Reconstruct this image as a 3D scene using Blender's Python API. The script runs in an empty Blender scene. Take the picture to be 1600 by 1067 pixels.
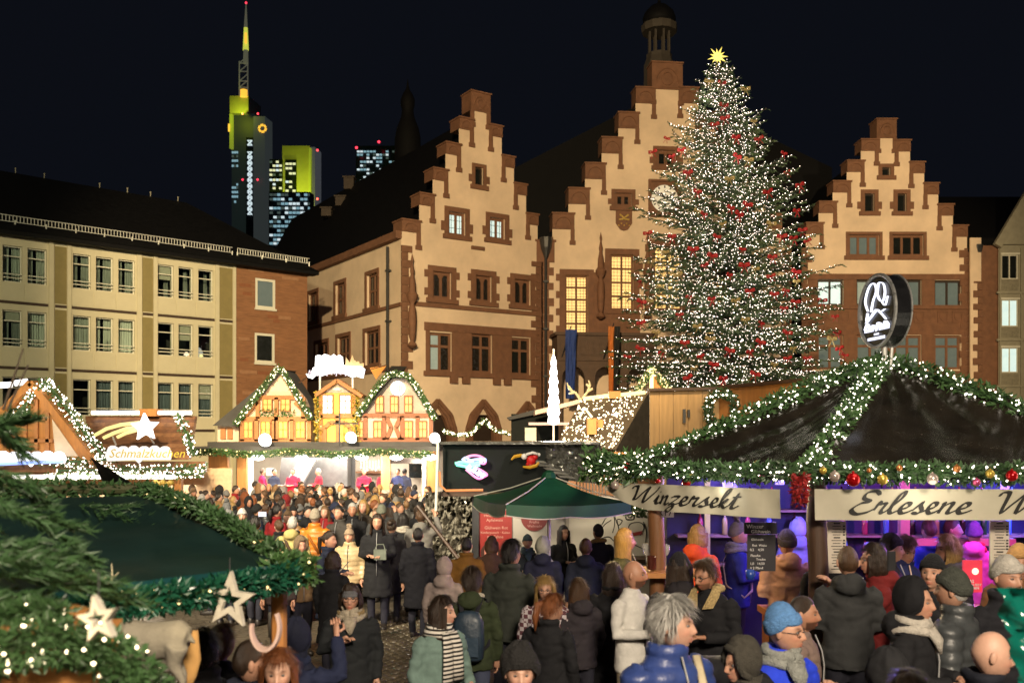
import bpy, bmesh, math, random
import numpy as np
from mathutils import Vector, Matrix, Euler, noise as mnoise
random.seed(7); np.random.seed(7)
R = math.radians
SC = bpy.context.scene
COL = SC.collection
# ------------------------------------------------------------------ camera
F, HOR, CH = 1450.0, 680.0, 3.15            # focal length in photo pixels, horizon row, eye height
cam = bpy.data.cameras.new('camera'); cam_o = bpy.data.objects.new('camera', cam); COL.objects.link(cam_o)
cam_o.location = (0, 0, CH); cam_o.rotation_euler = (R(90), 0, 0)
cam.sensor_width = 36; cam.lens = 36*F/1600; cam.shift_y = (HOR-533.5)/1600
cam.dof.use_dof = True; cam.dof.focus_distance = 14; cam.dof.aperture_fstop = 2.6
cam.clip_start = .1; cam.clip_end = 3000
SC.camera = cam_o
# ------------------------------------------------------------------ sky
w = bpy.data.worlds.new('World'); SC.world = w; w.use_nodes = True
nt = w.node_tree; bg = nt.nodes['Background']
sky = nt.nodes.new('ShaderNodeTexSky'); sky.sky_type = 'NISHITA'; sky.sun_disc = False
sky.sun_elevation = R(-4); sky.sun_rotation = R(200); sky.air_density = 1.4; sky.dust_density = 2.5
mixn = nt.nodes.new('ShaderNodeMix'); mixn.data_type = 'RGBA'; mixn.inputs['Factor'].default_value = .85
mixn.inputs['B'].default_value = (.055, .068, .112, 1)     # city glow on low cloud
nt.links.new(sky.outputs[0], mixn.inputs['A']); nt.links.new(mixn.outputs['Result'], bg.inputs[0])
bg.inputs[1].default_value = .075
# ------------------------------------------------------------------ exposure
SC.view_settings.view_transform = 'Standard'; SC.view_settings.look = 'None'
SC.view_settings.exposure = 0; SC.view_settings.gamma = 1
SC.cycles.use_denoising = True
try:
    SC.cycles.denoiser = 'OPENIMAGEDENOISE'; SC.cycles.denoising_prefilter = 'ACCURATE'
except Exception: pass
SC.cycles.sample_clamp_indirect = 1.5; SC.cycles.sample_clamp_direct = 0
SC.cycles.max_bounces = 6; SC.cycles.diffuse_bounces = 2; SC.cycles.glossy_bounces = 3
SC.cycles.transparent_max_bounces = 12; SC.cycles.transmission_bounces = 4
SC.cycles.caustics_reflective = False; SC.cycles.caustics_refractive = False
SC.cycles.use_light_tree = True; SC.cycles.pixel_filter_type = 'BLACKMAN_HARRIS'
SC.cycles.use_adaptive_sampling = True; SC.cycles.adaptive_threshold = .02

# ------------------------------------------------------------------ helpers
def W(x, y, Y):                               # a photo position at a depth of Y metres
    return Vector(((x-800)/F*Y, Y, CH-(y-HOR)/F*Y))
def ground(Y):                                # the square falls away from the camera
    ys = [0, 3, 5, 8, 14, 20, 30, 500]; zs = [.66, .64, .5, .25, 0, -.12, -.15, -.15]
    return float(np.interp(Y, ys, zs))
def tag(o, label=None, cat=None, group=None, kind=None):
    if label: o['label'] = label
    if cat: o['category'] = cat
    if group: o['group'] = group
    if kind: o['kind'] = kind
    return o
def empty(name, loc=(0, 0, 0), rz=0, label=None, cat=None, group=None):
    o = bpy.data.objects.new(name, None); COL.objects.link(o); o.location = loc; o.rotation_euler = (0, 0, rz)
    o.empty_display_size = .2
    return tag(o, label, cat, group)
def link(name, me, mats=None, parent=None, loc=None, rz=None):
    o = bpy.data.objects.new(name, me); COL.objects.link(o)
    if parent is not None: o.parent = parent
    if loc is not None: o.location = loc
    if rz is not None: o.rotation_euler = (0, 0, rz)
    if mats:
        if not isinstance(mats, (list, tuple)): mats = [mats]
        while len(me.materials) < len(mats): me.materials.append(None)
        for i, m in enumerate(mats):
            o.material_slots[i].link = 'OBJECT'; o.material_slots[i].material = m
    return o

class MB:
    """collects shapes, then builds one mesh"""
    def __init__(s, loc=(0, 0, 0)): s.v = []; s.f = []; s.m = []; s.o = Vector(loc)
    def add(s, vs, fs, m=0):
        b = len(s.v); s.v += [tuple(v) for v in vs]; s.f += [tuple(i+b for i in f) for f in fs]; s.m += [m]*len(fs)
    def hexa(s, p, m=0):                      # 8 corners: bottom ring 0-3, top ring 4-7
        s.add(p, [(3, 2, 1, 0), (4, 5, 6, 7), (0, 1, 5, 4), (1, 2, 6, 5), (2, 3, 7, 6), (3, 0, 4, 7)], m)
    def box(s, c, sz, rz=0, m=0, rx=0, ry=0):
        M = Matrix.Translation(c) @ Euler((rx, ry, rz)).to_matrix().to_4x4()
        x, y, z = [a/2 for a in sz]
        s.hexa([M @ Vector(q) for q in ((-x, -y, -z), (x, -y, -z), (x, y, -z), (-x, y, -z), (-x, -y, z), (x, -y, z), (x, y, z), (-x, y, z))], m)
    def bar(s, a, b, wd, th=None, m=0, up=(0, 0, 1)):   # rectangular bar from a to b
        a = Vector(a); b = Vector(b); th = th or wd
        d = (b-a).normalized(); u = Vector(up)
        if abs(d.dot(u)) > .98: u = Vector((0, 1, 0))
        r = d.cross(u).normalized()*(wd/2); t = r.cross(d).normalized()*(th/2)
        s.hexa([a-r-t, a+r-t, b+r-t, b-r-t, a-r+t, a+r+t, b+r+t, b-r+t], m)
    def tube(s, pts, rad, n=8, m=0, caps=True):
        pts = [Vector(p) for p in pts]; k = len(pts)
        if not hasattr(rad, '__len__'): rad = [rad]*k
        vs = []; prev = None
        for i, p in enumerate(pts):
            d = (pts[min(i+1, k-1)]-pts[max(i-1, 0)])
            d = d.normalized() if d.length > 1e-9 else Vector((0, 0, 1))
            if prev is None:
                u = Vector((0, 0, 1)) if abs(d.z) < .9 else Vector((0, 1, 0))
                r = d.cross(u).normalized()
            else:
                r = prev-d*prev.dot(d); r = r.normalized() if r.length > 1e-6 else d.orthogonal().normalized()
            prev = r; t = d.cross(r)
            rr = rad[i]; ra, rb = rr if hasattr(rr, '__len__') else (rr, rr)
            for j in range(n):
                a = 2*math.pi*j/n; vs.append(p+r*(ra*math.cos(a))+t*(rb*math.sin(a)))
        fs = [(i*n+j, i*n+(j+1) % n, (i+1)*n+(j+1) % n, (i+1)*n+j) for i in range(k-1) for j in range(n)]
        if caps: fs += [tuple(reversed(range(n))), tuple(range((k-1)*n, k*n))]
        s.add(vs, fs, m)
    def rings(s, rings, m=0, caps=True, closed=True):   # list of equally long vertex rings
        n = len(rings[0]); k = len(rings); vs = [v for r in rings for v in r]
        fs = [(i*n+j, i*n+(j+1) % n, (i+1)*n+(j+1) % n, (i+1)*n+j) for i in range(k-1) for j in range(n if closed else n-1)]
        if caps: fs += [tuple(reversed(range(n))), tuple(range((k-1)*n, k*n))]
        s.add(vs, fs, m)
    def lathe(s, prof, c=(0, 0, 0), n=16, m=0, sx=1, sy=1):
        c = Vector(c)
        s.rings([[c+Vector((r*sx*math.cos(2*math.pi*j/n), r*sy*math.sin(2*math.pi*j/n), z)) for j in range(n)] for r, z in prof], m)
    def ball(s, c, r, n=8, m=0, k=6, sq=(1, 1, 1)):
        s.rings([[Vector(c)+Vector((r*sq[0]*math.sin(p)*math.cos(2*math.pi*j/n), r*sq[1]*math.sin(p)*math.sin(2*math.pi*j/n), -r*sq[2]*math.cos(p))) for j in range(n)]
                 for p in [math.pi*(i+.02)/(k+.04) for i in range(k+1)]], m)
    def prism(s, poly, e, m=0):               # planar polygon of 3D points, extruded by vector e
        poly = [Vector(p) for p in poly]; n = len(poly); e = Vector(e)
        s.add(poly+[p+e for p in poly], [tuple(reversed(range(n))), tuple(range(n, 2*n))]+[(i, (i+1) % n, n+(i+1) % n, n+i) for i in range(n)], m)
    def octa(s, c, r, m=0):
        x, y, z = c
        s.add([(x+r, y, z), (x, y+r, z), (x-r, y, z), (x, y-r, z), (x, y, z+r), (x, y, z-r)],
              [(0, 1, 4), (1, 2, 4), (2, 3, 4), (3, 0, 4), (1, 0, 5), (2, 1, 5), (3, 2, 5), (0, 3, 5)], m)
    def mesh(s, name, smooth=False, angle=None):
        me = bpy.data.meshes.new(name)
        o = s.o
        vs = s.v if o.length == 0 else [(a-o.x, b-o.y, c-o.z) for a, b, c in s.v]
        me.from_pydata(vs, [], s.f)
        if any(s.m): me.polygons.foreach_set('material_index', s.m)
        if smooth: me.polygons.foreach_set('use_smooth', [True]*len(s.f))
        if angle: me.set_sharp_from_angle(angle=R(angle))
        me.update(); return me
    def build(s, name, mats, parent=None, smooth=False, angle=None, loc=None):
        o = link(name, s.mesh(name, smooth, angle), None, parent, loc if loc is not None else (s.o if s.o.length else None))
        for m in (mats if isinstance(mats, (list, tuple)) else [mats]): o.data.materials.append(m)
        return o

# ------------------------------------------------------------------ materials
MATS = {}
def mat(name, col=(.5, .5, .5), rough=.6, var=.18, scale=6, bump=0, bscale=40, metal=0, emis=None, es=0, spec=.5, stretch=(1, 1, 1), coat=0, sheen=0, alpha=1, attr=None, detail=4):
    if name in MATS: return MATS[name]
    m = bpy.data.materials.new(name); m.use_nodes = True; N = m.node_tree.nodes; L = m.node_tree.links
    b = N['Principled BSDF']; b.inputs['Roughness'].default_value = rough; b.inputs['Metallic'].default_value = metal
    b.inputs['Specular IOR Level'].default_value = spec
    if coat: b.inputs['Coat Weight'].default_value = coat; b.inputs['Coat Roughness'].default_value = .15
    if sheen: b.inputs['Sheen Weight'].default_value = sheen
    if alpha < 1: b.inputs['Alpha'].default_value = alpha
    c4 = (*col, 1); b.inputs['Base Color'].default_value = c4
    if var or bump:
        tc = N.new('ShaderNodeTexCoord'); mp = N.new('ShaderNodeMapping'); mp.inputs['Scale'].default_value = stretch
        L.new(tc.outputs['Object'], mp.inputs[0])
    if var:
        n1 = N.new('ShaderNodeTexNoise'); n1.inputs['Scale'].default_value = scale; n1.inputs['Detail'].default_value = detail; n1.inputs['Roughness'].default_value = .65
        L.new(mp.outputs[0], n1.inputs['Vector'])
        mr = N.new('ShaderNodeMapRange'); mr.inputs[1].default_value = .25; mr.inputs[2].default_value = .75
        mr.inputs[3].default_value = 1-var; mr.inputs[4].default_value = 1+var; L.new(n1.outputs[0], mr.inputs[0])
        mx = N.new('ShaderNodeVectorMath'); mx.operation = 'SCALE'; mx.inputs[0].default_value = col; L.new(mr.outputs[0], mx.inputs['Scale'])
        last = mx.outputs[0]
        if attr:
            at = N.new('ShaderNodeAttribute'); at.attribute_name = attr
            mm = N.new('ShaderNodeVectorMath'); mm.operation = 'MULTIPLY'; L.new(last, mm.inputs[0]); L.new(at.outputs['Color'], mm.inputs[1]); last = mm.outputs[0]
        L.new(last, b.inputs['Base Color'])
        mr2 = N.new('ShaderNodeMapRange'); mr2.inputs[3].default_value = max(.03, rough-.12); mr2.inputs[4].default_value = min(1, rough+.12)
        L.new(n1.outputs[0], mr2.inputs[0]); L.new(mr2.outputs[0], b.inputs['Roughness'])
    if bump:
        n2 = N.new('ShaderNodeTexNoise'); n2.inputs['Scale'].default_value = bscale; n2.inputs['Detail'].default_value = 3
        L.new(mp.outputs[0], n2.inputs['Vector'])
        bp = N.new('ShaderNodeBump'); bp.inputs['Strength'].default_value = bump; bp.inputs['Distance'].default_value = .02
        L.new(n2.outputs[0], bp.inputs['Height']); L.new(bp.outputs[0], b.inputs['Normal'])
    if emis:
        b.inputs['Emission Color'].default_value = (*emis, 1); b.inputs['Emission Strength'].default_value = es
        if es < 3 or name.startswith('bulb'): m.cycles.emission_sampling = 'NONE'
    MATS[name] = m; return m
def bulb(name, col, s): return mat('bulb_'+name, (.2, .2, .2), .5, 0, emis=col, es=s)
def glass(name='window_glass', tint=(.9, .95, .95), refl=(.8, .85, .9)):
    if name in MATS: return MATS[name]
    m = bpy.data.materials.new(name); m.use_nodes = True; N = m.node_tree.nodes; L = m.node_tree.links
    N.remove(N['Principled BSDF']); out = N['Material Output']
    t = N.new('ShaderNodeBsdfTransparent'); t.inputs[0].default_value = (*tint, 1)
    g = N.new('ShaderNodeBsdfGlossy'); g.inputs[0].default_value = (*refl, 1); g.inputs['Roughness'].default_value = .06
    f = N.new('ShaderNodeFresnel'); f.inputs[0].default_value = 1.5
    mx = N.new('ShaderNodeMixShader'); L.new(f.outputs[0], mx.inputs[0]); L.new(t.outputs[0], mx.inputs[1]); L.new(g.outputs[0], mx.inputs[2]); L.new(mx.outputs[0], out.inputs[0])
    MATS[name] = m; return m
def lamp(name, kind, loc, power, col=(1, .85, .65), rad=.2, target=None, angle=60, blend=.5, parent=None):
    l = bpy.data.lights.new(name, kind); l.energy = power; l.color = col
    if kind in ('POINT', 'SPOT'): l.shadow_soft_size = rad
    if kind == 'SPOT': l.spot_size = R(angle); l.spot_blend = blend
    if kind == 'AREA': l.size = rad
    o = bpy.data.objects.new(name, l); COL.objects.link(o); o.location = loc
    if target is not None: o.rotation_euler = (Vector(target)-Vector(loc)).to_track_quat('-Z', 'Y').to_euler()
    if parent: o.parent = parent
    return o
# ------------------------------------------------------------------ floodlights of the square (masts behind the photographer), and added fill masts for the crowd
M_BLACKMETAL = mat('black_metal', (.03, .03, .032), .45, .2)
def flood(loc, power, col, target, angle, blend, label, rad=.5):
    g = ground(loc[1])
    e = empty('floodlight_mast', (loc[0], loc[1], g), label=label, cat='floodlight')
    m = MB(); m.tube([(0, 0, 0), (0, 0, loc[2]-g-.4)], [.11, .06], 10); m.build('mast', M_BLACKMETAL, e)
    d = (Vector(target)-Vector(loc)).normalized()
    b = MB(); p = Vector((0, 0, loc[2]-g)); b.bar(p-d*.75, p-d*.45, .7, .5); b.build('lamp_housing', M_BLACKMETAL, e)
    c = MB(); c.bar(p-d*.44, p-d*.42, .6, .42); c.build('lamp_lens', bulb('flood', (1, .8, .55), 6), e)
    lamp('floodlight', 'SPOT', loc, power, col, rad, target, angle, blend)
FLOODS = [
    ((-5, -9, 20), 168000, (1, .75, .42), (2, 62, 11), 50, .35, 'tall floodlight mast left of the camera, aimed at gabled town hall'),
    ((22, 2, 17), 50000, (1, .75, .43), (26, 64, 12), 28, .6, 'tall floodlight mast far right, aimed at the right gable'),
    ((-14, -14, 17), 60000, (1, .89, .53), (-22, 49, 9), 34, .5, 'floodlight mast behind the left stall, aimed at pale office block'),
    ((2.5, -5.5, 8.5), 11500, (1, .84, .64), (.8, 8, .8), 78, .8, 'added unseen fill lamp on a lower mast behind the camera over the crowd', 1.2),  # fill lamp added out of view to brighten the nearest people
    ((-7, 6, 9.5), 24000, (1, .86, .62), (-3.8, 21, .5), 52, .8, 'added unseen fill lamp mast beside the green stall, lighting the crowd', 1.0),  # another added fill lamp, outside the frame, for the crowd farther back
]
for a in FLOODS: flood(*a)

# ------------------------------------------------------------------ ground
def ground_mesh():
    m = MB(); ys = [-30, 0, 3, 4, 5, 6.5, 8, 10, 12, 14, 17, 20, 25, 30, 60, 200, 1200]; xs = [-800, -60, -20, -8, -4, -2, 0, 2, 4, 8, 20, 60, 800]
    nv = len(xs); m.v = [(x, y, ground(y)) for y in ys for x in xs]
    m.f = [(i*nv+j, i*nv+j+1, (i+1)*nv+j+1, (i+1)*nv+j) for i in range(len(ys)-1) for j in range(nv-1)]; m.m = [0]*len(m.f)
    return m
def mat_ground():
    m = mat('wet_paving', (.085, .07, .05), .42, .35, 1.2, .35, 14); N = m.node_tree.nodes; L = m.node_tree.links
    v = N.new('ShaderNodeTexVoronoi'); v.feature = 'DISTANCE_TO_EDGE'; v.inputs['Scale'].default_value = 6.5
    tc = N.new('ShaderNodeTexCoord'); L.new(tc.outputs['Object'], v.inputs['Vector'])
    mr = N.new('ShaderNodeMapRange'); mr.inputs[2].default_value = .12; L.new(v.outputs[0], mr.inputs[0])
    bp = N.new('ShaderNodeBump'); bp.inputs['Strength'].default_value = .8; bp.inputs['Distance'].default_value = .03
    L.new(mr.outputs[0], bp.inputs['Height']); L.new(bp.outputs[0], N['Principled BSDF'].inputs['Normal'])
    return m
GR = tag(ground_mesh().build('ground', mat_ground()), kind='structure')

# ------------------------------------------------------------------ facade planes
class Plane:
    def __init__(s, x0, Y0, dx, dy, name=''):
        s.o = Vector(((x0-800)/F*Y0, Y0)); s.d = Vector((dx, dy)).normalized(); s.n = Vector((s.d.y, -s.d.x))
    def u(s, x):
        k = (x-800)/F; return (k*s.o.y-s.o.x)/(s.d.x-k*s.d.y)
    def z(s, x, y): return CH-(y-HOR)/F*(s.o.y+s.u(x)*s.d.y)
    def p(s, u, z, w=0): q = s.o+s.d*u+s.n*w; return Vector((q.x, q.y, z))
    def rect(s, x0, y0, x1, y1): xm = (x0+x1)/2; return s.u(x0), s.u(x1), s.z(xm, y1), s.z(xm, y0)
    def box(s, mb, u0, u1, z0, z1, w0, w1, m=0):
        mb.hexa([s.p(u0, z0, w1), s.p(u1, z0, w1), s.p(u1, z0, w0), s.p(u0, z0, w0), s.p(u0, z1, w1), s.p(u1, z1, w1), s.p(u1, z1, w0), s.p(u0, z1, w0)], m)
def wall_holes(pl, mb, holes, top, u0, u1, z0, ulines=(), zlines=(), depth=.35, m=0):
    """wall sheet with rectangular openings and their reveals; top(u) is the wall's height"""
    us = sorted(set([round(a, 4) for h in holes for a in h[:2]]+[u0, u1]+list(ulines)))
    zs = sorted(set([round(a, 4) for h in holes for a in h[2:4]]+[z0]+list(zlines)))
    us = [a for a in us if u0-1e-6 <= a <= u1+1e-6]
    for i in range(len(us)-1):
        for j in range(len(zs)-1):
            a, b, c, d = us[i], us[i+1], zs[j], zs[j+1]
            if b-a < 1e-4 or d-c < 1e-4: continue
            um, zm = (a+b)/2, (c+d)/2
            if zm > top(um) or any(h[0] < um < h[1] and h[2] < zm < h[3] for h in holes): continue
            mb.add([pl.p(a, c), pl.p(b, c), pl.p(b, d), pl.p(a, d)], [(0, 1, 2, 3)], m)
    for h in holes:
        a, b, c, d = h[:4]
        q = [pl.p(a, c), pl.p(b, c), pl.p(b, d), pl.p(a, d)]; r = [pl.p(a, c, -depth), pl.p(b, c, -depth), pl.p(b, d, -depth), pl.p(a, d, -depth)]
        for k in range(4): mb.add([q[k], q[(k+1) % 4], r[(k+1) % 4], r[k]], [(0, 1, 2, 3)], m)
# ------------------------------------------------------------------ building materials
M_PLASTER = mat('warm_plaster', (.74, .57, .41), .85, .2, .4, .12, 6, detail=8)
M_SAND = mat('brown_sandstone', (.185, .086, .047), .8, .28, 2.2, .3, 9)
M_SLATE = mat('dark_slate', (.0045, .0045, .0055), .7, .3, 3, spec=.15)
M_CREAM = mat('cream_render', (.58, .53, .375), .8, .07, 1.2, .08, 20)
M_OLIVE = mat('olive_panel', (.235, .19, .075), .7, .12, 2)
M_BRONZE = mat('brown_trim', (.05, .028, .018), .6, .2)
M_DARKPANE = mat('dark_pane', (.012, .014, .013), .08, .3, 1.5)
M_LEADPANE = mat('sparkling_pane', (.02, .017, .013), .12, 0, 2, .7, 5, spec=1); M_LEADPANE.node_tree.nodes['Principled BSDF'].inputs['Roughness'].default_value = .03
for _n in M_LEADPANE.node_tree.nodes:
    if _n.type == 'BUMP': _n.inputs['Distance'].default_value = .09
M_GLASS = glass()
M_WHITEFRAME = mat('white_frame', (.7, .68, .58), .5, .06)
M_DARKFRAME = mat('dark_frame', (.03, .018, .012), .5, .2)
M_ROOM = mat('dim_room', (.03, .032, .026), .9, .3, .7)
M_CURTAIN = mat('net_curtain', (.55, .57, .48), .9, .15, 3, 0, stretch=(4, 4, .5))
M_STEEL = mat('zinc_rail', (.62, .62, .58), .4, .1, metal=.3)
M_WARMLIT = mat('warm_lit_pane', (.8, .6, .3), .3, .25, .8, emis=(1, .64, .21), es=.9)
M_COOLLIT = mat('cool_lit_pane', (.5, .6, .6), .3, .25, 1.2, emis=(.62, .86, .85), es=.75)
M_DIMLIT = mat('dim_lit_pane', (.3, .36, .34), .2, .3, .8, emis=(.42, .56, .5), es=.22)
M_GREENLIT = mat('green_grey_pane', (.1, .12, .11), .15, .3, .8, emis=(.3, .42, .38), es=.16)

def mullioned(parent, pl, rc, cols, rows, pane, frame=M_DARKFRAME, w=-.22, fw=.09, bars=0, name='window', rowsplit=None, arched=False):
    """one window: frame with mullions, each pane a sub-part"""
    u0, u1, z0, z1 = rc; c = pl.p((u0+u1)/2, z0, w)
    m = MB(c); du = (u1-u0)/cols
    zr = rowsplit or [z0+(z1-z0)*k/rows for k in range(rows+1)]
    pl.box(m, u0, u0+fw, z0, z1, w-.05, w+.05); pl.box(m, u1-fw, u1, z0, z1, w-.05, w+.05)
    for k in range(1, cols): pl.box(m, u0+du*k-fw/2, u0+du*k+fw/2, z0+fw, z1-fw, w-.05, w+.06)
    for k, z in enumerate(zr):
        a, b = (z, z+fw) if k == 0 else (z-fw, z) if k == len(zr)-1 else (z-fw/2, z+fw/2)
        pl.box(m, u0+fw, u1-fw, a, b, w-.048, w+.045)
    o = m.build(name, frame, parent, loc=c)
    for i in range(cols):
        for j in range(len(zr)-1):
            a, b, zz0, zz1 = u0+du*i+fw*.5, u0+du*(i+1)-fw*.5, zr[j], zr[j+1]
            pm = pane(i, j) if callable(pane) else pane
            q = MB(c); pl.box(q, a, b, zz0, zz1, w-.03, w-.015)
            if bars:
                for k in range(1, bars): pl.box(q, a+(b-a)*k/bars-.011, a+(b-a)*k/bars+.011, zz0+.01, zz1-.01, w-.014, w+.012, 1)
                for k in range(1, bars+1): pl.box(q, a+.01, b-.01, zz0+(zz1-zz0)*k/(bars+1)-.011, zz0+(zz1-zz0)*k/(bars+1)+.011, w-.013, w+.01, 1)
            g = q.build('pane', [pm, M_DARKFRAME], o); g.location = (0, 0, 0)
            if arched:
                t = MB(c); t.prism([pl.p(a, zz1, w+.02), pl.p(a, zz1-.42, w+.02), pl.p((a+b)/2, zz1-.02, w+.02)], (*(pl.n*-.03), 0)); t.prism([pl.p(b, zz1, w+.02), pl.p((a+b)/2, zz1-.02, w+.02), pl.p(b, zz1-.42, w+.02)], (*(pl.n*-.03), 0))
                t.build('arch_head', M_SAND, o).location = (0, 0, 0)
    return o
def surround(parent, pl, rc, t=.28, proud=.07, teeth=True, sill=.35, name='window_surround'):
    u0, u1, z0, z1 = rc; c = pl.p((u0+u1)/2, z0); m = MB(c)
    pl.box(m, u0-t, u0, z0, z1+t, -.02, proud); pl.box(m, u1, u1+t, z0, z1+t, -.02, proud)
    pl.box(m, u0, u1, z1, z1+t, -.02, proud); pl.box(m, u0-t-.12, u1+t+.12, z0-sill*.8, z0, -.02, proud+.09)
    if teeth:
        n = max(2, int((z1-z0)/.55))
        for k in range(n):
            if k % 2 == 0:
                a = z0+(z1-z0)*(k+.3)/n; b = a+(z1-z0)/n*.8
                pl.box(m, u0-t-.24, u0-t, a, b, -.02, proud-.01); pl.box(m, u1+t, u1+t+.24, a, b, -.02, proud-.01)
    return m.build(name, M_SAND, parent, loc=c)
def quoins(parent, pl, u, z0, z1, side, wide=.75, nar=.42, h=.5):
    z = z0; k = 0
    while z < z1-.1:
        hh = min(h*random.uniform(.9, 1.1), z1-z); wd = (wide if k % 2 else nar)*random.uniform(.92, 1.08)
        c = pl.p(u, z); m = MB(c); a, b = (u, u+wd) if side > 0 else (u-wd, u)
        pl.box(m, a, b, z+.012, z+hh-.012, -.05, .08+random.uniform(-.012, .012)); m.build('quoin_stone', M_SAND, parent, loc=c)
        z += hh; k += 1
def step_gable(name, label, pl, steps, xL, xR, zb, wins, mid, depth=13, roof_drop=1.2, ridge_px=None, eave_px=380, cop=.66, quoin=True):
    e = empty(name, pl.p(0, zb), label=label, cat='building')
    inv = -Vector(e.location)
    st = []
    for (a, b, y) in steps: st.append((pl.u(a), pl.u(b), pl.z((a+b)/2, y)))
    um = pl.u(mid)
    u0, u1 = pl.u(xL), pl.u(xR)
    lowest = min(s[2] for s in st)
    def top(u):
        z = [s[2]-.25 for s in st if s[0]-1e-4 <= u <= s[1]+1e-4]
        return max(z) if z else lowest-1.6
    W_ = MB(e.location); holes = [h for h in wins]
    wall_holes(pl, W_, holes, top, u0, u1, zb, [a for s in st for a in s[:2]], [s[2]-.25 for s in st]+[lowest-1.6])
    wo = W_.build('wall', M_PLASTER, e, loc=(0, 0, 0))
    for (a, b, z) in st:                                   # each step: coping stone, cap, hanging foot
        c = pl.p((a+b)/2, z); m = MB(c); istop = a < um < b; h = cop*(1.75 if istop else 1)
        pl.box(m, a, b, z-h, z, -1.1, .12); pl.box(m, a-.06, b+.06, z, z+.1, -1.15, .2)
        pl.box(m, a+.12, b-.12, z-h+.1, z-h+.17, .12, .16)
        nr = 10                                            # carved arc on the face of the stone
        pts = [pl.p((a+b)/2+math.cos(t)*(b-a)*.36, z-h*.75+math.sin(t)*h*.55, .13) for t in [math.pi*k/nr for k in range(nr+1)]]
        m.tube(pts, .045, 5)
        if istop: m.tube([pl.p((a+b)/2+math.cos(t)*(b-a)*.18, z-h*.6+math.sin(t)*h*.25, .13) for t in [math.pi*k/nr*2 for k in range(nr+1)]], .05, 5)
        co = m.build('coping_stone', M_SAND, e); co.location = c+inv
        f = MB(c)
        for sd in ([1] if a+b < 2*um-.5 else [-1] if a+b > 2*um+.5 else [-1, 1]):
            f = MB(c); q = b if sd > 0 else a; lo, hi = (q-.24, q+.02) if sd > 0 else (q-.02, q+.24)
            pl.box(f, lo, hi, z-h-.75, z-h, -.02, .1); pl.box(f, lo-.07, hi+.07, z-h-1.02, z-h-.75, -.02, .13)
            f.build('hanging_foot', M_SAND, e).location = c+inv
    zr = max(s[2] for s in st)-roof_drop; ze = lowest-2.2
    r = MB(); P = pl.p
    pr = [P(u0+.3, zb, -.55), P(u0+.3, ze, -.55), P(um, zr, -.55), P(u1-.3, ze, -.55), P(u1-.3, zb, -.55)]
    r.prism(pr, (*(pl.n*-depth), 0)); ro = r.build('roof', M_SLATE, e); ro.location = inv
    if quoin:
        for u, sd in ((u0, 1), (u1, -1)):
            for o in [e]: pass
            quoins_rel(e, pl, u, zb+1, lowest-1.5, sd)
    return e, inv
def quoins_rel(e, pl, u, z0, z1, sd):
    n0 = set(e.children); quoins(e, pl, u, z0, z1, sd)
    for o in e.children:
        if o not in n0: o.location = o.location-e.location
def shift(e, fn, *a, **k):                                  # build children given in world space under e
    n0 = set(e.children); r = fn(e, *a, **k)
    for o in e.children:
        if o not in n0: o.location = Vector(o.location)-e.location
    return r
def course(e, pl, u0, u1, z, h, proud=.12, name='string_course', m=M_SAND):
    c = pl.p(u0, z); b = MB(c); pl.box(b, u0, u1, z, z+h, -.03, proud); return b.build(name, m, e, loc=c)

# ------------------------------------------------------------------ left gabled house of the town hall
PA = Plane(628, 56, 1.538, 1)
stA = [(627, 656, 346), (655, 678, 305), (676, 699, 266), (696, 719, 226), (717, 739, 187), (735, 765, 147), (764, 784, 198), (784, 803, 246), (803, 822, 289), (822, 840, 336)]
ra = PA.rect
A_attic = ra(742, 262, 755, 290); A_p1 = ra(701, 332, 727, 368); A_p2 = ra(765, 341, 789, 374)
A_r3 = [ra(676, 425, 705, 467), ra(743, 431, 768, 472), ra(804, 437, 829, 477)]
A_r2 = [ra(671, 520, 706, 581), ra(737, 522, 769, 583), ra(799, 528, 829, 586)]
A_ar = [ra(664, 648, 702, 720), ra(737, 648, 772, 720), ra(808, 650, 838, 720)]
EA, IA = step_gable('gabled_town_house', 'left stepped gable house with cream plaster and brown sandstone trim, corner to side street', PA, stA, 627, 845, -.15,
                    [A_attic, A_p1, A_p2]+A_r3+A_r2+A_ar, 750, depth=34)
shift(EA, surround, PA, A_attic, .22); shift(EA, mullioned, PA, A_attic, 1, 1, M_DARKPANE)
for rc in (A_p1, A_p2):
    shift(EA, surround, PA, rc, .3); shift(EA, mullioned, PA, rc, 2, 1, M_COOLLIT, M_SAND, fw=.16, bars=2)
shift(EA, course, PA, A_p1[1]+.42, A_p2[0]-.42, A_p1[2]-.75, .22)
for rc in A_r3:
    shift(EA, surround, PA, rc, .34); shift(EA, mullioned, PA, rc, 2, 1, M_LEADPANE, M_SAND, fw=.18, arched=True)
shift(EA, course, PA, PA.u(636), PA.u(845), A_r3[1][2]-.62, .26)
for k, rc in enumerate(A_r2):
    zs = [rc[2], rc[2]+(rc[3]-rc[2])*.66, rc[3]]
    shift(EA, mullioned, PA, rc, 2, 2, (lambda k: lambda i, j: M_DIMLIT if (k == 0 and i == 0) else M_LEADPANE if (k < 2 or j == 1) else M_DARKPANE)(k), M_SAND, fw=.16, rowsplit=zs)
b2 = ra(665, 511, 836, 588)                                   # brown stone band round the first-floor windows
for a, b in ((b2[0], A_r2[0][0]), (A_r2[0][1], A_r2[1][0]), (A_r2[1][1], A_r2[2][0]), (A_r2[2][1], b2[1])):
    def pan(e, a=a, b=b):
        c = PA.p(a, b2[2]); m = MB(c); PA.box(m, a, b, A_r2[1][2], A_r2[1][3], -.02, .06); return m.build('stone_panel', M_SAND, e, loc=c)
    shift(EA, pan)
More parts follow.
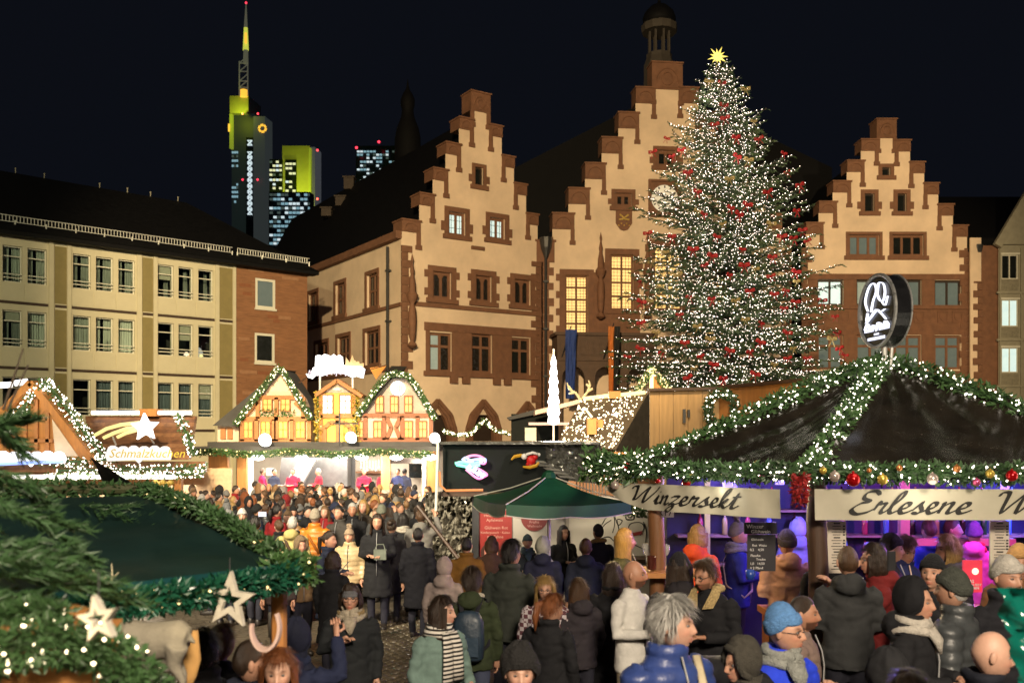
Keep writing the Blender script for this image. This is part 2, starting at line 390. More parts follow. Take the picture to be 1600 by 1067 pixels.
shift(EA, course, PA, b2[0]-.1, b2[1]+.1, A_r2[1][3], .5, .1, 'window_lintel'); shift(EA, course, PA, b2[0]-.15, b2[1]+.15, A_r2[1][2]-.3, .3, .2, 'window_sill')
for x in (708, 727, 775, 792):
    def cor(e, x=x): u = PA.u(x); c = PA.p(u, b2[2]); m = MB(c); PA.box(m, u-.25, u+.25, A_r2[1][2]-.72, A_r2[1][2]-.3, -.02, .2); return m.build('corbel', M_SAND, e, loc=c)
    shift(EA, cor)
def arch(e, pl, rc, apex, mats):                             # pointed doorway: moulded arch over a dark opening
    u0, u1, z0, z1 = rc; um = (u0+u1)/2; c = pl.p(um, z0); m = MB(c); hw = (u1-u0)/2
    for t, wd, pr in ((0, .16, .02), (.16, .2, .1), (.36, .22, .16)):
        L = [(u0-t, z0), (u0-t, z1-.9), (u0-t+hw*.35, z1-.2+t*.5), (um, z1+apex+t), (u1+t-hw*.35, z1-.2+t*.5), (u1+t, z1-.9), (u1+t, z0)]
        for (a, b), (a2, b2_) in zip(L, L[1:]): m.bar(pl.p(a, b, pr-.1), pl.p(a2, b2_, pr-.1), wd, .3, up=(*pl.n, 0))
    o = m.build('door_arch', M_SAND, e, loc=c)
    g = MB(c)
    for s in (-1, 1): g.prism([pl.p(um, z1+apex, .005), pl.p(um+s*hw, z1-.9, .005), pl.p(um+s*hw, z1, .005), pl.p(um+s*hw*.65, z1+.15, .005)], (*(pl.n*-.2), 0))
    k = MB(c); pl.box(k, u0, u1, z0, z1+.1, -.4, -.34); k.build('door_leaf', M_DARKFRAME, o).location = (0, 0, 0)
    return o
for rc in A_ar: shift(EA, arch, PA, rc, .55, None)
# its long side wall
PS = Plane(628, 56, .651, -1); PS.d = -PS.d; PS.n = Vector((PS.d.y, -PS.d.x)); PS.n = PS.n if PS.n.y < 0 else -PS.n
S_w3 = [PS.rect(*q) for q in ((482, 458, 496, 502), (524, 443, 539, 492), (573, 428, 590, 480))]
S_w3 = [(min(a[0], a[1]), max(a[0], a[1]), a[2], a[3]) for a in S_w3]
S_w2 = [PS.rect(*q) for q in ((493, 536, 512, 585), (527, 526, 546, 578), (570, 517, 592, 570))]
S_w2 = [(min(a[0], a[1]), max(a[0], a[1]), a[2], a[3]) for a in S_w2]
def side(e):
    c = e.location.copy(); m = MB(c); zt = PS.z(600, 384)
    wall_holes(PS, m, S_w3+S_w2, lambda u: zt, 0.02, 19, -.15, (), [zt]); o = m.build('side_wall', M_PLASTER, e, loc=c); return o
shift(EA, side)
for rc in S_w3+S_w2:
    shift(EA, surround, PS, rc, .25, .06, False); shift(EA, mullioned, PS, rc, 2, 2, M_DARKPANE, M_SAND, fw=.14)
zt = PS.z(600, 384); zc = S_w3[1][2]-.5
shift(EA, course, PS, 0, 19, zt, .45, .4, 'eave'); shift(EA, course, PS, 0, 19, zc, .22); shift(EA, course, PS, 0, 19, S_w2[1][2]-.5, .22)
def pipe(e, pl, x, y0, y1, r=.09, head=True):
    u = pl.u(x); za, zb = pl.z(x, y1), pl.z(x, y0); c = pl.p(u, za); m = MB(c)
    m.tube([pl.p(u, za, .2), pl.p(u, zb, .2)], r, 8)
    for k in range(4): z = za+(zb-za)*(k+.5)/4; pl.box(m, u-.16, u+.16, z, z+.12, 0, .3)
    if head: m.lathe([(.1, 0), (.35, .7), (.42, 1.2), (.42, 1.35)], pl.p(u, zb, .3), 10)
    return m.build('downpipe', M_BLACKMETAL, e, loc=c)
shift(EA, pipe, PS, 610, 386, 700, head=False)
for k, (x, yy) in enumerate(((497, 300), (524, 290), (579, 352), (601, 344), (548, 362))):       # dormers on the side roof
    def dor(e, x=x, k=k):
        u = PS.u(x); b = PS.p(u, 0, -2.6 if k > 1 else -6.5); z = CH-((yy+18)-HOR)/F*b.y; c = Vector((b.x, b.y, z)); m = MB(c)
        t = Vector((*PS.d, 0)); n = Vector((*PS.n, 0))
        m.prism([c-t*.55, c+t*.55, c+t*.55+Vector((0, 0, 1.5)), c+Vector((0, 0, 2)), c-t*.55+Vector((0, 0, 1.5))], -n*2.5); o = m.build('dormer', M_SLATE, e, loc=c)
        w_ = MB(c); w_.prism([c-t*.3+n*.03+Vector((0, 0, .3)), c+t*.3+n*.03+Vector((0, 0, .3)), c+t*.3+n*.03+Vector((0, 0, 1.3)), c-t*.3+n*.03+Vector((0, 0, 1.3))], -n*.05)
        w_.build('pane', M_DIMLIT if 2 <= k <= 3 else M_GREENLIT, o).location = (0, 0, 0); return o
    shift(EA, dor)
def tracery(e, pl, x, y0, y1):                               # slender carved canopy and figure on the corner
    u = pl.u(x); a, b = pl.z(x, y1), pl.z(x, y0); c = pl.p(u, a); m = MB(c); h = b-a
    pr = [(.1, 0), (.32, .03), (.12, .08), (.2, .12), (.26, .3), (.22, .42), (.13, .47), (.3, .52), (.38, .56), (.22, .6), (.2, .7), (.1, .78), (.14, .82), (.05, .9), (.09, .94), (.01, 1)]
    m.lathe([(r, z*h) for r, z in pr], pl.p(u, a, .35), 9)
    for k in range(7): zz = a+h*(.62+.05*k); m.ball(pl.p(u, zz, .35), .16*(1-k*.1), 6, k=4)
    return m.build('carved_figure', M_SAND, e, loc=c, smooth=True, angle=50)
shift(EA, tracery, PA, 640, 398, 545)

# ------------------------------------------------------------------ middle gabled house (town hall proper)
PB = Plane(848, 61.5, 1, .12); rb = PB.rect
stl = [(863, 897, 335), (888, 921, 296), (914, 946, 257), (940, 972, 217), (966, 998, 178), (993, 1024, 139)]
stB = stl+[(1018, 1066, 100)]+[(2084-b, 2084-a, y) for a, b, y in stl]
B_w1 = rb(883, 430, 919, 524); B_w2 = rb(954, 398, 990, 484); B_w3 = rb(1022, 384, 1066, 484); B_sm = rb(961, 302, 987, 323); B_up = rb(1026, 235, 1056, 260); B_w4 = rb(1100, 430, 1140, 524)
EB, IB = step_gable('gabled_town_hall', 'tall middle stepped gable town hall with clock, partly behind the lit tree', PB, stB, 848, 1236, -.15, [B_w1, B_w2, B_w3, B_w4, B_sm, B_up], 1042, depth=22, roof_drop=.8, cop=1.0)
for rc, rr in ((B_w1, 5), (B_w2, 4), (B_w3, 4), (B_w4, 5)):
    shift(EB, surround, PB, rc, .38); shift(EB, mullioned, PB, rc, 2, rr, M_WARMLIT, M_SAND, fw=.13, bars=3)
shift(EB, surround, PB, B_sm, .25); shift(EB, mullioned, PB, B_sm, 2, 1, M_LEADPANE, M_SAND, fw=.2)
shift(EB, surround, PB, B_up, .25); shift(EB, mullioned, PB, B_up, 2, 1, M_DARKPANE, M_SAND, fw=.2)
def pnl(e, pl, x0, y0, x1, y1, pr=.05, name='stone_panel', m=M_SAND):
    a, b, c0, d = pl.rect(x0, y0, x1, y1); c = pl.p(a, c0); k = MB(c); pl.box(k, a, b, c0, d, -.02, pr); return k.build(name, m, e, loc=c)
shift(EB, pnl, PB, 928, 426, 950, 530); shift(EB, pnl, PB, 950, 490, 1000, 530, .055)
shift(EB, tracery, PB, 937, 365, 500); shift(EB, tracery, PB, 1010, 365, 500)
def crest(e):                                               # shield with an eagle under the small window
    a, b, z0, z1 = rb(962, 330, 987, 361); c = PB.p(a, z0); m = MB(c); um = (a+b)/2
    m.prism([PB.p(a, z1, .12), PB.p(b, z1, .12), PB.p(b, z0+.5, .12), PB.p(um+.25, z0+.08, .12), PB.p(um, z0, .12), PB.p(um-.25, z0+.08, .12), PB.p(a, z0+.5, .12)], (*(PB.n*-.15), 0))
    o = m.build('crest', M_SAND, e, loc=c)
    g = MB(c); G = mat('gilding', (.8, .55, .15), .3, .1, metal=.6)
    for s in (-1, 1):
        g.bar(PB.p(um, z1-.5, .14), PB.p(um+s*.3, z1-.25, .14), .1, .04, up=(*PB.n, 0)); g.bar(PB.p(um, z1-.55, .14), PB.p(um+s*.35, z1-.6, .14), .1, .04, up=(*PB.n, 0))
    for k in range(5): u = um-.36+k*.18; g.ball(PB.p(u, z0+.35+.12*(k % 2), .13), .06, 6, k=4)
    g.build('gilded_eagle', G, o).location = (0, 0, 0); return o
shift(EB, crest)
def clock(e):
    a, b, z0, z1 = rb(1016, 285, 1060, 337); c = PB.p((a+b)/2, (z0+z1)/2); um, zm = (a+b)/2, (z0+z1)/2; m = MB(c); f = .14
    PB.box(m, a-f, b+f, z0-f, z0, -.02, .2); PB.box(m, a-f, b+f, z1, z1+f, -.02, .2); PB.box(m, a-f, a, z0, z1, -.02, .2); PB.box(m, b, b+f, z0, z1, -.02, .2)
    o = m.build('clock', M_SAND, e, loc=c)
    r = (b-a)*.47; d = MB(c); n = 32
    PB.box(d, a, b, z0, z1, .0, .05, 1)
    d.prism([PB.p(um+r*math.cos(2*math.pi*k/n), zm+r*math.sin(2*math.pi*k/n), .09) for k in range(n)], (*(PB.n*-.03), 0))
    d.build('clock_face', [mat('clock_white', (.75, .72, .62), .5, .1, emis=(1, .9, .7), es=.25), M_SAND], o).location = (0, 0, 0)
    h = MB(c)
    for k in range(12):
        t = 2*math.pi*k/12; h.bar(PB.p(um+r*.78*math.cos(t), zm+r*.78*math.sin(t), .11), PB.p(um+r*.95*math.cos(t), zm+r*.95*math.sin(t), .11), .09, .02, up=(*PB.n, 0))
    for L, t in ((.5, 2.2), (.75, .4)): h.bar(PB.p(um, zm, .13), PB.p(um+r*L*math.cos(t), zm+r*L*math.sin(t), .13), .1, .03, up=(*PB.n, 0))
    h.build('clock_hands', M_BRONZE, o).location = (0, 0, 0); return o
shift(EB, clock)
def balcony(e):
    a, b, z0, z1 = rb(862, 530, 1010, 568); c = PB.p(a, z0); m = MB(c)
    PB.box(m, a, b, z0, z1, .1, 2.2); PB.box(m, a-.15, b+.15, z1, z1+.2, .05, 2.35)
    for k in range(5):
        u = a+(b-a)*(k+.5)/5; PB.box(m, u-.45, u+.45, z0+.35, z1-.3, 2.2, 2.26)
        for t in range(4): PB.box(m, u-.35+t*.22, u-.25+t*.22, z0+.45, z1-.4, 2.26, 2.3)
    zg = -.15; n = 12; k = 3; bay = (b-a)/k                     # arcade below: arches with pointed lobes on piers
    for q in range(k+1): PB.box(m, a+bay*q-.3, a+bay*q+.3, zg, z0-1.4, 1.6, 2.1)
    for q in range(k):
        ua, ub = a+bay*q+.3, a+bay*(q+1)-.3; um = (ua+ub)/2; hw = (ub-ua)/2
        L = [(um-hw*math.cos(math.pi*i/n), z0-1.5+1.15*math.sin(math.pi*i/n)**.7) for i in range(n+1)]
        for (p0, q0), (p1, q1) in zip(L, L[1:]): m.hexa([PB.p(p0, q0, 2.1), PB.p(p1, q1, 2.1), PB.p(p1, q1, 1.6), PB.p(p0, q0, 1.6), PB.p(p0, z0, 2.1), PB.p(p1, z0, 2.1), PB.p(p1, z0, 1.6), PB.p(p0, z0, 1.6)])
    for q in range(k+1): PB.box(m, a+bay*q-.3, a+bay*q+.3, z0-1.4, z0, 1.6, 2.1)
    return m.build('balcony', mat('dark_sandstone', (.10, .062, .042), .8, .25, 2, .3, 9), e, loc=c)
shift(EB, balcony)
def flag(name, label, x0, y0, x1, y1, cols):
    e = empty(name, W(x0, y0, 58.5), label=label, cat='flag'); p = PB.p(PB.u(x0), 0, 2.2); l = MB(); a = W(x0-10, y0+55, 59.6); b = W(x0+6, y0, 58.4); o = Vector(e.location)
    l.tube([a-o, b-o], .04, 6); l.build('flagpole', M_BLACKMETAL, e)
    c = MB(); nz = 14; na = 7; wd = (x1-x0)/F*58.4; ht = (y1-y0)/F*58.4
    for ci, col in enumerate(cols):
        rg = []
        for k in range(nz+1):
            z = -.2-ht*k/nz; rg.append([Vector((wd*(ci+j/na)/len(cols)*(1-.25*k/nz)-.1, .18*math.sin(j*1.9+ci*2+k*.35)*min(1, k/3), z)) for j in range(na+1)])
        c.rings(rg, ci, caps=False, closed=False)
    c.build('cloth', cols, e, smooth=True)
BLUEFLAG = mat('blue_cloth', (.02, .05, .22), .8, .2)
flag('hanging_flag', 'dark blue flag hanging from the town hall balcony', 886, 510, 904, 618, [BLUEFLAG])
flag('hanging_flag', 'orange and black flag hanging at the edge of the lit tree', 953, 505, 972, 608, [mat('orange_cloth', (.5, .16, .03), .8, .2), mat('black_cloth', (.01, .01, .01), .8, .2)])
shift(EB, pipe, PB, 852, 405, 700)
def valley(e):                                              # stone piece between the two gables
    a, b, z0, z1 = rb(838, 378, 866, 410); c = PB.p(a, z0); m = MB(c); PB.box(m, a, b, z0, z1, -1.2, .12); PB.box(m, a-.1, b+.1, z1, z1+.12, -1.25, .2); return m.build('valley_stone', M_SAND, e, loc=c)
shift(EB, valley)
def lantern(e):                                             # ridge turret: octagonal base, open columns, dark dome
    b = W(1030, 0, 72); k = b.y/F; zz = lambda y: CH-(y-HOR)*k; c = Vector((b.x, b.y, zz(120))); m = MB(c)
    h = lambda y: zz(y)-zz(120)
    m.lathe([(24*k, h(190)), (24*k, h(104)), (20*k, h(92)), (20*k, h(86))], c, 8)
    m.lathe([(27*k, h(52)), (28*k, h(47)), (28*k, h(41)), (24*k, h(38))], c, 12)
    for q in range(8): t = math.pi*2*q/8+.3; m.tube([c+Vector((16*k*math.cos(t), 16*k*math.sin(t), h(88))), c+Vector((16*k*math.cos(t), 16*k*math.sin(t), h(50)))], 2.2*k, 6)
    o = m.build('ridge_turret', mat('grey_stone', (.06, .05, .04), .8, .2), e, loc=c)
    d = MB(c); d.lathe([(25*k, h(40)), (26*k, h(30)), (22*k, h(20)), (13*k, h(11)), (3*k, h(6)), (2*k, h(0)), (4*k, h(-4)), (.5*k, h(-12))], c, 14); d.build('dome', M_SLATE, o, smooth=True).location = (0, 0, 0)
    return o
shift(EB, lantern)
def rear(e, xa, ya, xb, yb):
    c = e.location.copy(); m = MB(c); m.prism([W(xa, ya, 78), W(xb, yb, 78), W(xb, 420, 78), W(xa, 420, 78)], (0, 5, 0)); return m.build('rear_roof', M_SLATE, e, loc=c)
shift(EB, rear, 1020, 152, 805, 262); shift(EB, rear, 1070, 152, 1300, 262)

# ------------------------------------------------------------------ right gabled house
PC = Plane(1252, 64, 1, .012); rc_ = PC.rect
stC = [(1259, 1286, 350), (1279, 1307, 317), (1301, 1329, 285), (1323, 1350, 253), (1345, 1372, 220), (1369, 1400, 188), (1398, 1422, 221), (1421, 1444, 255), (1443, 1466, 288), (1465, 1489, 321), (1488, 1511, 354)]
C_at = rc_(1378, 262, 1391, 275); C_p = [rc_(1351, 303, 1366, 331), rc_(1402, 303, 1416, 331)]; C_b = [rc_(1326, 367, 1374, 400), rc_(1394, 367, 1443, 400)]
C_A = [rc_(1277, 437, 1318, 477), rc_(1338, 437, 1383, 477), rc_(1398, 437, 1440, 479), rc_(1460, 438, 1502, 480)]
C_B = [rc_(1277, 523, 1318, 577), rc_(1338, 523, 1383, 577), rc_(1398, 524, 1440, 577), rc_(1460, 524, 1501, 577)]
EC, IC = step_gable('gabled_merchant_house', 'right stepped gable house with two brown sandstone floors, right of the lit tree', PC, stC, 1252, 1516, -.15, [C_at]+C_p+C_b+C_A+C_B, 1385, depth=14, cop=.72)
shift(EC, surround, PC, C_at, .25, teeth=False); shift(EC, mullioned, PC, C_at, 1, 1, M_DARKPANE)
for q in C_p: shift(EC, surround, PC, q, .28); shift(EC, mullioned, PC, q, 1, 1, M_DARKPANE)
for q in C_b: shift(EC, surround, PC, q, .2, teeth=False); shift(EC, mullioned, PC, q, 3, 1, M_GREENLIT if q is C_b[0] else M_DARKPANE, M_SAND, fw=.16)
for k, q in enumerate(C_A): shift(EC, mullioned, PC, q, 2, 1, [M_COOLLIT, M_DIMLIT, M_GREENLIT, M_GREENLIT][k], M_DARKFRAME, fw=.14)
for k, q in enumerate(C_B): shift(EC, mullioned, PC, q, 2, 2, M_GREENLIT, M_SAND, fw=.16, rowsplit=[q[2], q[2]+(q[3]-q[2])*.68, q[3]])
eA = [1262, 1277, 1318, 1338, 1383, 1398, 1440, 1460, 1502, 1509]
for k in range(0, 10, 2):
    shift(EC, pnl, PC, eA[k], 437, eA[k+1], 479, .06, 'stone_pier'); shift(EC, pnl, PC, eA[k], 523, eA[k+1], 577, .06, 'stone_pier')
z = C_A[1][3]; shift(EC, course, PC, PC.u(1260), PC.u(1511), z, .38, .12, 'lintel'); shift(EC, course, PC, PC.u(1260), PC.u(1511), C_A[1][2]-.28, .28, .2, 'sill')
shift(EC, course, PC, PC.u(1260), PC.u(1511), C_B[1][3], C_A[1][2]-.28-C_B[1][3], .05, 'parapet'); shift(EC, course, PC, PC.u(1260), PC.u(1511), C_B[1][2]-3.2, 3.1, .05, 'parapet')
for x in (1290, 1310, 1352, 1372, 1404, 1427, 1464, 1487):
    def sh(e, x=x):
        a, b, z0, z1 = rc_(x, 487, x+16, 504); c = PC.p(a, z0); m = MB(c); um = (a+b)/2
        PC.box(m, a, b, z0, z0+.06, .05, .1); PC.box(m, a, b, z1-.06, z1, .05, .1); PC.box(m, a, a+.06, z0, z1, .05, .1); PC.box(m, b-.06, b, z0, z1, .05, .1)
        m.prism([PC.p(um-.2, z1-.12, .1), PC.p(um+.2, z1-.12, .1), PC.p(um+.2, z0+.3, .1), PC.p(um, z0+.1, .1), PC.p(um-.2, z0+.3, .1)], (*(PC.n*-.06), 0)); return m.build('shield_panel', M_SAND, e, loc=c)
    shift(EC, sh)
shift(EC, pipe, PC, 1523, 415, 640, .12)
# recessed brown link and quoined strip to the right of it
PL = Plane(1510, 63.6, 1, 0)
EL = empty('link_building', PL.p(0, -.15), label='narrow brown link wall between right gable house and grey building', cat='building')
shift(EL, pnl, PL, 1515, 372, 1532, 760, .1, 'wall', M_PLASTER); shift(EL, pnl, PL, 1532, 384, 1575, 760, .05, 'brown_wall', M_SAND)
u = PL.u(1532); n0 = set(EL.children); quoins(EL, PL, u+.05, 3, PL.z(1532, 440), -1, .6, .3, .45)
for o in EL.children:
    if o not in n0: o.location = o.location-EL.location; o.location.y -= .14
def lroof(e):
    c = e.location.copy(); m = MB(c); m.prism([PL.p(.35, PL.z(1520, 372)), PL.p(.35, PL.z(1520, 255), -9), PL.p(.35, 0, -9)], (10, 0, 0)); return m.build('roof', M_SLATE, e, loc=c)
shift(EL, lroof)
# grey post-war building at the right edge
PD = Plane(1560, 63.3, 1, 0)
ED = empty('grey_gabled_building', PD.p(0, -.15), label='pale grey gabled building with three lit windows at the right edge', cat='building')
M_GREYR = mat('grey_render', (.30, .28, .21), .85, .15, 2.5, .3, 12); M_GREYP = mat('patterned_panel', (.24, .22, .16), .85, .3, 7)
D_w = [PD.rect(1565, 398, 1591, 436), PD.rect(1565, 468, 1591, 510), PD.rect(1565, 543, 1591, 582)]
def dwall(e):
    c = e.location.copy(); m = MB(c); z1 = PD.z(1580, 383)
    wall_holes(PD, m, D_w, lambda u: z1, 0, 7, -.15, (), [z1])
    m.prism([PD.p(-.15, z1, .25), PD.p(7, z1, .25), PD.p(7, z1+12, .25)], (*(PD.n*-.4), 0), 0); m.bar(PD.p(-.2, z1-.1, .2), PD.p(7, z1+12, .2), .35, .5)
    return m.build('wall', M_GREYR, e, loc=c)
shift(ED, dwall)
for k, q in enumerate(D_w):
    shift(ED, mullioned, PD, q, 2, 1, [M_DARKPANE, M_COOLLIT, M_COOLLIT][k], M_WHITEFRAME, w=-.12, fw=.07)
    shift(ED, pnl, PD, 1564, (437, 512, 584)[k], 1592, (454, 527, 602)[k], .03, 'spandrel_panel', M_GREYP)
    a, b, z0, z1 = q; shift(ED, course, PD, a-.1, b+.1, z1, .12, .08, 'window_head', M_WHITEFRAME); shift(ED, course, PD, a-.35, b+.35, z0-1.0, .14, .12, 'ledge', M_GREYR)
for x in (1561, 1594): shift(ED, pnl, PD, x, 388, x+2.2, 690, .1, 'pilaster', M_GREYR)
# ------------------------------------------------------------------ post-war office block on the left
PO = Plane(0, 45.3, 1.097, 1)
EO = empty('office_block', PO.p(0, -.15), label='long cream post-war office block with olive panels behind the left stalls', cat='building')
zO = lambda y: PO.z(163, y)
rows = [(zO(455), zO(402)), (zO(550), zO(496.5)), (zO(650), zO(594))]; bands = [zO(485), zO(581), zO(672)]
zE = PO.z(163, 386)
colsX = [(-76, -50), (-40, -10), (4, 34.7), (43, 73), (114, 142), (150, 177), (185, 211), (247, 271.5), (279, 302), (310, 333.5)]
holes = [(PO.u(a), PO.u(b), z0, z1) for (a, b) in colsX for (z0, z1) in rows]
uB = PO.u(368); uEnd = PO.u(480); uL = PO.u(-90)
def owall(e):
    c = e.location.copy(); m = MB(c); wall_holes(PO, m, holes, lambda u: zE, uL, uB, -.15, (), [zE], .5); return m.build('wall', M_CREAM, e, loc=c)
shift(EO, owall)
def oroom(e):
    c = e.location.copy(); m = MB(c); PO.box(m, uL, uEnd, -.15, zE, -3.2, -3.0); PO.box(m, uL, uEnd-.1, -.15, .1, -3, -.6)
    for z in bands: PO.box(m, uL, uB, z-.1, z+.1, -3, -.55)
    return m.build('interior_wall', M_ROOM, e, loc=c)
shift(EO, oroom)
def curtain(pl, u0, u1, z0, z1, w, c, gap=0):
    m = MB(c); n = 26; ph = random.random()*6
    for a, b in (((u0, u0+(u1-u0)*(.5-gap/2)), (u0+(u1-u0)*(.5+gap/2), u1)) if gap else ((u0, u1),)):
        top = [pl.p(a+(b-a)*i/n, z1, w+.05*math.sin(i*1.7+ph)+.03*math.sin(i*.6)) for i in range(n+1)]
        bot = [pl.p(a+(b-a)*i/n+.03*math.sin(i*.9), z0, w+.08*math.sin(i*1.7+ph+.3)+.03*math.sin(i*.8)) for i in range(n+1)]
        m.rings([top, bot], caps=False, closed=False)
    return m
M_CURT2 = mat('sheer_curtain', (.3, .32, .27), .9, .2, 3)
for ci, (a, b) in enumerate(colsX):
    for ri, (z0, z1) in enumerate(rows):
        u0, u1 = PO.u(a), PO.u(b)
        o = shift(EO, mullioned, PO, (u0, u1, z0, z1), 1, 2, M_GLASS, M_WHITEFRAME, w=-.2, fw=.05, rowsplit=[z0, z0+(z1-z0)*.72, z1])
        c = PO.p((u0+u1)/2, z0, -.2); m = MB(c)
        for q in (.1, .2): PO.box(m, u0+.02, u1-.02, z0+(z1-z0)*q, z0+(z1-z0)*q+.04, .0, .05)
        g = m.build('guard_rail', M_WHITEFRAME, o); g.location = (0, 0, 0)
        if ri < 2 and not (ci >= 7): curtain(PO, u0, u1, z0, z1, -.5, c, random.choice((0, .12, .2))).build('curtain', random.choice((M_CURTAIN, M_CURT2)), o, smooth=True).location = (0, 0, 0)
        if (ci*7+ri*5) % 6 == 1:
            m = MB(c); f_ = random.uniform(.25, .6); PO.box(m, u0+.06, u1-.06, z1-(z1-z0)*f_, z1-.06, -.36, -.33); m.build('blind', mat('cream_blind', (.45, .42, .32), .8, .1), o).location = (0, 0, 0)
        if ri == 2 and ci > 4: curtain(PO, u0, u1, z0, z1, -.5, c).build('curtain', mat('blue_grey_blind', (.12, .15, .16), .7, .1), o).location = (0, 0, 0)
        if ri == 0 and ci >= 7: curtain(PO, u0, u1, z0, z1, -.9, c, .55).build('curtain', M_CURT2, o, smooth=True).location = (0, 0, 0)
ribs = [(-10, -3), (76, 83.5), (104.5, 111), (213.5, 221), (239.5, 245.5), (335.5, 342), (363.5, 368)]
for a, b in ribs:
    def rib(e, a=a, b=b): u0, u1 = PO.u(a), PO.u(b); c = PO.p(u0, 0); m = MB(c); PO.box(m, u0, u1, -.15, zE, -.02, .09); return m.build('pilaster', M_CREAM, e, loc=c)
    shift(EO, rib)
for (a, b) in ((85.6, 104), (222.6, 239), (343, 363)):
    zs = [zE-.1]+bands
    for k in range(3):
        def op(e, a=a, b=b, k=k): u0, u1 = PO.u(a), PO.u(b); c = PO.p(u0, zs[k+1]); m = MB(c); PO.box(m, u0, u1, zs[k+1]+.13, zs[k]-.18, -.02, .02); return m.build('olive_panel', M_OLIVE, e, loc=c)
        shift(EO, op)
for z in bands:
    for a, b in ((-90, 75), (86, 104), (112, 213), (223, 239), (246, 335), (343, 363)):
        def bd(e, a=a, b=b, z=z): u0, u1 = PO.u(a), PO.u(b); c = PO.p(u0, z); m = MB(c); PO.box(m, u0, u1, z-.07, z+.07, -.02, .04); return m.build('dark_band', M_BRONZE, e, loc=c)
        shift(EO, bd)
# spandrel panels with joints, one per window
for (a, b) in colsX:
    for ri in range(2):
        def sp(e, a=a, b=b, ri=ri):
            u0, u1 = PO.u(a-3.5), PO.u(b+3.5); c = PO.p(u0, bands[ri]); m = MB(c); PO.box(m, u0+.02, u1-.02, bands[ri]+.12, rows[ri][0]-.06, -.02, .03); return m.build('spandrel_panel', M_CREAM, e, loc=c)
        shift(EO, sp)
# lamps and plants on the second-floor sill of the last bay
def sill_things():
    for x, y, r, mm in ((300, 540, .16, bulb('shade', (1, .75, .5), 1.6)), (305, 553, .12, bulb('orange', (1, .45, .12), 1.2)), (323, 552, .13, bulb('yellow', (1, .8, .3), 1.4)), (318, 528, .3, bulb('halo', (.75, .7, .62), .5))):
        u = PO.u(x); p = PO.p(u, rows[1][0]+r, -.75); m = MB(p); m.lathe([(r*.5, -r), (r*.2, -r*.4), (r*.25, -r*.2), (r, 0), (r*.6, r*.9), (r*.3, r*1.1)], p, 10)
        o = m.build('table_lamp', mm, loc=p, smooth=True); tag(o, None, 'lamp')
        o['label'] = {300: 'small pinkish table lamp on the upper office sill', 305: 'small orange lamp low on the upper office sill', 323: 'small yellow lamp at the right end of the office sill', 318: 'larger pale lampshade glowing behind the office window'}[x]
sill_things()
# brick end section
M_BRICKW = mat('brick_wall', (.25, .115, .055), .85, .3, 1.5, .2, 20, stretch=(1, 1, 7))
B_w = [(PO.u(399), PO.u(430), PO.z(414, 482), PO.z(414, 436)), (PO.u(398), PO.u(429), PO.z(414, 567), PO.z(414, 521))]
def bwall(e):
    c = e.location.copy(); m = MB(c); z1 = PO.z(420, 419); wall_holes(PO, m, B_w, lambda u: z1, uB, uEnd, -.15, (), [z1], .4)
    m.add([PO.p(uEnd, -.15), PO.p(uEnd, -.15, -9), PO.p(uEnd, z1, -9), PO.p(uEnd, z1)], [(0, 1, 2, 3)])
    return m.build('brick_section', M_BRICKW, e, loc=c)
shift(EO, bwall)
for k, q in enumerate(B_w):
    shift(EO, mullioned, PO, q, 1, 1, M_GREENLIT if k == 0 else M_DARKPANE, M_WHITEFRAME, w=-.05, fw=.14)
    shift(EO, course, PO, q[0]-.05, q[1]+.05, q[2]-.12, .12, .12, 'window_sill', M_WHITEFRAME)
for k in range(46):                                         # courses of stone standing a little proud
    a = random.uniform(uB+.1, uEnd-1.5); L = random.uniform(.5, 1.3); z = PO.z(420, random.uniform(425, 660)); z = round(z/.24)*.24
    if any(q[0]-L-.2 < a < q[1]+.2 and q[2]-.4 < z < q[3]+.3 for q in B_w): continue
    def bs(e): c = PO.p(a, z); m = MB(c); PO.box(m, a, a+L, z+.01, z+.2, -.03, random.uniform(.012, .03)); return m.build('stone', random.choice((M_BRICKW, mat('pale_stone', (.33, .17, .09), .85, .2), mat('dark_brick', (.24, .09, .04), .85, .2))), e, loc=c)
    shift(EO, bs)
def oroof(e):
    c = e.location.copy(); m = MB(c); P = PO.p; ze = zE+.1; zr = PO.z(0, 268)+1.6
    zr = zE+4.6; a, b = uL-2, PO.u(366); hip = uEnd+.4
    v = [P(a, ze, .7), P(hip, ze, .7), P(hip, ze, -12), P(a, ze, -12), P(a, zr, -6), P(uEnd-5, zr, -6)]
    m.add(v, [(0, 1, 5, 4), (1, 2, 5), (2, 3, 4, 5), (0, 3, 2, 1), (0, 4, 3)]); PO.box(m, a, hip, ze-.22, ze-.02, -.05, .72); return m.build('roof', M_SLATE, e, loc=c)
shift(EO, oroof)
def snow(e, x0, x1):
    u0, u1 = PO.u(x0), PO.u(x1); c = PO.p(u0, zE); m = MB(c); z = zE+.62; w_ = .1
    for q in (0, .3): m.bar(PO.p(u0, z+q, w_), PO.p(u1, z+q, w_), .035)
    n = int((u1-u0)/.16)
    for k in range(n): u = u0+(u1-u0)*k/n; m.bar(PO.p(u, z, w_), PO.p(u, z+.3, w_), .03)
    n = int((u1-u0)/1.3)
    for k in range(n+1): u = u0+(u1-u0)*k/max(1, n); m.bar(PO.p(u, z-.4, w_-.05), PO.p(u, z+.1, w_), .06)
    return m.build('snow_guard', M_STEEL, e, loc=c)
shift(EO, snow, -80, 362); shift(EO, snow, 370, 482)
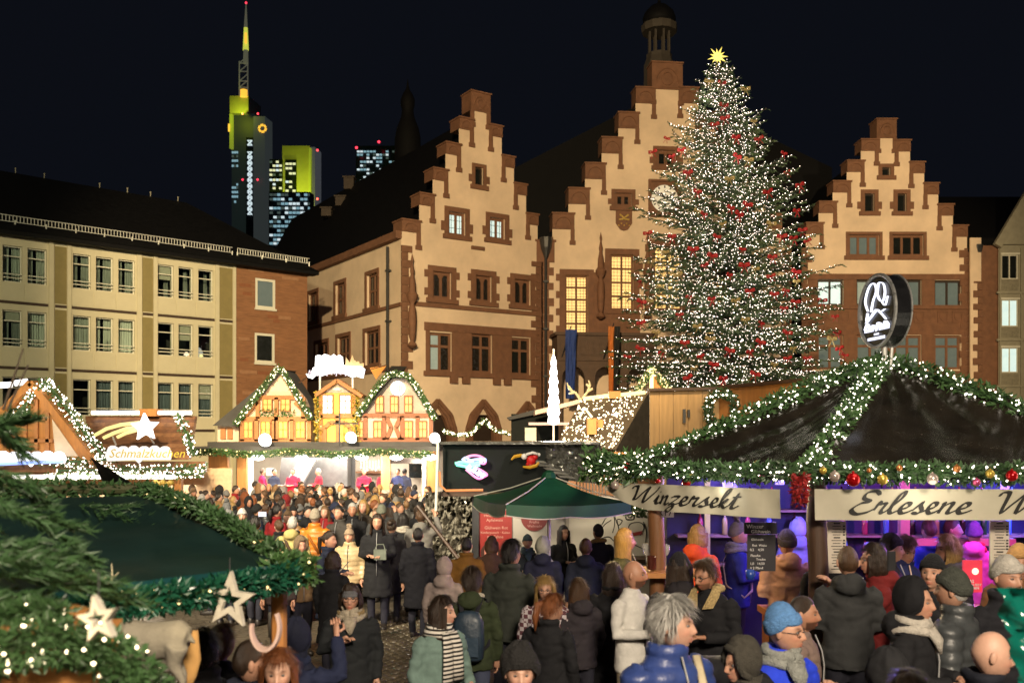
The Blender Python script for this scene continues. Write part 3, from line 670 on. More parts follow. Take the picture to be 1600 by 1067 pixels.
for x in (26, 76, 124, 216, 262, 300, 345):
    def fx(e, x=x): u = PO.u(x); c = PO.p(u, zE+4.6, -6); m = MB(c); m.tube([c, c+Vector((0, 0, .22))], .03, 6); m.ball(c+Vector((0, 0, .25)), .05, 6, k=4); return m.build('ridge_hook', M_GREYR, e, loc=c)
    shift(EO, fx)

# ------------------------------------------------------------------ far towers
def lit_rows(e, x0, x1, ys, Y, mats, cell, fill=.75, h=.6, base=None):
    for y in ys:
        x = x0
        while x < x1-cell*.4:
            if random.random() < fill:
                m = MB(); a = W(x, y, Y); b = W(min(x+cell*.8, x1), y+h, Y); o = Vector(e.location)
                m.box(((a.x+b.x)/2-o.x, a.y-.3-o.y, (a.z+b.z)/2-o.z), (abs(b.x-a.x), .6, abs(a.z-b.z))); m.build('window', random.choice(mats), e)
            x += cell
def tower_box(e, name, x0, x1, y0, Y, depth, m, rz=0, y1=700):
    a = W(x0, y0, Y); b = W(x1, y1, Y); o = Vector(e.location); k = MB(); k.hexa([Vector(q)-o for q in ((a.x, Y, b.z), (b.x, Y, b.z), (b.x+depth*.15, Y+depth, b.z), (a.x+depth*.15, Y+depth, b.z), (a.x, Y, a.z), (b.x, Y, a.z), (b.x+depth*.15, Y+depth, a.z), (a.x+depth*.15, Y+depth, a.z))])
    return k.build(name, m, e)
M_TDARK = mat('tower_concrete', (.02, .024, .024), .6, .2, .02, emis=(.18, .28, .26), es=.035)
M_TBACK = mat('tower_glass', (.012, .016, .02), .2, .2, .02)
M_YEL = mat('tower_cladding', (.5, .5, .4), .7, .15, .1)
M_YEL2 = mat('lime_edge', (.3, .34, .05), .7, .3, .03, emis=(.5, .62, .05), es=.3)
M_AMB = bulb('amber', (1, .5, .05), 1.2); M_TW = bulb('tower_white', (.75, .9, .95), .85); M_TB = bulb('tower_blue', (.4, .72, .85), .5); M_TY = bulb('tower_yellow', (.95, .95, .55), .8); M_RED = bulb('red_beacon', (1, .04, .08), 2.5)
YT = 620; kT = YT/F
T1 = empty('bank_tower', W(388, 700, YT), label='tallest dark tower with yellow crown and antenna mast', cat='skyscraper')
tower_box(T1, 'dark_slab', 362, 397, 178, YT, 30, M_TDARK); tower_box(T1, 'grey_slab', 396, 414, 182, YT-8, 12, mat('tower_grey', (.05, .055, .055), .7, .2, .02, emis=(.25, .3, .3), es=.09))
tower_box(T1, 'lit_crown', 359, 388, 150, YT-4, 20, M_YEL, y1=177); tower_box(T1, 'lit_edge', 358.5, 362, 178, YT-3, 4, M_YEL2, y1=232); tower_box(T1, 'glass_strip', 384.5, 396, 215, YT-1, 3, M_TBACK)
for x, y, Y, pw_ in ((373, 178, YT-14, 9000), (452, 334, 508, 13000), (474, 330, 508, 15000), (468, 270, 500, 9000)): lamp('tower_floodlight', 'POINT', W(x, y, Y), pw_, (.72, .85, .03), .5)
def rel(e, x, y, Y): return W(x, y, Y)-Vector(e.location)
for k, y in enumerate([220]+list(range(238, 332, 9))):     # lit lattice windows of the stair strip
    m = MB(); c = rel(T1, 390.3, y+3.5, YT-2); s = 3.6*kT
    for a, b in ((-1, -1), (1, -1), (1, 1), (-1, 1)): m.bar(c+Vector((a*s, 0, b*s)), c+Vector((0, 0, 0)), .9, .5)
    m.bar(c+Vector((-s, 0, s)), c+Vector((s, 0, s)), .7, .5); m.bar(c+Vector((-s, 0, -s)), c+Vector((s, 0, -s)), .7, .5); m.build('lattice_window', M_TW, T1)
lit_rows(T1, 362.5, 372, [237, 243, 250, 258, 287, 292, 299, 306, 314], YT, [M_TB, M_TB, M_GREENLIT], 3.6, .8, 3.2)
m = MB()
for x in (374, 387): m.bar(rel(T1, x, 150, YT), rel(T1, x, 96, YT), .7)
for y in (150, 137, 127, 112, 99): m.bar(rel(T1, 374, y, YT), rel(T1, 387, y, YT), .6); m.bar(rel(T1, 374, y, YT), rel(T1, 387, y-11, YT), .55)
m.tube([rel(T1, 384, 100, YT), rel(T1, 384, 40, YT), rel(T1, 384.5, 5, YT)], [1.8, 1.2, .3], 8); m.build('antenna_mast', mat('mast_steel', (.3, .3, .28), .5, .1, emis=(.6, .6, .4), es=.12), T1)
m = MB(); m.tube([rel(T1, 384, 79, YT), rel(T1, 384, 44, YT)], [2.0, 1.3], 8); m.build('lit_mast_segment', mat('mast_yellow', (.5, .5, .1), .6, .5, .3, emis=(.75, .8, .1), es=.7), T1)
m = MB(); m.tube([rel(T1, 384, 68, YT-3), rel(T1, 384, 52, YT-3)], .8, 6); m.build('amber_light', M_AMB, T1)
m = MB(); m.tube([rel(T1, 381, 152, YT-5), rel(T1, 381, 141, YT-5)], 2.4, 8); m.build('amber_light', M_AMB, T1)
for x, y in ((384.5, 5), (379, 178), (403, 178), (379, 281), (402.5, 281)): m = MB(); m.ball(rel(T1, x, y, YT-10), .75, 6, k=4); m.build('red_beacon', M_RED, T1)
m = MB(); c = rel(T1, 410, 201, YT-9)                      # ribbon emblem: six-sided ring
for k in range(6):
    t0, t1 = math.pi/3*k+.25, math.pi/3*(k+1)+.05; m.bar(c+Vector((2.4*math.cos(t0), 0, 2.4*math.sin(t0))), c+Vector((2.4*math.cos(t1), 0, 2.4*math.sin(t1))), .5, 1.35, up=(0, 0, 1))
m.build('roof_emblem', M_AMB, T1); m = MB(); m.box(rel(T1, 358, 200, YT-3), (1.2, 1, 5)); m.build('roof_emblem', M_AMB, T1)
T2 = empty('yellow_tower', W(460, 700, 520), label='yellow floodlit tower slab beside the tallest tower', cat='skyscraper')
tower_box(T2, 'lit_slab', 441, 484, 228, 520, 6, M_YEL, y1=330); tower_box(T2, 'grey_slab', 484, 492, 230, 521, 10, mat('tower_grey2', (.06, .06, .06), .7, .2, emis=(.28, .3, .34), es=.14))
tower_box(T2, 'lower_wing', 421, 441, 249, 519, 20, M_TBACK); lit_rows(T2, 421.5, 441, [252, 258, 265, 272, 280, 287, 293], 519, [M_TY, M_TW, M_GREENLIT], 5, .75, 3)
tower_box(T2, 'glass_strip', 446, 463, 250, 519.5, 2, M_TBACK, y1=312); lit_rows(T2, 446.5, 463, [255, 262, 270, 283, 291, 297, 304], 519, [M_TY, M_TW, M_TY], 5.5, .8, 3)
tower_box(T2, 'lit_edge', 483, 485.5, 231, 519, 3, M_YEL2, y1=320)
for x, y in ((496, 235), (496, 311)): m = MB(); m.ball(rel(T2, x, y, 515), .7, 6, k=4); m.build('red_beacon', M_RED, T2)
T3 = empty('glass_office_block', W(450, 700, 470), label='dark glass block with rows of pale blue lit windows below yellow tower', cat='skyscraper')
tower_box(T3, 'glass_body', 420, 484, 300, 470, 6, M_TBACK); lit_rows(T3, 421.5, 484, [303, 310, 317, 324, 331, 338, 345, 352, 359, 366, 373, 379], 469, [M_TB, M_TB, M_TW, M_GREENLIT], 6, .72, 3.4)
T4 = empty('distant_office_tower', W(590, 700, 560), label='distant dark tower with sparse lit rows left of the church spire', cat='skyscraper')
tower_box(T4, 'glass_body', 556, 622, 228, 560, 25, M_TBACK); lit_rows(T4, 558, 620, [236, 241, 246, 252, 258, 264, 270, 276, 282, 288], 559, [M_TB, M_TW, M_TB, M_GREENLIT], 5, .5, 2.6)
for x, y in ((557, 231), (592, 222)): m = MB(); m.ball(rel(T4, x, y, 550), .85, 6, k=4); m.build('red_beacon', M_RED, T4)
# dark tower with onion spire
b = W(637, 700, 115); k = 115/F; E5 = empty('spired_tower', b, label='black silhouette of old tower with onion spire behind left gable', cat='tower')
m = MB(); pr = [(24, 700), (24, 262), (20, 255), (21, 240), (20, 215), (17, 200), (13, 190), (10, 182), (9, 172), (11, 165), (11, 156), (8, 148), (3, 140), (1.5, 133), (.3, 124)]
m.lathe([(r*k, (700-y)*k) for r, y in pr], (0, 0, 0), 12); m.build('spire', mat('black_tower', (.004, .004, .005), .8, .1), E5, smooth=True, angle=40)
# chimneys on the dark roofs
for i, (x, y, h) in enumerate(((533, 300, 14), (546, 270, 18), (511, 318, 12))):
    b = W(x, y+h+9, 76); m = MB(b); m.box(b+Vector((0, 0, h/2*74/F)), (.8, .8, h*74/F)); m.box(b+Vector((0, 0, h*74/F+.05)), (1, 1, .12)); o = m.build('roof_chimney', mat('chimney_brick', (.06, .045, .035), .9, .3), loc=b)
    tag(o, ['chimney on the left gable house roof, middle of three', 'tallest roof chimney, behind the left gable house', 'lowest and leftmost roof chimney of the left gable house'][i], 'chimney')
# ------------------------------------------------------------------ shared decorations
M_BULBW = bulb('warm_white', (1, .8, .5), 6); M_BULBC = bulb('cool_white', (1, .88, .72), 7); M_BULBT = bulb('tree_white', (1, .82, .7), 9); M_BULBY = bulb('yellowish', (1, .72, .3), 3)
M_NEEDLE = mat('fir_needles', (.04, .072, .026), .6, .5, .8, detail=6); M_BARK = mat('bark', (.05, .035, .022), .9, .3)
M_LEAF = mat('garland_leaf', (.055, .125, .035), .5, .5, 3); M_LEAFD = mat('garland_leaf_dark', (.038, .088, .028), .5, .5, 3); M_TINSEL = mat('teal_tinsel', (.008, .065, .036), .35, .5, 6)
M_WOOD = mat('pale_wood', (.42, .26, .11), .65, .25, 3, .15, 30, stretch=(3, 3, .3)); M_WOODO = mat('orange_wood', (.40, .17, .045), .6, .25, 3, .15, 30, stretch=(3, 3, .3))
M_WOODD = mat('dark_wood', (.06, .03, .016), .55, .3, 3, .2, 20, stretch=(3, 3, .3)); M_WOODM = mat('brown_wood', (.17, .075, .03), .45, .3, 3, .2, 20, stretch=(3, 3, .3))
M_TARP = mat('black_tarp', (.022, .018, .013), .24, .5, 3, .1, 9, detail=8); M_ROOFG = mat('grey_roof_felt', (.05, .05, .05), .8, .3, 2)
def leafy(mb, path, rad, per_m, size, m=0, flat=.0):
    """leaves all round a path of 3D points"""
    for a, b in zip(path, path[1:]):
        a, b = Vector(a), Vector(b); L = (b-a).length; d = (b-a).normalized(); s = d.orthogonal().normalized(); t = d.cross(s)
        for k in range(max(1, int(L*per_m))):
            ang = random.random()*6.283; o = (s*math.cos(ang)+t*math.sin(ang)); r = rad*math.sqrt(random.random())
            p = a+d*(L*random.random())+o*r; q = (o*random.uniform(.4, 1)+d*random.uniform(-1, 1)+Vector((random.uniform(-.3, .3), random.uniform(-.3, .3), random.uniform(-.4, .3)))).normalized()
            sz = size*random.uniform(.6, 1.3); n = q.orthogonal(); n.rotate(Matrix.Rotation(random.random()*6.283, 3, q)); n = n.normalized()*sz*.24; up = q.cross(n).normalized()*sz*.1
            mb.add([p, p+q*sz*.45+n+up, p+q*sz, p+q*sz*.45-n+up], [(0, 1, 2), (0, 2, 3)], m)
def bulbs_on(mb, path, rad, per_m, size, m=0):
    for a, b in zip(path, path[1:]):
        a, b = Vector(a), Vector(b); L = (b-a).length; d = (b-a).normalized(); s = d.orthogonal().normalized(); t = d.cross(s); n = L*per_m; n = int(n)+(random.random() < n-int(n))
        for k in range(n):
            ang = random.random()*6.283; mb.octa(a+d*(L*random.random())+(s*math.cos(ang)+t*math.sin(ang))*rad*random.uniform(.75, 1.15), size*random.uniform(.75, 1.2), m)
def garland(label, path, rad, per_m, size, bpm, bsize, leaf=M_LEAF, blb=M_BULBW, parent=None, name='garland', group=None):
    o = Vector(path[0]); e = empty(name, o, label=None if parent else label, cat=None if parent else 'garland', group=group)
    if parent: e.parent = parent; e.location = o-Vector(parent.location)
    pts = [Vector(p)-o for p in path]
    m = MB(); leafy(m, pts, rad, per_m, size); tag(m.build('foliage', leaf, e), kind='stuff')
    if bpm: m = MB(); bulbs_on(m, pts, rad, bpm, bsize); tag(m.build('fairy_lights', blb, e), kind='stuff')
    m = MB(); m.tube(pts, rad*.3, 5); m.build('core', M_LEAFD, e)
    return e
def lerp(a, b, n, sag=0, jit=0): return [Vector(a).lerp(Vector(b), k/n)+Vector((random.uniform(-jit, jit), random.uniform(-jit, jit), -sag*4*(k/n)*(1-k/n)+random.uniform(-jit, jit))) for k in range(n+1)]
def txt(s, size, m, parent, loc, rot=(R(90), 0, 0), name='lettering', align='LEFT', sx=1, shear=0):
    c = bpy.data.curves.new('t', 'FONT'); c.body = s; c.size = size; c.align_x = align; c.shear = shear; c.resolution_u = 2; c.extrude = .002
    t = bpy.data.objects.new('t', c); COL.objects.link(t); me = bpy.data.meshes.new_from_object(t.evaluated_get(bpy.context.evaluated_depsgraph_get())); bpy.data.objects.remove(t)
    me.materials.clear(); me.materials.append(m); o = bpy.data.objects.new(name, me); COL.objects.link(o); o.parent = parent; o.location = loc; o.rotation_euler = rot; o.scale.x = sx; return o
GLY = {'W': ([[(0, 1.6), (.12, 1.95), (.45, 1.95), (.52, 1.2), (.55, .05), (1.0, 1.0), (1.38, 1.9), (1.34, 1.0), (1.42, .02), (1.9, 1.1), (2.35, 2.05)]], 2.2),
 'i': ([[(0, .25), (.25, .98), (.2, .3), (.34, .03), (.62, .3)], [(.34, 1.38), (.42, 1.5)]], .62), 'n': ([[(0, .85), (.12, .97), (.08, .5), (.02, 0), (.14, .6), (.46, 1.0), (.56, .8), (.5, .15), (.64, .02), (.92, .3)]], .92),
 'z': ([[(0, .82), (.2, 1.0), (.55, .92), (.05, .05), (.32, .14), (.42, -.35), (.15, -.82), (-.12, -.6), (.3, -.08), (.78, .3)]], .78), 'e': ([[(0, .3), (.42, .6), (.44, .95), (.2, .95), (.06, .45), (.22, .02), (.48, .08), (.76, .35)]], .74),
 'r': ([[(0, .3), (.18, 1.1), (.26, .88), (.55, .92), (.45, .3), (.54, .04), (.82, .3)]], .8), 's': ([[(0, .25), (.38, 1.05), (.38, .7), (.52, .3), (.36, .0), (.04, .1)], [(.36, .02), (.8, .32)]], .78),
 'k': ([[(0, .3), (.42, 1.75), (.34, 2.1), (.2, 1.7), (.06, 0)], [(.1, .42), (.5, .98), (.44, .62), (.18, .5), (.5, .03), (.84, .35)]], .84), 't': ([[(0, .3), (.36, 1.65), (.22, .3), (.38, .02), (.72, .35)], [(.0, 1.2), (.68, 1.34)]], .72),
 'E': ([[(1.1, 1.72), (.85, 2.08), (.35, 1.95), (.28, 1.45), (.72, 1.15), (.2, .95), (-.12, .4), (.2, -.02), (.75, .12), (1.2, .5)]], 1.15), 'l': ([[(0, .3), (.46, 1.5), (.46, 2.05), (.24, 1.7), (.12, .4), (.28, .02), (.62, .3)]], .6)}
def catmull(p, n=7):
    p = [Vector(q) for q in p]; p = [p[0]*2-p[1]]+p+[p[-1]*2-p[-2]]; out = []
    for i in range(1, len(p)-2):
        for k in range(n):
            t = k/n; out.append(.5*((2*p[i])+(p[i+1]-p[i-1])*t+(2*p[i-1]-5*p[i]+4*p[i+1]-p[i+2])*t*t+(3*p[i]-p[i-1]-3*p[i+1]+p[i+2])*t**3))
    return out+[p[-2]]
def brush(text, fn, h, wmin=.05, wvar=.11, slant=.3, xs=1.7):
    """brush lettering: fn(x, z) places a point of the sign's face"""
    m = MB(); x0 = 0
    for ch in text:
        st, adv = GLY[ch]
        for s in st:
            c = catmull(s)
            if len(c) < 2: continue
            L = []; Rr = []
            for i, q in enumerate(c):
                d = (c[min(i+1, len(c)-1)]-c[max(i-1, 0)]); d = d.normalized() if d.length > 1e-6 else Vector((1, 0)); nn = Vector((-d.y, d.x))
                wd = wmin+wvar*abs(d.x*math.sin(R(55))-d.y*math.cos(R(55)))**1.2*min(1, .35+i/4, .35+(len(c)-1-i)/4)
                for q2, lst in ((q+nn*wd, L), (q-nn*wd, Rr)): lst.append(fn((x0+q2.x+q2.y*slant)*h*xs, q2.y*h))
            k = len(L); m.add(L+Rr, [(i, i+1, k+i+1, k+i) for i in range(k-1)])
        x0 += adv
    return m, x0*h*xs

# ------------------------------------------------------------------ the big Christmas tree
TPROF = lambda t: float(np.interp(t, [0, .22, .36, .52, .68, .84, .93, .98, 1], [6.0, 5.7, 5.1, 4.3, 3.3, 1.85, 1.0, .45, .15]))
def xmas_tree():
    Y = 45; zt = W(0, 100, Y).z; bx = W(1122, 0, Y).x; g = ground(Y)
    e = empty('christmas_tree', (bx+.72, Y, g), label='huge fir tree covered in white fairy lights in front of the town hall', cat='tree'); H = zt-g
    m = MB(); m.tube([(0, 0, 0), (0, 0, H*.5), (-.72, 0, H)], [.42, .25, .03], 10); m.build('trunk', M_BARK, e)
    m = MB()
    for k in range(11):                                    # many-pointed star on top
        t = 2*math.pi*k/11; L = .52 if k % 2 == 0 else .4; c = Vector((-.74, 0, H+.35)); d = Vector((math.cos(t), 0, math.sin(t))); s = Vector((-d.z, 0, d.x))
        m.add([c+s*.09, c+d*L, c-s*.09, c+Vector((0, -.14, 0)), c+Vector((0, .14, 0))], [(0, 1, 3), (1, 2, 3), (1, 0, 4), (2, 1, 4)])
    m.build('star', bulb('star', (1, .75, .12), 1.6), e)
    fo = MB(); bu = MB(); tips = []; br = MB()
    z = 2.2; lev = 0
    prof = TPROF
    while z < H-.15:
        t = (z-1.5)/(H-1.5); Lm = prof(max(0, t)); n = int(14+12*(1-t)); ph = random.random()*6.28
        for k in range(n):
            a = ph+2*math.pi*k/n+random.uniform(-.2, .2); L = Lm*random.uniform(.62, 1.12)
            if random.random() < .06: L *= 1.12
            back = math.sin(a) > .75
            d = Vector((math.cos(a), math.sin(a), 0)); pts = []; up = .35*t+.02; zz = z+random.uniform(-.3, .3)
            for q in range(7):
                f = q/6; pts.append(Vector((-.72*t, 0, zz))+d*L*f+Vector((0, 0, L*(up*f-.28*f*f*(1-t*.9)+.1*f**4))))
            br.tube(pts, [max(.012, .05*(1-t*.6)*(1-q/6.5)) for q in range(7)], 4, caps=False)
            tips.append(pts[-1])
            if back: continue
            nb = max(5, int(L*6.5))
            for b in range(nb):
                f = (b+random.random())/nb; f = .12+.88*f; i = min(5, int(f*6)); p = pts[i].lerp(pts[i+1], f*6-i); side = random.choice((-1, 1)); dd = (pts[i+1]-pts[i]).normalized()
                s = Vector((-d.y, d.x, 0))*side; bl = (.28+.75*(1-f)*min(1, L/3.5))*random.uniform(.6, 1.2); q = (dd*random.uniform(.35, .8)+s*random.uniform(.3, .9)+Vector((0, 0, random.uniform(-.3, .15)))).normalized()
                nt_ = max(5, int(bl*19))
                for k2 in range(nt_):
                    g2 = k2/nt_; c = p+q*bl*g2+Vector((0, 0, -.12*g2*g2*bl)); ax = (q+Vector((random.uniform(-.8, .8), random.uniform(-.8, .8), random.uniform(-.7, .5)))).normalized(); sz = random.uniform(.12, .24)*(1-.3*t); nn = ax.orthogonal(); nn.rotate(Matrix.Rotation(random.random()*6.28, 3, ax)); nn = nn.normalized()*sz*.22
                    fo.add([c-nn, c+ax*sz, c+nn], [(0, 1, 2)])
                nbulb = bl*2.3*(1.5 if t > .8 else 1)
                for k2 in range(int(nbulb)+(random.random() < nbulb % 1)):
                    bu.octa(p+q*bl*random.random()+Vector((0, 0, .04)), random.uniform(.01, .021))
        z += .5-.16*t; lev += 1
    tag(fo.build('needles', M_NEEDLE, e), kind='stuff'); tag(bu.build('fairy_lights', M_BULBT, e), kind='stuff'); br.build('branches', M_BARK, e)
    for k in range(26):
        t = random.random()**.8*.9; a = random.uniform(-3.0, -.14); r = prof(t)*random.uniform(.5, 1.0)
        lamp('tree_glow', 'POINT', (bx+.72-.72*t+r*math.cos(a), Y+r*math.sin(a)-.3, g+1.5+t*(H-1.5)), 34, (1, .9, .72), .5)
    return e, tips, H, g, bx, Y
ET, tips, TH, TG, TX, TY = xmas_tree()
def bow_mesh():
    m = MB()
    for s in (-1, 1):
        pts = [Vector((0, 0, 0)), Vector((s*.1, -.05, .09)), Vector((s*.22, -.04, .1)), Vector((s*.24, 0, .01)), Vector((s*.12, .02, -.02)), Vector((0, 0, 0))]
        m.tube(pts, [(.02, .05)]*2+[(.025, .07)]*2+[(.02, .05)]*2, 5); m.tube([Vector((0, 0, 0)), Vector((s*.07, -.02, -.18)), Vector((s*.16, 0, -.36))], [(.015, .03), (.02, .045), (.02, .05)], 4)
    m.ball((0, -.03, 0), .045, 6, k=4); return m.mesh('bow', True)
BOW = bow_mesh(); M_BOWR = mat('red_ribbon', (.3, .006, .01), .5, .2); M_BOWG = mat('gold_ribbon', (.26, .2, .08), .45, .2)
redpx = [(1042, 217), (1050, 245), (1020, 238), (1075, 270), (1128, 130), (1131, 165), (1133, 185), (1150, 215), (1186, 217), (1090, 300), (1065, 235), (1117, 195), (1012, 365), (1050, 370), (1083, 390), (1120, 370), (1152, 245), (1160, 390), (1113, 400), (1101, 415), (1140, 430), (1163, 415), (1001, 440), (1002, 472), (1078, 465), (1112, 468), (1062, 492), (1222, 370), (1207, 402), (1205, 432), (1245, 330), (1250, 290), (1230, 270), (1225, 240), (1240, 373), (1262, 377), (1225, 482), (1228, 455), (1243, 472), (1254, 360), (1000, 545), (1002, 505), (980, 558), (1035, 552), (1070, 536), (1095, 557), (1115, 570), (1140, 548), (1190, 505), (1188, 535), (1172, 550), (1230, 520), (1231, 560), (1262, 560), (1244, 425), (1308, 520), (1312, 545), (1320, 555), (1285, 470), (1305, 495), (1210, 460), (1168, 320), (1030, 600), (1075, 590), (1130, 592), (1180, 585), (1155, 335), (1200, 300), (1142, 325), (1100, 335), (1172, 455)]
goldpx = [(1108, 128), (1165, 140), (1178, 190), (1060, 290), (1080, 250), (1090, 330), (1040, 395), (1018, 410), (1140, 280), (1205, 350), (1165, 500), (1090, 510), (1025, 520), (1180, 420), (1060, 430), (1245, 440), (1300, 530), (1240, 545), (1150, 470), (1210, 570), (1110, 530), (1085, 575), (1015, 470), (1170, 250), (1130, 350)]
def hang(px, M_, lab, grp):
    for i, (x, y) in enumerate(px):
        zz = CH-(y-HOR)/F*43; t = (zz-TG-1.5)/(TH-1.5); r = TPROF(t)*.98; dx = (x-800)/F*42-TX-.72+.72*t
        yy = TY-math.sqrt(max(.15, r*r-dx*dx)); p = W(x, y, yy); o = link('ribbon_bow', BOW, M_, None, p, random.uniform(-.5, .5)); s = random.uniform(.6, .95); o.scale = (s, s, s)
        o.rotation_euler.y = random.uniform(-.4, .4); tag(o, lab, 'bow', grp)
hang(redpx, M_BOWR, 'red ribbon bow tied to the big lit fir tree', 'red bows on the big tree')
hang(goldpx, M_BOWG, 'pale gold ribbon bow tied to the big lit fir tree', 'gold bows on the big tree')

# ------------------------------------------------------------------ decorated grill stall with three little houses (middle left)
YB = 32
def wb(x, y, dy=0): return W(x, y, YB)+Vector((0, dy, 0))
SB = empty('grill_stall', (wb(505, 0).x, YB, ground(YB)), label='long grill stall with three little half-timbered houses on its roof', cat='market stall'); sbo = Vector(SB.location)
def qb(x, y, dy=0): return wb(x, y, dy)-sbo
def fbox(m, x0, y0, x1, y1, d0, d1, mi=0):
    a, b = qb(x0, y1, d0), qb(x1, y0, d0); m.box(((a.x+b.x)/2, (a.y)+(d1-d0)/2, (a.z+b.z)/2), (b.x-a.x, d1-d0, b.z-a.z), m=mi)
M_WALLP = mat('pink_plaster', (.72, .55, .42), .8, .1); M_TIMB = mat('timber_orange', (.36, .15, .05), .6, .2); M_TIMR = mat('timber_red', (.22, .075, .03), .6, .2); M_GREYW = mat('grey_plaster', (.4, .34, .3), .8, .1)
M_YWIN = mat('amber_lit_pane', (.8, .5, .1), .4, .3, 3, emis=(1, .52, .06), es=.95); M_OWIN = mat('orange_lit_pane', (.8, .4, .1), .4, .3, 3, emis=(1, .42, .1), es=.8); M_WWIN = mat('white_lit_pane', (.8, .8, .8), .4, .05, emis=(1, .97, .95), es=1.6)
M_YWALL = mat('yellow_plaster', (.75, .58, .12), .7, .15, 2)
def part(name, mm, fn, parent=None, **k):
    m = MB(); fn(m); return m.build(name, mm, parent or SB, **k)
def bwin(x0, y0, x1, y1, pm, fr, nx=2, ny=2, d=-.1):
    def f(m):
        t = (x1-x0)*.07
        fbox(m, x0-1, y0-1, x0+t, y1+1, d-.06, d+.04); fbox(m, x1-t, y0-1, x1+1, y1+1, d-.06, d+.04); fbox(m, x0+t, y0-1, x1-t, y0+t, d-.06, d+.04); fbox(m, x0+t, y1-t, x1-t, y1+1, d-.06, d+.04)
        for k in range(1, nx): x = x0+(x1-x0)*k/nx; fbox(m, x-.5, y0+t, x+.5, y1-t, d-.05, d+.03)
        for k in range(1, ny): y = y0+(y1-y0)*k/ny; fbox(m, x0+t, y-.5, x1-t, y+.5, d-.045, d+.03)
    o = part('window', fr, f); part('pane', pm, lambda m: fbox(m, x0+.6, y0+.6, x1-.6, y1-.6, d+.01, d+.03), o)
def bface(name, poly, d, th, mm): return part(name, mm, lambda m: m.prism([qb(x, y, d) for x, y in poly], (0, th, 0)))
def btim(pairs, mm, wd=.14, d=-.08, name='timber'):
    for (x0, y0, x1, y1) in pairs: part(name, mm, lambda m: m.bar(qb(x0, y0, d), qb(x1, y1, d), wd, .1, up=(0, 1, 0)))
# stall body
part('stall_roof', M_ROOFG, lambda m: (fbox(m, 316, 697, 690, 704, -.9, 3.6), fbox(m, 330, 690, 684, 697, -.4, 3.2)))
part('back_wall', mat('white_panel', (.52, .45, .36), .6, .15, 1), lambda m: fbox(m, 330, 704, 690, 830, 3.3, 3.4))
part('counter', M_WOODO, lambda m: (fbox(m, 330, 797, 690, 835, -.2, .25), fbox(m, 326, 793, 694, 797, -.35, .35)))
for x0, x1, mm in ((327, 357, M_WOODO), (372, 386, M_WOODO), (596, 610, M_WOOD), (660, 666, M_WHITEFRAME), (668, 684, M_WOODO)): part('post', mm, lambda m: fbox(m, x0, 704, x1, 830, -.1, .12))
part('kitchen_hood', mat('dark_steel', (.16, .16, .16), .35, .2, metal=.5), lambda m: m.prism([qb(415, 717, 2.2), qb(525, 717, 2.2), qb(525, 765, 2.2), qb(410, 765, 2.2)], (0, .9, 0)))
part('kitchen_hood', mat('pale_steel', (.5, .5, .5), .3, .2, metal=.4), lambda m: m.prism([qb(452, 720, 1.6), qb(478, 720, 1.6), qb(455, 762, 1.6), qb(425, 762, 1.6)], (0, .3, 0)))
for k in range(9): part('hanging_ladle', MATS['pale_steel'], lambda m: (m.tube([qb(545+k*5, 722, 2.6), qb(545+k*5, 734+k % 3*2, 2.6)], .015, 5), m.ball(qb(545+k*5, 735+k % 3*2, 2.6), .05, 6, k=4)))
part('wall_shelf', M_WOODM, lambda m: fbox(m, 535, 741, 592, 744, 2.7, 3.2)); part('grill_plate', MATS['dark_steel'], lambda m: fbox(m, 420, 778, 560, 794, .6, 1.3)); part('dark_panel', MATS['dark_steel'], lambda m: fbox(m, 482, 712, 530, 790, 3.2, 3.29)); part('menu_board', M_DARKFRAME, lambda m: fbox(m, 610, 716, 660, 724, -.05, .02))
for k in range(14): part('tray', random.choice((M_STEEL, M_WOOD, M_WHITEFRAME)), lambda m: fbox(m, 385+k*20, 787, 399+k*20, 793, -.1, .2))
part('fridge', M_WHITEFRAME, lambda m: fbox(m, 358, 716, 371, 790, 1.2, 2)); part('glass_shelf', M_DARKPANE, lambda m: fbox(m, 625, 725, 650, 752, 2.8, 3)); part('menu_board', M_WHITEFRAME, lambda m: fbox(m, 385, 735, 396, 748, 2.6, 2.7))
for x in (407, 474, 535, 567, 621, 674):
    part('lamp', bulb('oval_lamp', (1, .97, .95), 5), lambda m: m.ball(qb(x, 714, -.3), .2, 10, k=6, sq=(1.15, 1, .55)), smooth=True)
lamp('stall_light', 'AREA', sbo+qb(505, 708, 1.4), 560, (1, .9, .76), 5.5, sbo+qb(505, 830, 1.4)).data.size_y = 2
bpy.data.objects['stall_light'].data.shape = 'RECTANGLE'
for x in (420, 500, 580, 650): lamp('stall_lamp_light', 'POINT', sbo+qb(x, 722, -.5), 120, (1, .9, .75), .15)
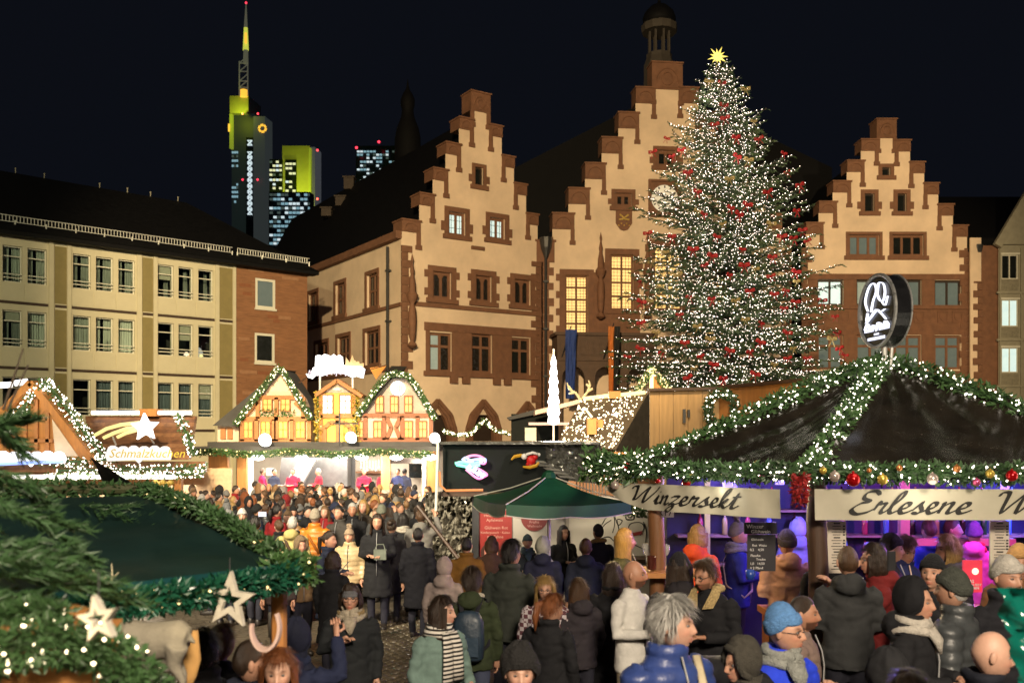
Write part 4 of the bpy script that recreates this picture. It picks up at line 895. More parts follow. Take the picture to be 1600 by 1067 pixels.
# left house
bface('side_panel', [(338, 664), (371, 664), (371, 691), (338, 691)], .15, .3, M_WALLP)
for x in (343, 354): part('carved_panel', M_TIMB, lambda m: fbox(m, x, 668, x+8, 686, .08, .16))
bface('house_front', [(376, 691), (376, 655), (405, 622), (440, 582), (474, 622), (487, 652), (487, 691)], 0, .5, M_WALLP)
part('house_roof', M_ROOFG, lambda m: (m.hexa([qb(334, 665, -.15), qb(372, 666, -.2), qb(372, 662, 2.2), qb(334, 661, 2.2), qb(402, 590, 1.6), qb(440, 578, -.2), qb(440, 573, 2.2), qb(402, 586, 2.2)]), m.bar(qb(440, 579, .9), qb(490, 655, .9), .1, 2.2, up=(0, 1, 0)), m.bar(qb(440, 579, .3), qb(370, 662, .3), .1, 1.0, up=(0, 1, 0))))
btim([(376, 654, 487, 654), (404, 621, 475, 621), (376, 689, 487, 689), (404, 621, 404, 654), (433, 621, 433, 689), (475, 621, 475, 654), (380, 654, 404, 628), (487, 652, 462, 628), (402, 655, 402, 689), (429, 655, 429, 689), (457, 655, 457, 689), (380, 655, 380, 689), (484, 655, 484, 689)], M_TIMB)
for x in (412, 440): bwin(x, 622, x+14, 642, M_OWIN, M_TIMB)
part('flower_box', M_LEAF, lambda m: leafy(m, lerp(qb(408, 645, -.15), qb(462, 645, -.15), 4), .09, 160, .1))
for k, x in enumerate((382, 409, 436, 463)): bwin(x, 658, x+14.5, 684, M_OWIN if k == 0 else M_YWIN, M_TIMB)
# centre house
bface('house_front', [(502, 691), (502, 614), (529, 598), (556, 614), (556, 691)], -.1, .6, M_YWALL)
bface('gable_panel', [(505, 614), (529, 600), (553, 614)], -.13, .03, M_GREYW)
part('house_roof', M_TIMB, lambda m: (m.bar(qb(496, 618, .1), qb(529, 595, .1), .12, .9, up=(0, 1, 0)), m.bar(qb(529, 595, .1), qb(568, 620, .1), .12, .9, up=(0, 1, 0))))
part('gable_plaque', M_WHITEFRAME, lambda m: m.ball(qb(528, 608, -.15), .15, 12, k=5, sq=(1, .3, .5)))
for x in (504, 532): bwin(x, 617, x+18, 647, M_WWIN, M_TIMB, 2, 3, -.16)
btim([(502, 650, 556, 650), (529, 650, 529, 690), (503, 614, 503, 690), (555, 614, 555, 690), (509, 690, 509, 668), (509, 668, 517, 660), (517, 660, 540, 660), (540, 660, 548, 668), (548, 668, 548, 690)], M_TIMB, d=-.16)
for x in (499, 558): garland('', [wb(x, 612, -.2), wb(x, 690, -.2)], .1, 260, .1, 10, .02, mat('gold_foliage', (.45, .32, .04), .5, .4), M_BULBY, SB)
# right house
bface('house_front', [(561, 650), (588, 618), (606, 592), (634, 590), (655, 618), (676, 650), (676, 688), (561, 688)], 0, .5, M_GREYW)
bface('base_wall', [(561, 650), (676, 650), (676, 688), (561, 688)], -.06, .06, M_WALLP)
part('house_roof', mat('dark_shingle', (.02, .02, .018), .7, .3), lambda m: (m.hexa([qb(559, 652, -.2), qb(566, 652, -.2), qb(566, 652, 2), qb(559, 648, 2), qb(606, 568, 1), qb(618, 588, -.2), qb(626, 566, 2), qb(612, 566, 2)]), m.bar(qb(636, 588, .8), qb(679, 652, .8), .1, 2, up=(0, 1, 0)), m.bar(qb(606, 589, .2), qb(636, 587, .2), .1, .9, up=(0, 1, 0))))
btim([(561, 649, 676, 649), (561, 687, 676, 687), (572, 650, 572, 687), (601, 650, 601, 687), (629, 650, 629, 687), (653, 650, 653, 687), (674, 650, 674, 687), (605, 652, 612, 668), (612, 668, 605, 686), (626, 652, 619, 668), (619, 668, 626, 686)], M_TIMR, d=-.12)
for x in (588, 611, 633): bwin(x, 619, x+11.5, 644, M_OWIN, M_TIMR)
for k, x in enumerate((562, 585, 633, 655)): bwin(x, 658, x+12, 683, M_YWIN if k == 2 else M_OWIN, M_TIMR, d=-.14)
def rsign(m):
    c = qb(622, 607, -.1); m.prism([c+Vector((.25*math.cos(t), 0, .25*math.sin(t))) for t in [2*math.pi*k/20 for k in range(20)]], (0, .08, 0))
o = part('round_sign', M_WWIN, rsign)
part('sign_strokes', M_DARKFRAME, lambda m: [m.box(qb(616+k*3, 607, -.115), (.03, .02, .16+.08*(k % 2))) for k in range(5)], o)
part('bunting_flag', mat('orange_pennant', (.42, .17, .02), .7, .2), lambda m: m.prism([qb(574, 573, .5), qb(601, 569, .5), qb(585, 592, .4)], (0, .03, 0)))
part('bunting_line', M_WOODD, lambda m: (m.tube([qb(462, 597, .5), qb(481, 583, .5)], .03, 5), m.tube([qb(571, 577, .5), qb(600, 569, .5)], .02, 5)))
# glowing sign over the centre house
def glow(m):
    up = [(487, 586), (491, 575), (494, 574), (495, 557), (500, 555), (505, 557), (508, 554), (514, 555), (518, 558), (523, 554), (527, 558), (532, 555), (536, 558), (537, 570), (541, 572)]
    lo = [(566, 573), (571, 577), (568, 591), (563, 590), (558, 588), (551, 590), (545, 587), (538, 584), (526, 583), (514, 584), (508, 586), (503, 588), (499, 586), (494, 587), (489, 592), (483, 590), (480, 584)]
    m.prism([qb(x, y, -.2) for x, y in up+lo], (0, .15, 0))
part('glowing_sign', bulb('sign_white', (1, .98, .96), 3.2), glow)
part('sign_strokes', mat('sign_lilac', (.5, .45, .6), .5, 0, emis=(.75, .72, .9), es=.8), lambda m: [m.tube([qb(484+k*7.2, 588-(k % 2)*2, -.23), qb(486+k*7.2, 579, -.23), qb(489+k*7.2, 585, -.23)], .018, 4) for k in range(11)])
part('sign_crown', mat('tan_crown', (.4, .3, .17), .7, .2), lambda m: m.prism([qb(x, y, .05) for x, y in ((539, 572), (540, 558), (543, 562), (546, 566), (550, 554), (553, 562), (557, 565), (560, 564), (562, 568), (568, 567), (568, 573))], (0, .08, 0)))
for x in (500, 551): part('sign_pole', M_STEEL, lambda m: m.tube([qb(x, 585, 0), qb(x, 610, 0)], .04, 6))
for x0, y0, r in ((426, 687, .22), (556, 683, .19), (683, 684, .18)):
    part('globe_lamp', bulb('globe', (1, .96, .88), 3.5), lambda m: (m.ball(qb(x0, y0, -1), r, 10, k=7), m.ball(qb(x0+3, y0+3, -1), r*.7, 8, k=5)), smooth=True); lamp('globe_light', 'POINT', sbo+qb(x0, y0-4, -1.45), 60, (1, .85, .6), .15)
part('lamp_bracket', M_BLACKMETAL, lambda m: (m.tube([qb(539, 647, -1), qb(539, 697, -1)], .03, 5), m.tube([qb(529, 662, -1), qb(567, 662, -1)], .025, 5)))
for p in ([(372, 663), (404, 620), (438, 576), (441, 575)], [(441, 575), (452, 590), (470, 622), (489, 655)], [(561, 650), (590, 606), (606, 588), (622, 584), (640, 588), (656, 610), (680, 655)]):
    garland('', [wb(x, y, -.35) for x, y in p], .085, 420, .075, 26, .026, M_LEAF, M_BULBW, SB)
garland('', [wb(x, 707+2*math.sin(x*.05), -1) for x in range(318, 690, 20)], .09, 380, .09, 12, .025, M_LEAF, M_BULBY, SB)
for x in (430, 470): lamp('house_glow', 'POINT', sbo+qb(x, 668, -1.2), 26, (1, .7, .3), .3)
for x in (529, 620): lamp('house_glow', 'POINT', sbo+qb(x, 660, -1.3), 26, (1, .75, .4), .3)

# ------------------------------------------------------------------ stall with comet sign (far left)
YA = 27
SA = empty('pastry_stall', (W(150, 0, YA).x, YA, ground(YA)), label='pastry stall with comet sign and bulb-lined gable at the left', cat='market stall'); sao = Vector(SA.location)
def qa(x, y, dy=0): return W(x, y, YA)+Vector((0, dy, 0))-sao
pa = lambda name, mm, fn, **k: part(name, mm, fn, SA, **k)
pa('gable_front', M_WOODO, lambda m: m.prism([qa(x, y, -.6) for x, y in ((-45, 720), (70, 605), (158, 718))], (0, .3, 0)))
pa('gable_plaster', mat('cream_panel', (.6, .5, .4), .8, .1), lambda m: m.prism([qa(x, y, -.63) for x, y in ((98, 655), (103, 712), (138, 712))], (0, .04, 0)))
for (x0, y0, x1, y1) in ((40, 665, 40, 700), (58, 648, 58, 705), (75, 625, 75, 705), (92, 645, 92, 712), (20, 688, 100, 688), (40, 655, 92, 655)): pa('timber', M_TIMB, lambda m: m.bar(qa(x0, y0, -.65), qa(x1, y1, -.65), .1, .08, up=(0, 1, 0)))
for k, s in enumerate(((70, 600, -50, 722), (70, 600, 166, 722))): pa('verge_board', M_WOODO, lambda m: m.bar(qa(s[0], s[1], -.5), qa(s[2], s[3], -.5), .18, .7, up=(0, 1, 0)))
for k in range(12):                                        # overlapping roof boards
    f0, f1 = k/12, (k+1)/12; y0 = 648+f0*68; x0 = 100+f0*62; x1 = 279+f0*27; d = 1.6-f0*2
    pa('roof_board', mat('shingle_%d' % (k % 3), [(.16, .075, .035), (.12, .055, .028), (.2, .1, .05)][k % 3], .6, .5, 5, .3, 20), lambda m: m.hexa([qa(x0, y0+7, d-.25), qa(x1, y0+7, d-.25), qa(x1, y0+7, d), qa(x0, y0+7, d), qa(x0-4, y0, d-.08), qa(x1-2, y0, d-.08), qa(x1-2, y0, d+.1), qa(x0-4, y0, d+.1)]))
for a, b in ((112, 193), (221, 275)): pa('ridge_light', bulb('ridge_light', (1, .88, .78), 3.2), lambda m: m.tube([qa(a, 643, 1.3), qa(b, 643, 1.3)], .07, 6))
pa('ridge_cap', M_WOODO, lambda m: m.box((qa(207, 643, 1.4)), (.52, .5, .22)))
pa('fascia', M_WOODM, lambda m: m.box((qa(155, 728, -.6)), (6.6, .2, .3)))
pa('counter_back', mat('warm_interior', (.6, .45, .3), .7, .2), lambda m: m.box(qa(155, 800, 2.2), (6.4, .1, 2.4))); pa('counter', M_WOODO, lambda m: m.box(qa(155, 835, -.3), (6.2, .6, 1.1)))
for x in (-20, 286): pa('post', M_WOODO, lambda m: m.box(qa(x, 785, -.4), (.24, .2, 1.7)))
pa('light_fascia', bulb('fascia', (1, .93, .85), 2.2), lambda m: m.box(qa(165, 743, -.75), (4.6, .06, .12)))
lamp('pastry_light', 'AREA', sao+qa(160, 750, .6), 420, (1, .82, .6), 4, sao+qa(160, 850, .3))
def comet(m, k):
    p = [[(172, 680), (190, 670), (212, 664), (240, 661)], [(185, 684), (200, 677), (220, 670), (242, 667)], [(206, 683), (218, 677), (235, 672), (245, 671)]][k]; m.tube([qa(x, y, -1) for x, y in p], [.05, .055, .06, .06], 6)
for k in range(3): pa('comet_tail', bulb('comet', (1, .8, .25), 1.0), lambda m: comet(m, k))
def star5(c, R0, r0, rot=0, n=5): return [c+Vector(((R0 if k % 2 == 0 else r0)*math.sin(math.pi*k/n+rot), 0, (R0 if k % 2 == 0 else r0)*math.cos(math.pi*k/n+rot))) for k in range(2*n)]
pa('comet_star', bulb('comet_star', (1, .97, .92), 3), lambda m: m.prism(star5(qa(249, 668, -1.1), .4, .19, -.06), (0, .12, 0)))
pa('sign_bracket', M_STEEL, lambda m: (m.tube([qa(197, 682, -.9), qa(195, 694, -.6)], .025, 5), m.tube([qa(253, 682, -.9), qa(253, 692, -.6)], .025, 5)))
def cloud(m, x0, x1, y0, y1, d, n):
    pts = []
    for k in range(n):
        xa = x0+(x1-x0)*k/n; wd = (x1-x0)/n
        for t in range(5): a = math.pi*(1-t/5); pts.append((xa+wd/2+wd/2*math.cos(a), y0+6-6*math.sin(a)*(1 if k % 2 else 1.15)))
    pts += [(x1+3, (y0+y1)/2+2), (x1, y1), ((x0+x1)/2+5, y1), ((x0+x1)/2, y1+5), ((x0+x1)/2-5, y1), (x0, y1+2), (x0-3, (y0+y1)/2+3)]
    m.prism([qa(x, y, d) for x, y in pts], (0, .08, 0))
o = pa('script_sign', bulb('script_sign', (1, .95, .92), .95), lambda m: cloud(m, 193, 287, 696, 717, -1.1, 6))
txt('Schmalzkuchen', .34, mat('sign_gold', (.5, .4, .05), .5, 0, emis=(.5, .33, .02), es=.45), o, qa(196, 713, -1.13), sx=1.02, shear=.3)
pa('script_sign', bulb('script_sign2', (.9, .93, 1), 2.2), lambda m: cloud(m, 28, 128, 704, 722, -1.1, 6))
pa('blue_glow_strip', bulb('blue', (.25, .4, 1), 2), lambda m: m.tube([qa(18, 724, -1.1), qa(50, 722, -1.1), qa(128, 719, -1.1)], .05, 5))
pa('light_bar', bulb('bar', (1, .95, .9), 3), lambda m: (m.tube([qa(18, 604, -.7), qa(38, 603, -.7)], .09, 6), m.tube([qa(44, 601, -.7), qa(62, 598, -.7)], .09, 6)))
for p, rd, bp in (([(-40, 705), (10, 665), (40, 632), (70, 596)], .2, 60), ([(70, 596), (95, 625), (130, 672), (165, 718)], .2, 60), ([(277, 645), (290, 675), (303, 712)], .17, 55), ([(90, 735), (160, 733), (240, 732), (322, 731)], .13, 45), ([(70, 745), (160, 743), (240, 742), (318, 740)], .12, 40), ([(20, 716), (80, 722), (180, 718)], .12, 40)):
    garland('', [W(x, y, YA-.75) for x, y in p], rd*.8, 150, .09, bp, .024, M_LEAF, M_BULBC, SA)
for x, y in ((60, 640), (130, 700), (250, 655)): lamp('gable_glow', 'POINT', sao+qa(x, y, -1.8), 40, (1, .8, .55), .3)
pa('hanging_basket', mat('gold_straw', (.4, .28, .05), .7, .5), lambda m: [m.ball(qa(255+k*6, 752+3*(k % 2), -.6), .09, 7, k=5) for k in range(5)])
# ------------------------------------------------------------------ wine pavilion on the right
ZE = 2.74; AP = Vector((4.5, 11.2, 4.06))
CR = [Vector(c) for c in ((1.03, 10, ZE), (2.63, 8.5, ZE), (6.4, 8.5, ZE), (8, 10, ZE), (8, 12.4, ZE), (6.4, 13.9, ZE), (2.63, 13.9, ZE), (1.4, 12.4, ZE))]
SW = empty('wine_pavilion', (4.5, 11.2, ground(11)), label='octagonal wine pavilion with shiny black tent roof and lit garlands at right', cat='market stall'); swo = Vector(SW.location)
pw = lambda name, mm, fn, **k: part(name, mm, fn, SW, **k)
def tent_panel(m, a, b):                                    # sagging tarpaulin panel with wrinkles
    n = 18; rg = []
    for i in range(n+1):
        t = i/n; row = []
        for j in range(n+1):
            s = j/n; p = AP.lerp(a.lerp(b, s), t); sag = -.16*math.sin(math.pi*t)*math.sin(math.pi*s)
            p = p+Vector((0, 0, sag+.022*math.sin(s*26+t*6)*t*(1-t)*3+.02*mnoise.noise(p*3.1))); row.append(p-swo)
        rg.append(row)
    m.rings(rg, caps=False, closed=False)
for k in range(8): pw('roof_panel', M_TARP, lambda m: tent_panel(m, CR[k], CR[(k+1) % 8]), smooth=True)
def on_edge(x, Y): return Vector(((x-800)/F*Y, Y, 0))
for (x, y, r, mm) in ((1.50, 9.62, .083, M_WOODM), (2.85, 8.66, .09, M_WOODD), (6.3, 8.62, .09, M_WOODD), (7.9, 10.1, .09, M_WOODD), (6.3, 13.8, .08, M_WOODD)):
    pw('post', mm, lambda m: m.tube([Vector((x+.012*math.sin(k*2.1), y, ground(y)+(ZE-ground(y))*k/6))-swo for k in range(7)], [r*(1+.05*math.sin(k*1.7)) for k in range(7)], 12), smooth=True, angle=50)
M_BANNER = mat('cream_banner', (.42, .39, .3), .5, .1, 2, .25, 3); M_INK = mat('black_ink', (.012, .011, .01), .5, 0)
def banner(p0, p1, z0, z1, taper, name):
    p0, p1 = Vector(p0), Vector(p1); d = (p1-p0); L = d.length; d.normalize(); n = Vector((d.y, -d.x, 0)); nx, nz = 36, 6
    def P(x, z): t = max(0, min(1, x/L)); cut = taper*max(0, 1-t/.28)**1.6; zz = z0+cut*(z1-z0)*.75*(1-(z-z0)/(z1-z0))+(z-z0)*(1-.18*cut); w_ = .018*math.sin(t*17)+.012*math.sin(t*41+z*9)-.012; return p0+d*x+Vector((0, 0, zz))+n*w_, n
    m = MB(); m.rings([[P(L*i/nx, z0+(z1-z0)*j/nz)[0]-swo for i in range(nx+1)] for j in range(nz+1)], caps=False, closed=False)
    o = m.build('banner', M_BANNER, SW, smooth=True); return o, (lambda x, z: P(x, z)[0]+n*.006-swo), L
nrm = lambda a, b: Vector(((b-a).normalized().y, -(b-a).normalized().x, 0))
n1, n2 = nrm(CR[0], CR[1]), nrm(CR[1], CR[2])
o, f, L1 = banner((CR[0].xy+(CR[1]-CR[0]).xy*.02).to_3d()+n1*.13, (CR[0].xy+(CR[1]-CR[0]).xy*.94).to_3d()+n1*.13, 2.385, 2.655, 1, 'b1')
m, wd = brush('Winzersekt', lambda x, z: f(.3+x, 2.455+z), .087, .055, .1, .3, 1.62); m.build('lettering', M_INK, o)
o, f, L2 = banner((2.74, 8.38, 0), (6.3, 8.38, 0), 2.385, 2.665, 0, 'b2')
m, wd = brush('Erlesene', lambda x, z: f(.32+x, 2.445+z), .096, .055, .1, .3, 1.72); m.build('lettering', M_INK, o)
m, wd = brush('Weine', lambda x, z: f(1.58+x, 2.445+z), .096, .055, .1, .3, 1.72); m.build('lettering', M_INK, o)
# round sign on a pole above the roof
def disc(m, c, r, th, nrmv, wob=0, n=36):
    nv = Vector(nrmv).normalized(); u = Vector((0, 0, 1)).cross(nv).normalized(); v = nv.cross(u); P = [c+u*(r*(1+wob*math.sin(k*9))*math.cos(2*math.pi*k/n))+v*(r*(1+wob*math.sin(k*9))*math.sin(2*math.pi*k/n)) for k in range(n)]; m.prism(P, nv*th); return u, v, nv
sc = W(1370, 486, 11.0); nv = Vector((-.99, -.12, 0)).normalized()
RS = empty('round_sign', sc-Vector((0, 0, .5)), label='black round sign with white drawing on a pole above the wine pavilion', cat='sign'); rso = Vector(RS.location)
m = MB(); u, v, nv = disc(m, sc-rso-nv*.2, .42, .19, nv, .012); m.build('disc', mat('black_gloss', (.012, .012, .013), .25, .3, 3), RS)
m = MB(); m.tube([sc-rso+u*(.425*math.cos(t))+v*(.425*math.sin(t)) for t in [2*math.pi*k/40 for k in range(41)]], .022, 6); m.tube([sc-rso-nv*.2+u*(.425*math.cos(t))+v*(.425*math.sin(t)) for t in [2*math.pi*k/40 for k in range(41)]], .012, 6); m.build('rim', mat('silver_trim', (.5, .5, .48), .3, .3, 12, metal=.6), RS)
M_SIGNW = mat('sign_paint_lit', (.8, .8, .85), .5, 0, emis=(.75, .8, 1), es=1.3); m = MB()
SP = lambda a, b: sc-rso+u*a+v*b+nv*.006
sg = -1 if (SP(.1, 0)-SP(0, 0)).x < 0 else 1
def ink(pts, r): m.tube([SP(sg*a, b) for a, b in catmull(pts, 5)] if False else [SP(sg*q[0], q[1]) for q in catmull(pts, 5)], [(r, .003)]*(len(catmull(pts, 5))), 4)
for pts, r in (([(-.2, .02), (-.26, .15), (-.18, .3), (-.06, .34), (0, .24), (-.08, .12), (-.12, .0)], .016), ([(.02, .2), (.06, .32), (.16, .3), (.2, .2), (.16, .1), (.08, .12), (.02, .2)], .018), ([(.12, .1), (.2, .04), (.26, .14)], .014), ([(-.2, .0), (-.22, -.1), (-.1, -.04), (0, .02), (.1, -.02), (.2, .0)], .018), ([(-.24, -.12), (-.12, -.06), (.02, .0), (.14, -.06), (.22, -.12)], .02), ([(-.26, -.2), (-.2, -.13), (-.14, -.2), (-.06, -.16), (0, -.22), (.06, -.14), (.16, -.2), (.22, -.14), (.28, -.2)], .024)): ink(pts, r)
m.build('drawing', M_SIGNW, RS); m = MB()
for a0, a1, b0, b1 in ((-.28, -.06, -.235, -.195), (-.02, .02, -.24, -.17), (.06, .3, -.235, -.175), (-.05, .06, -.285, -.262), (-.2, .2, -.34, -.305)): m.prism([SP(sg*a0, b0), SP(sg*a1, b0), SP(sg*a1, b1), SP(sg*a0, b1)], nv*.004)
m.build('lettering', M_SIGNW, RS)
m = MB(); m.tube([sc-rso-nv*.1+Vector((0, 0, -.4)), sc-rso-nv*.1+Vector((0, 0, -.9))], .03, 8); m.tube([sc-rso-nv*.1+Vector((.09, 0, -.38)), sc-rso-nv*.1+Vector((.05, 0, -.9))], .02, 8); m.build('pole', M_STEEL, RS)
# counters, back bar, bottles, glasses inside
pw('bar_counter', M_WOODO, lambda m: (m.box(Vector((4.6, 10.35, 1.02+ground(10)))-swo, (3.6, .5, .07)), m.box(Vector((4.6, 10.4, .5+ground(10)))-swo, (3.5, .36, .95))))
pw('bar_counter', M_WOODO, lambda m: (m.box(Vector((2.0, 10.6, 1.02+ground(10)))-swo, (.5, 2.2, .07)), m.box(Vector((2.05, 10.6, .5+ground(10)))-swo, (.36, 2.1, .95))))
M_NAVY = mat('navy_wall', (.02, .02, .06), .6, .2)
pw('back_wall', M_NAVY, lambda m: m.box(Vector((4.8, 13.2, 1.4))-swo, (5.2, .08, 2.6)))
for k, z in enumerate((1.35, 1.75, 2.1)): pw('shelf', mat('shelf_board', (.3, .2, .15), .6, .2), lambda m: m.box(Vector((4.8, 13.0, z))-swo, (5, .28, .03)))
pw('frame_post', mat('pink_frame', (.45, .18, .14), .6, .1), lambda m: (m.box(Vector((5.15, 12.2, 1.6))-swo, (.12, .1, 2.2)), m.box(Vector((5.9, 12.2, 1.75))-swo, (1.4, .1, .09))))
pw('frame_post', M_WHITEFRAME, lambda m: m.box(Vector((2.42, 11.5, 1.5))-swo, (.06, .06, 2.2)))
def bottle_mesh():
    m = MB(); m.lathe([(.001, 0), (.038, .004), (.04, .02), (.04, .19), (.03, .225), (.014, .25), (.013, .31), (.016, .312), (.001, .318)], (0, 0, 0), 10); return m.mesh('bottle', True)
BOT = bottle_mesh(); bm = [mat('bottle_%d' % k, c, .12, .1) for k, c in enumerate([(.02, .05, .015), (.35, .3, .1), (.03, .01, .01), (.4, .05, .08), (.1, .2, .5)])]
for k in range(42):
    s = k % 3; o = link('wine_bottle', BOT, bm[random.randrange(5)], None, (2.5+4.6*((k//3)+.5)/14+random.uniform(-.05, .05), 12.98+random.uniform(-.04, .04), (1.365, 1.765, 2.115)[s]), 0)
    tag(o, 'wine bottle on the shelves at the back of the wine pavilion', 'bottle', 'bottles on the back bar shelves')
def glass_mesh():
    m = MB(); m.lathe([(.034, 0), (.034, .004), (.005, .008), (.005, .085), (.02, .1), (.036, .13), (.034, .18)], (0, 0, 0), 10); return m.mesh('wine_glass', True)
WG = glass_mesh(); M_WGL = mat('clear_glass', (.55, .55, .52), .05, 0, spec=.8, alpha=.35)
gl = [(1010, 868, 9.7, 'left of the log post, nearer'), (1021, 870, 9.9, 'left of the log post, farther'), (1032, 872, 9.6, 'right of post, beside dark mug'), (1040, 869, 9.9, 'right of post, farthest right')]
for x, y, Y, wh in gl: o = link('wine_glass', WG, M_WGL, None, W(x, y+16, Y)); o.scale = (1.3, 1.3, 1.3); tag(o, 'stemmed wine glass on plank table '+wh, 'glass')
TB = empty('plank_table', (W(1040, 0, 9.6).x, 9.6, ground(9.6)), label='small plank bar table round the log post of the wine pavilion', cat='table')
zt_ = W(0, 889, 9.6).z-ground(9.6); m = MB(); m.box((0, 0, zt_-.03), (.75, .5, .05)); m.build('table_top', M_WOODO, TB); m = MB(); m.tube([(.12, 0, 0), (.12, 0, zt_-.05)], .05, 8); m.build('leg', M_WOODD, TB)
m = MB(); p = W(1018, 889, 9.45); m.lathe([(.045, 0), (.048, .01), (.048, .13), (.043, .135), (.04, .02)], p, 12); o = m.build('beer_mug', mat('dark_mug', (.06, .015, .01), .2, .1), loc=(0, 0, 0)); tag(o, 'dark round mug at the foot of the log post', 'mug')
# menu boards and posters
def board(name, label, cat, x0, y0, x1, y1, Y, base, lines, ink_, parent=None, rz=0):
    a, b = W(x0, y1, Y), W(x1, y0, Y); e = empty(name, ((a.x+b.x)/2, Y, a.z), rz, label, cat); wd, ht = b.x-a.x, b.z-a.z
    m = MB(); m.box((0, .01, ht/2), (wd, .02, ht)); m.build('panel', base, e)
    for s, sz, xx, zz in lines: txt(s, sz, ink_, e, (-wd/2+xx*wd, -.006, zz*ht))
    return e, wd, ht
M_PAPER = mat('menu_paper', (.52, .46, .38), .7, .06); M_CHALK = mat('chalk', (.75, .72, .7), .8, .1); M_BOARD = mat('chalkboard', (.018, .016, .02), .6, .3)
pr = lambda: ''.join(random.choice('aeionrstlmdu') for _ in range(random.randint(4, 9)))
for x0, x1, lab in ((1293, 1322, 'long cream paper menu hanging beside the dark pavilion post'), (1547, 1577, 'long cream paper menu hanging at the right, above white beanie')):
    e, wd, ht = board('paper_menu', lab, 'menu', x0, 814, x1, 895, 8.7, M_PAPER, [], M_INK)
    for k in range(17):
        m = MB(); z = ht*(.96-k*.055); big = k % 5 == 0
        m.box(((.0 if big else -.02*wd), -.004, z), (wd*(.35 if big else random.uniform(.4, .62)), .002, .012 if big else .006)); m.build('text_line', M_INK, e)
        if not big: m = MB(); m.box((wd*.38, -.004, z), (wd*.12, .002, .014)); m.build('price', M_INK, e)
e, wd, ht = board('chalkboard_menu', 'black chalkboard with handwritten prices under the first banner', 'menu', 1168, 835, 1212, 892, 9.2, M_BOARD, [('Glühwein', .032, .12, .84), ('Rot  Weiss', .032, .16, .68), ('0,2    4,50', .034, .08, .56), ('Flasche', .034, .1, .4), ('Traube', .032, .3, .3), ('1,0   14,50', .034, .08, .18), ('+ 2 Pfand', .034, .08, .06)], M_CHALK)
e, wd, ht = board('wine_header_sign', 'small dark header sign with white script above the chalkboard', 'sign', 1163, 816, 1214, 834, 9.2, M_BOARD, [('Winzer', .055, .06, .5), ('Glühwein', .05, .2, .08)], M_CHALK)
e, wd, ht = board('red_poster', 'red lit poster board held in the crowd below the second banner', 'poster', 1505, 875, 1535, 925, 8.0, mat('red_poster', (.6, .03, .06), .5, .1, emis=(.8, .05, .1), es=.35), [('DAS', .04, .1, .3), ('WEIN FEST', .028, .1, .2), ('ERLEBEN', .03, .1, .1)], M_CHALK)
m = MB(); m.ball((wd*.1, -.01, ht*.66), .03, 10, k=6, sq=(1, .2, 1)); m.build('glow_spot', bulb('spot', (1, .6, .4), 2), e)
e, wd, ht = board('stand_number_plate', 'white plate with stand number R17 beside the log post', 'sign', 1026, 793, 1053, 808, 9.55, mat('plate_white', (.72, .66, .64), .5, .05), [('R17', .095, .05, .18)], M_INK)
# LED light inside
for x, y, z, p, c in ((4.2, 11.6, 2.45, 100, (.22, .16, 1)), (6.0, 11.3, 2.4, 110, (.75, .12, .9)), (3.0, 10.4, 2.5, 30, (.5, .35, 1)), (5.0, 9.4, 2.55, 36, (.7, .4, .9)), (2.3, 9.9, 2.5, 22, (1, .7, .4)), (1.4, 10.4, 2.4, 45, (1, .72, .35)), (6.9, 12.6, 2.2, 70, (.15, .15, 1)), (3.0, 12.6, 2.3, 40, (.3, .2, 1))):
    lamp('pavilion_led', 'POINT', (x, y, z), p*1.15, c, .12)
    pw('led_spot', bulb('led', c, 2), lambda m: m.lathe([(.05, 0), (.06, .06), (.03, .1)], Vector((x, y, z+.1))-swo, 8))
# garlands on ridges and eaves, with lights
def arc(a, b, n, lift): return [Vector(a).lerp(Vector(b), k/n)+Vector((0, 0, lift+.05*math.sin(math.pi*k/n*2))) for k in range(n+1)]
for k in range(4):
    if k == 3: continue
    garland('', arc(AP+Vector((0, 0, -.02)), CR[k], 12, -.01), .11, 800, .065, 80, .0115, M_LEAF, M_BULBC, SW)
garland('', arc(AP, CR[7], 8, -.03), .09, 300, .07, 30, .0135, M_LEAF, M_BULBC, SW)
for a, b in ((0, 1), (1, 2), (7, 0)):
    n_ = nrm(CR[a], CR[b]) if a != 7 else Vector((-1, 0, 0)); A, B = CR[a]+n_*.16+Vector((0, 0, .09)), CR[b]+n_*.16+Vector((0, 0, .09))
    garland('', lerp(A, B, 14, .02, .02), .08, 950, .06, 50, .011, M_LEAFD, M_BULBC, SW)
garland('', [CR[0]+Vector((-.25, .1, .12)), CR[0]+Vector((.05, -.1, .05)), CR[0]+Vector((.3, -.35, .1))], .15, 700, .09, 40, .013, M_LEAF, M_BULBW, SW)
bc = {'red': (.45, .005, .008), 'gold': (.6, .42, .08), 'silver': (.55, .45, .4), 'pink': (.5, .08, .2), 'copper': (.5, .2, .06)}
for k, c in bc.items(): mat('bauble_'+k, c, .14, .05, metal=.55)
def bauble_mesh():
    m = MB(); m.ball((0, 0, 0), 1, 14, k=10); m.tube([(0, 0, .97), (0, 0, 1.2)], .2, 8); return m.mesh('bauble', True)
BAU = bauble_mesh()
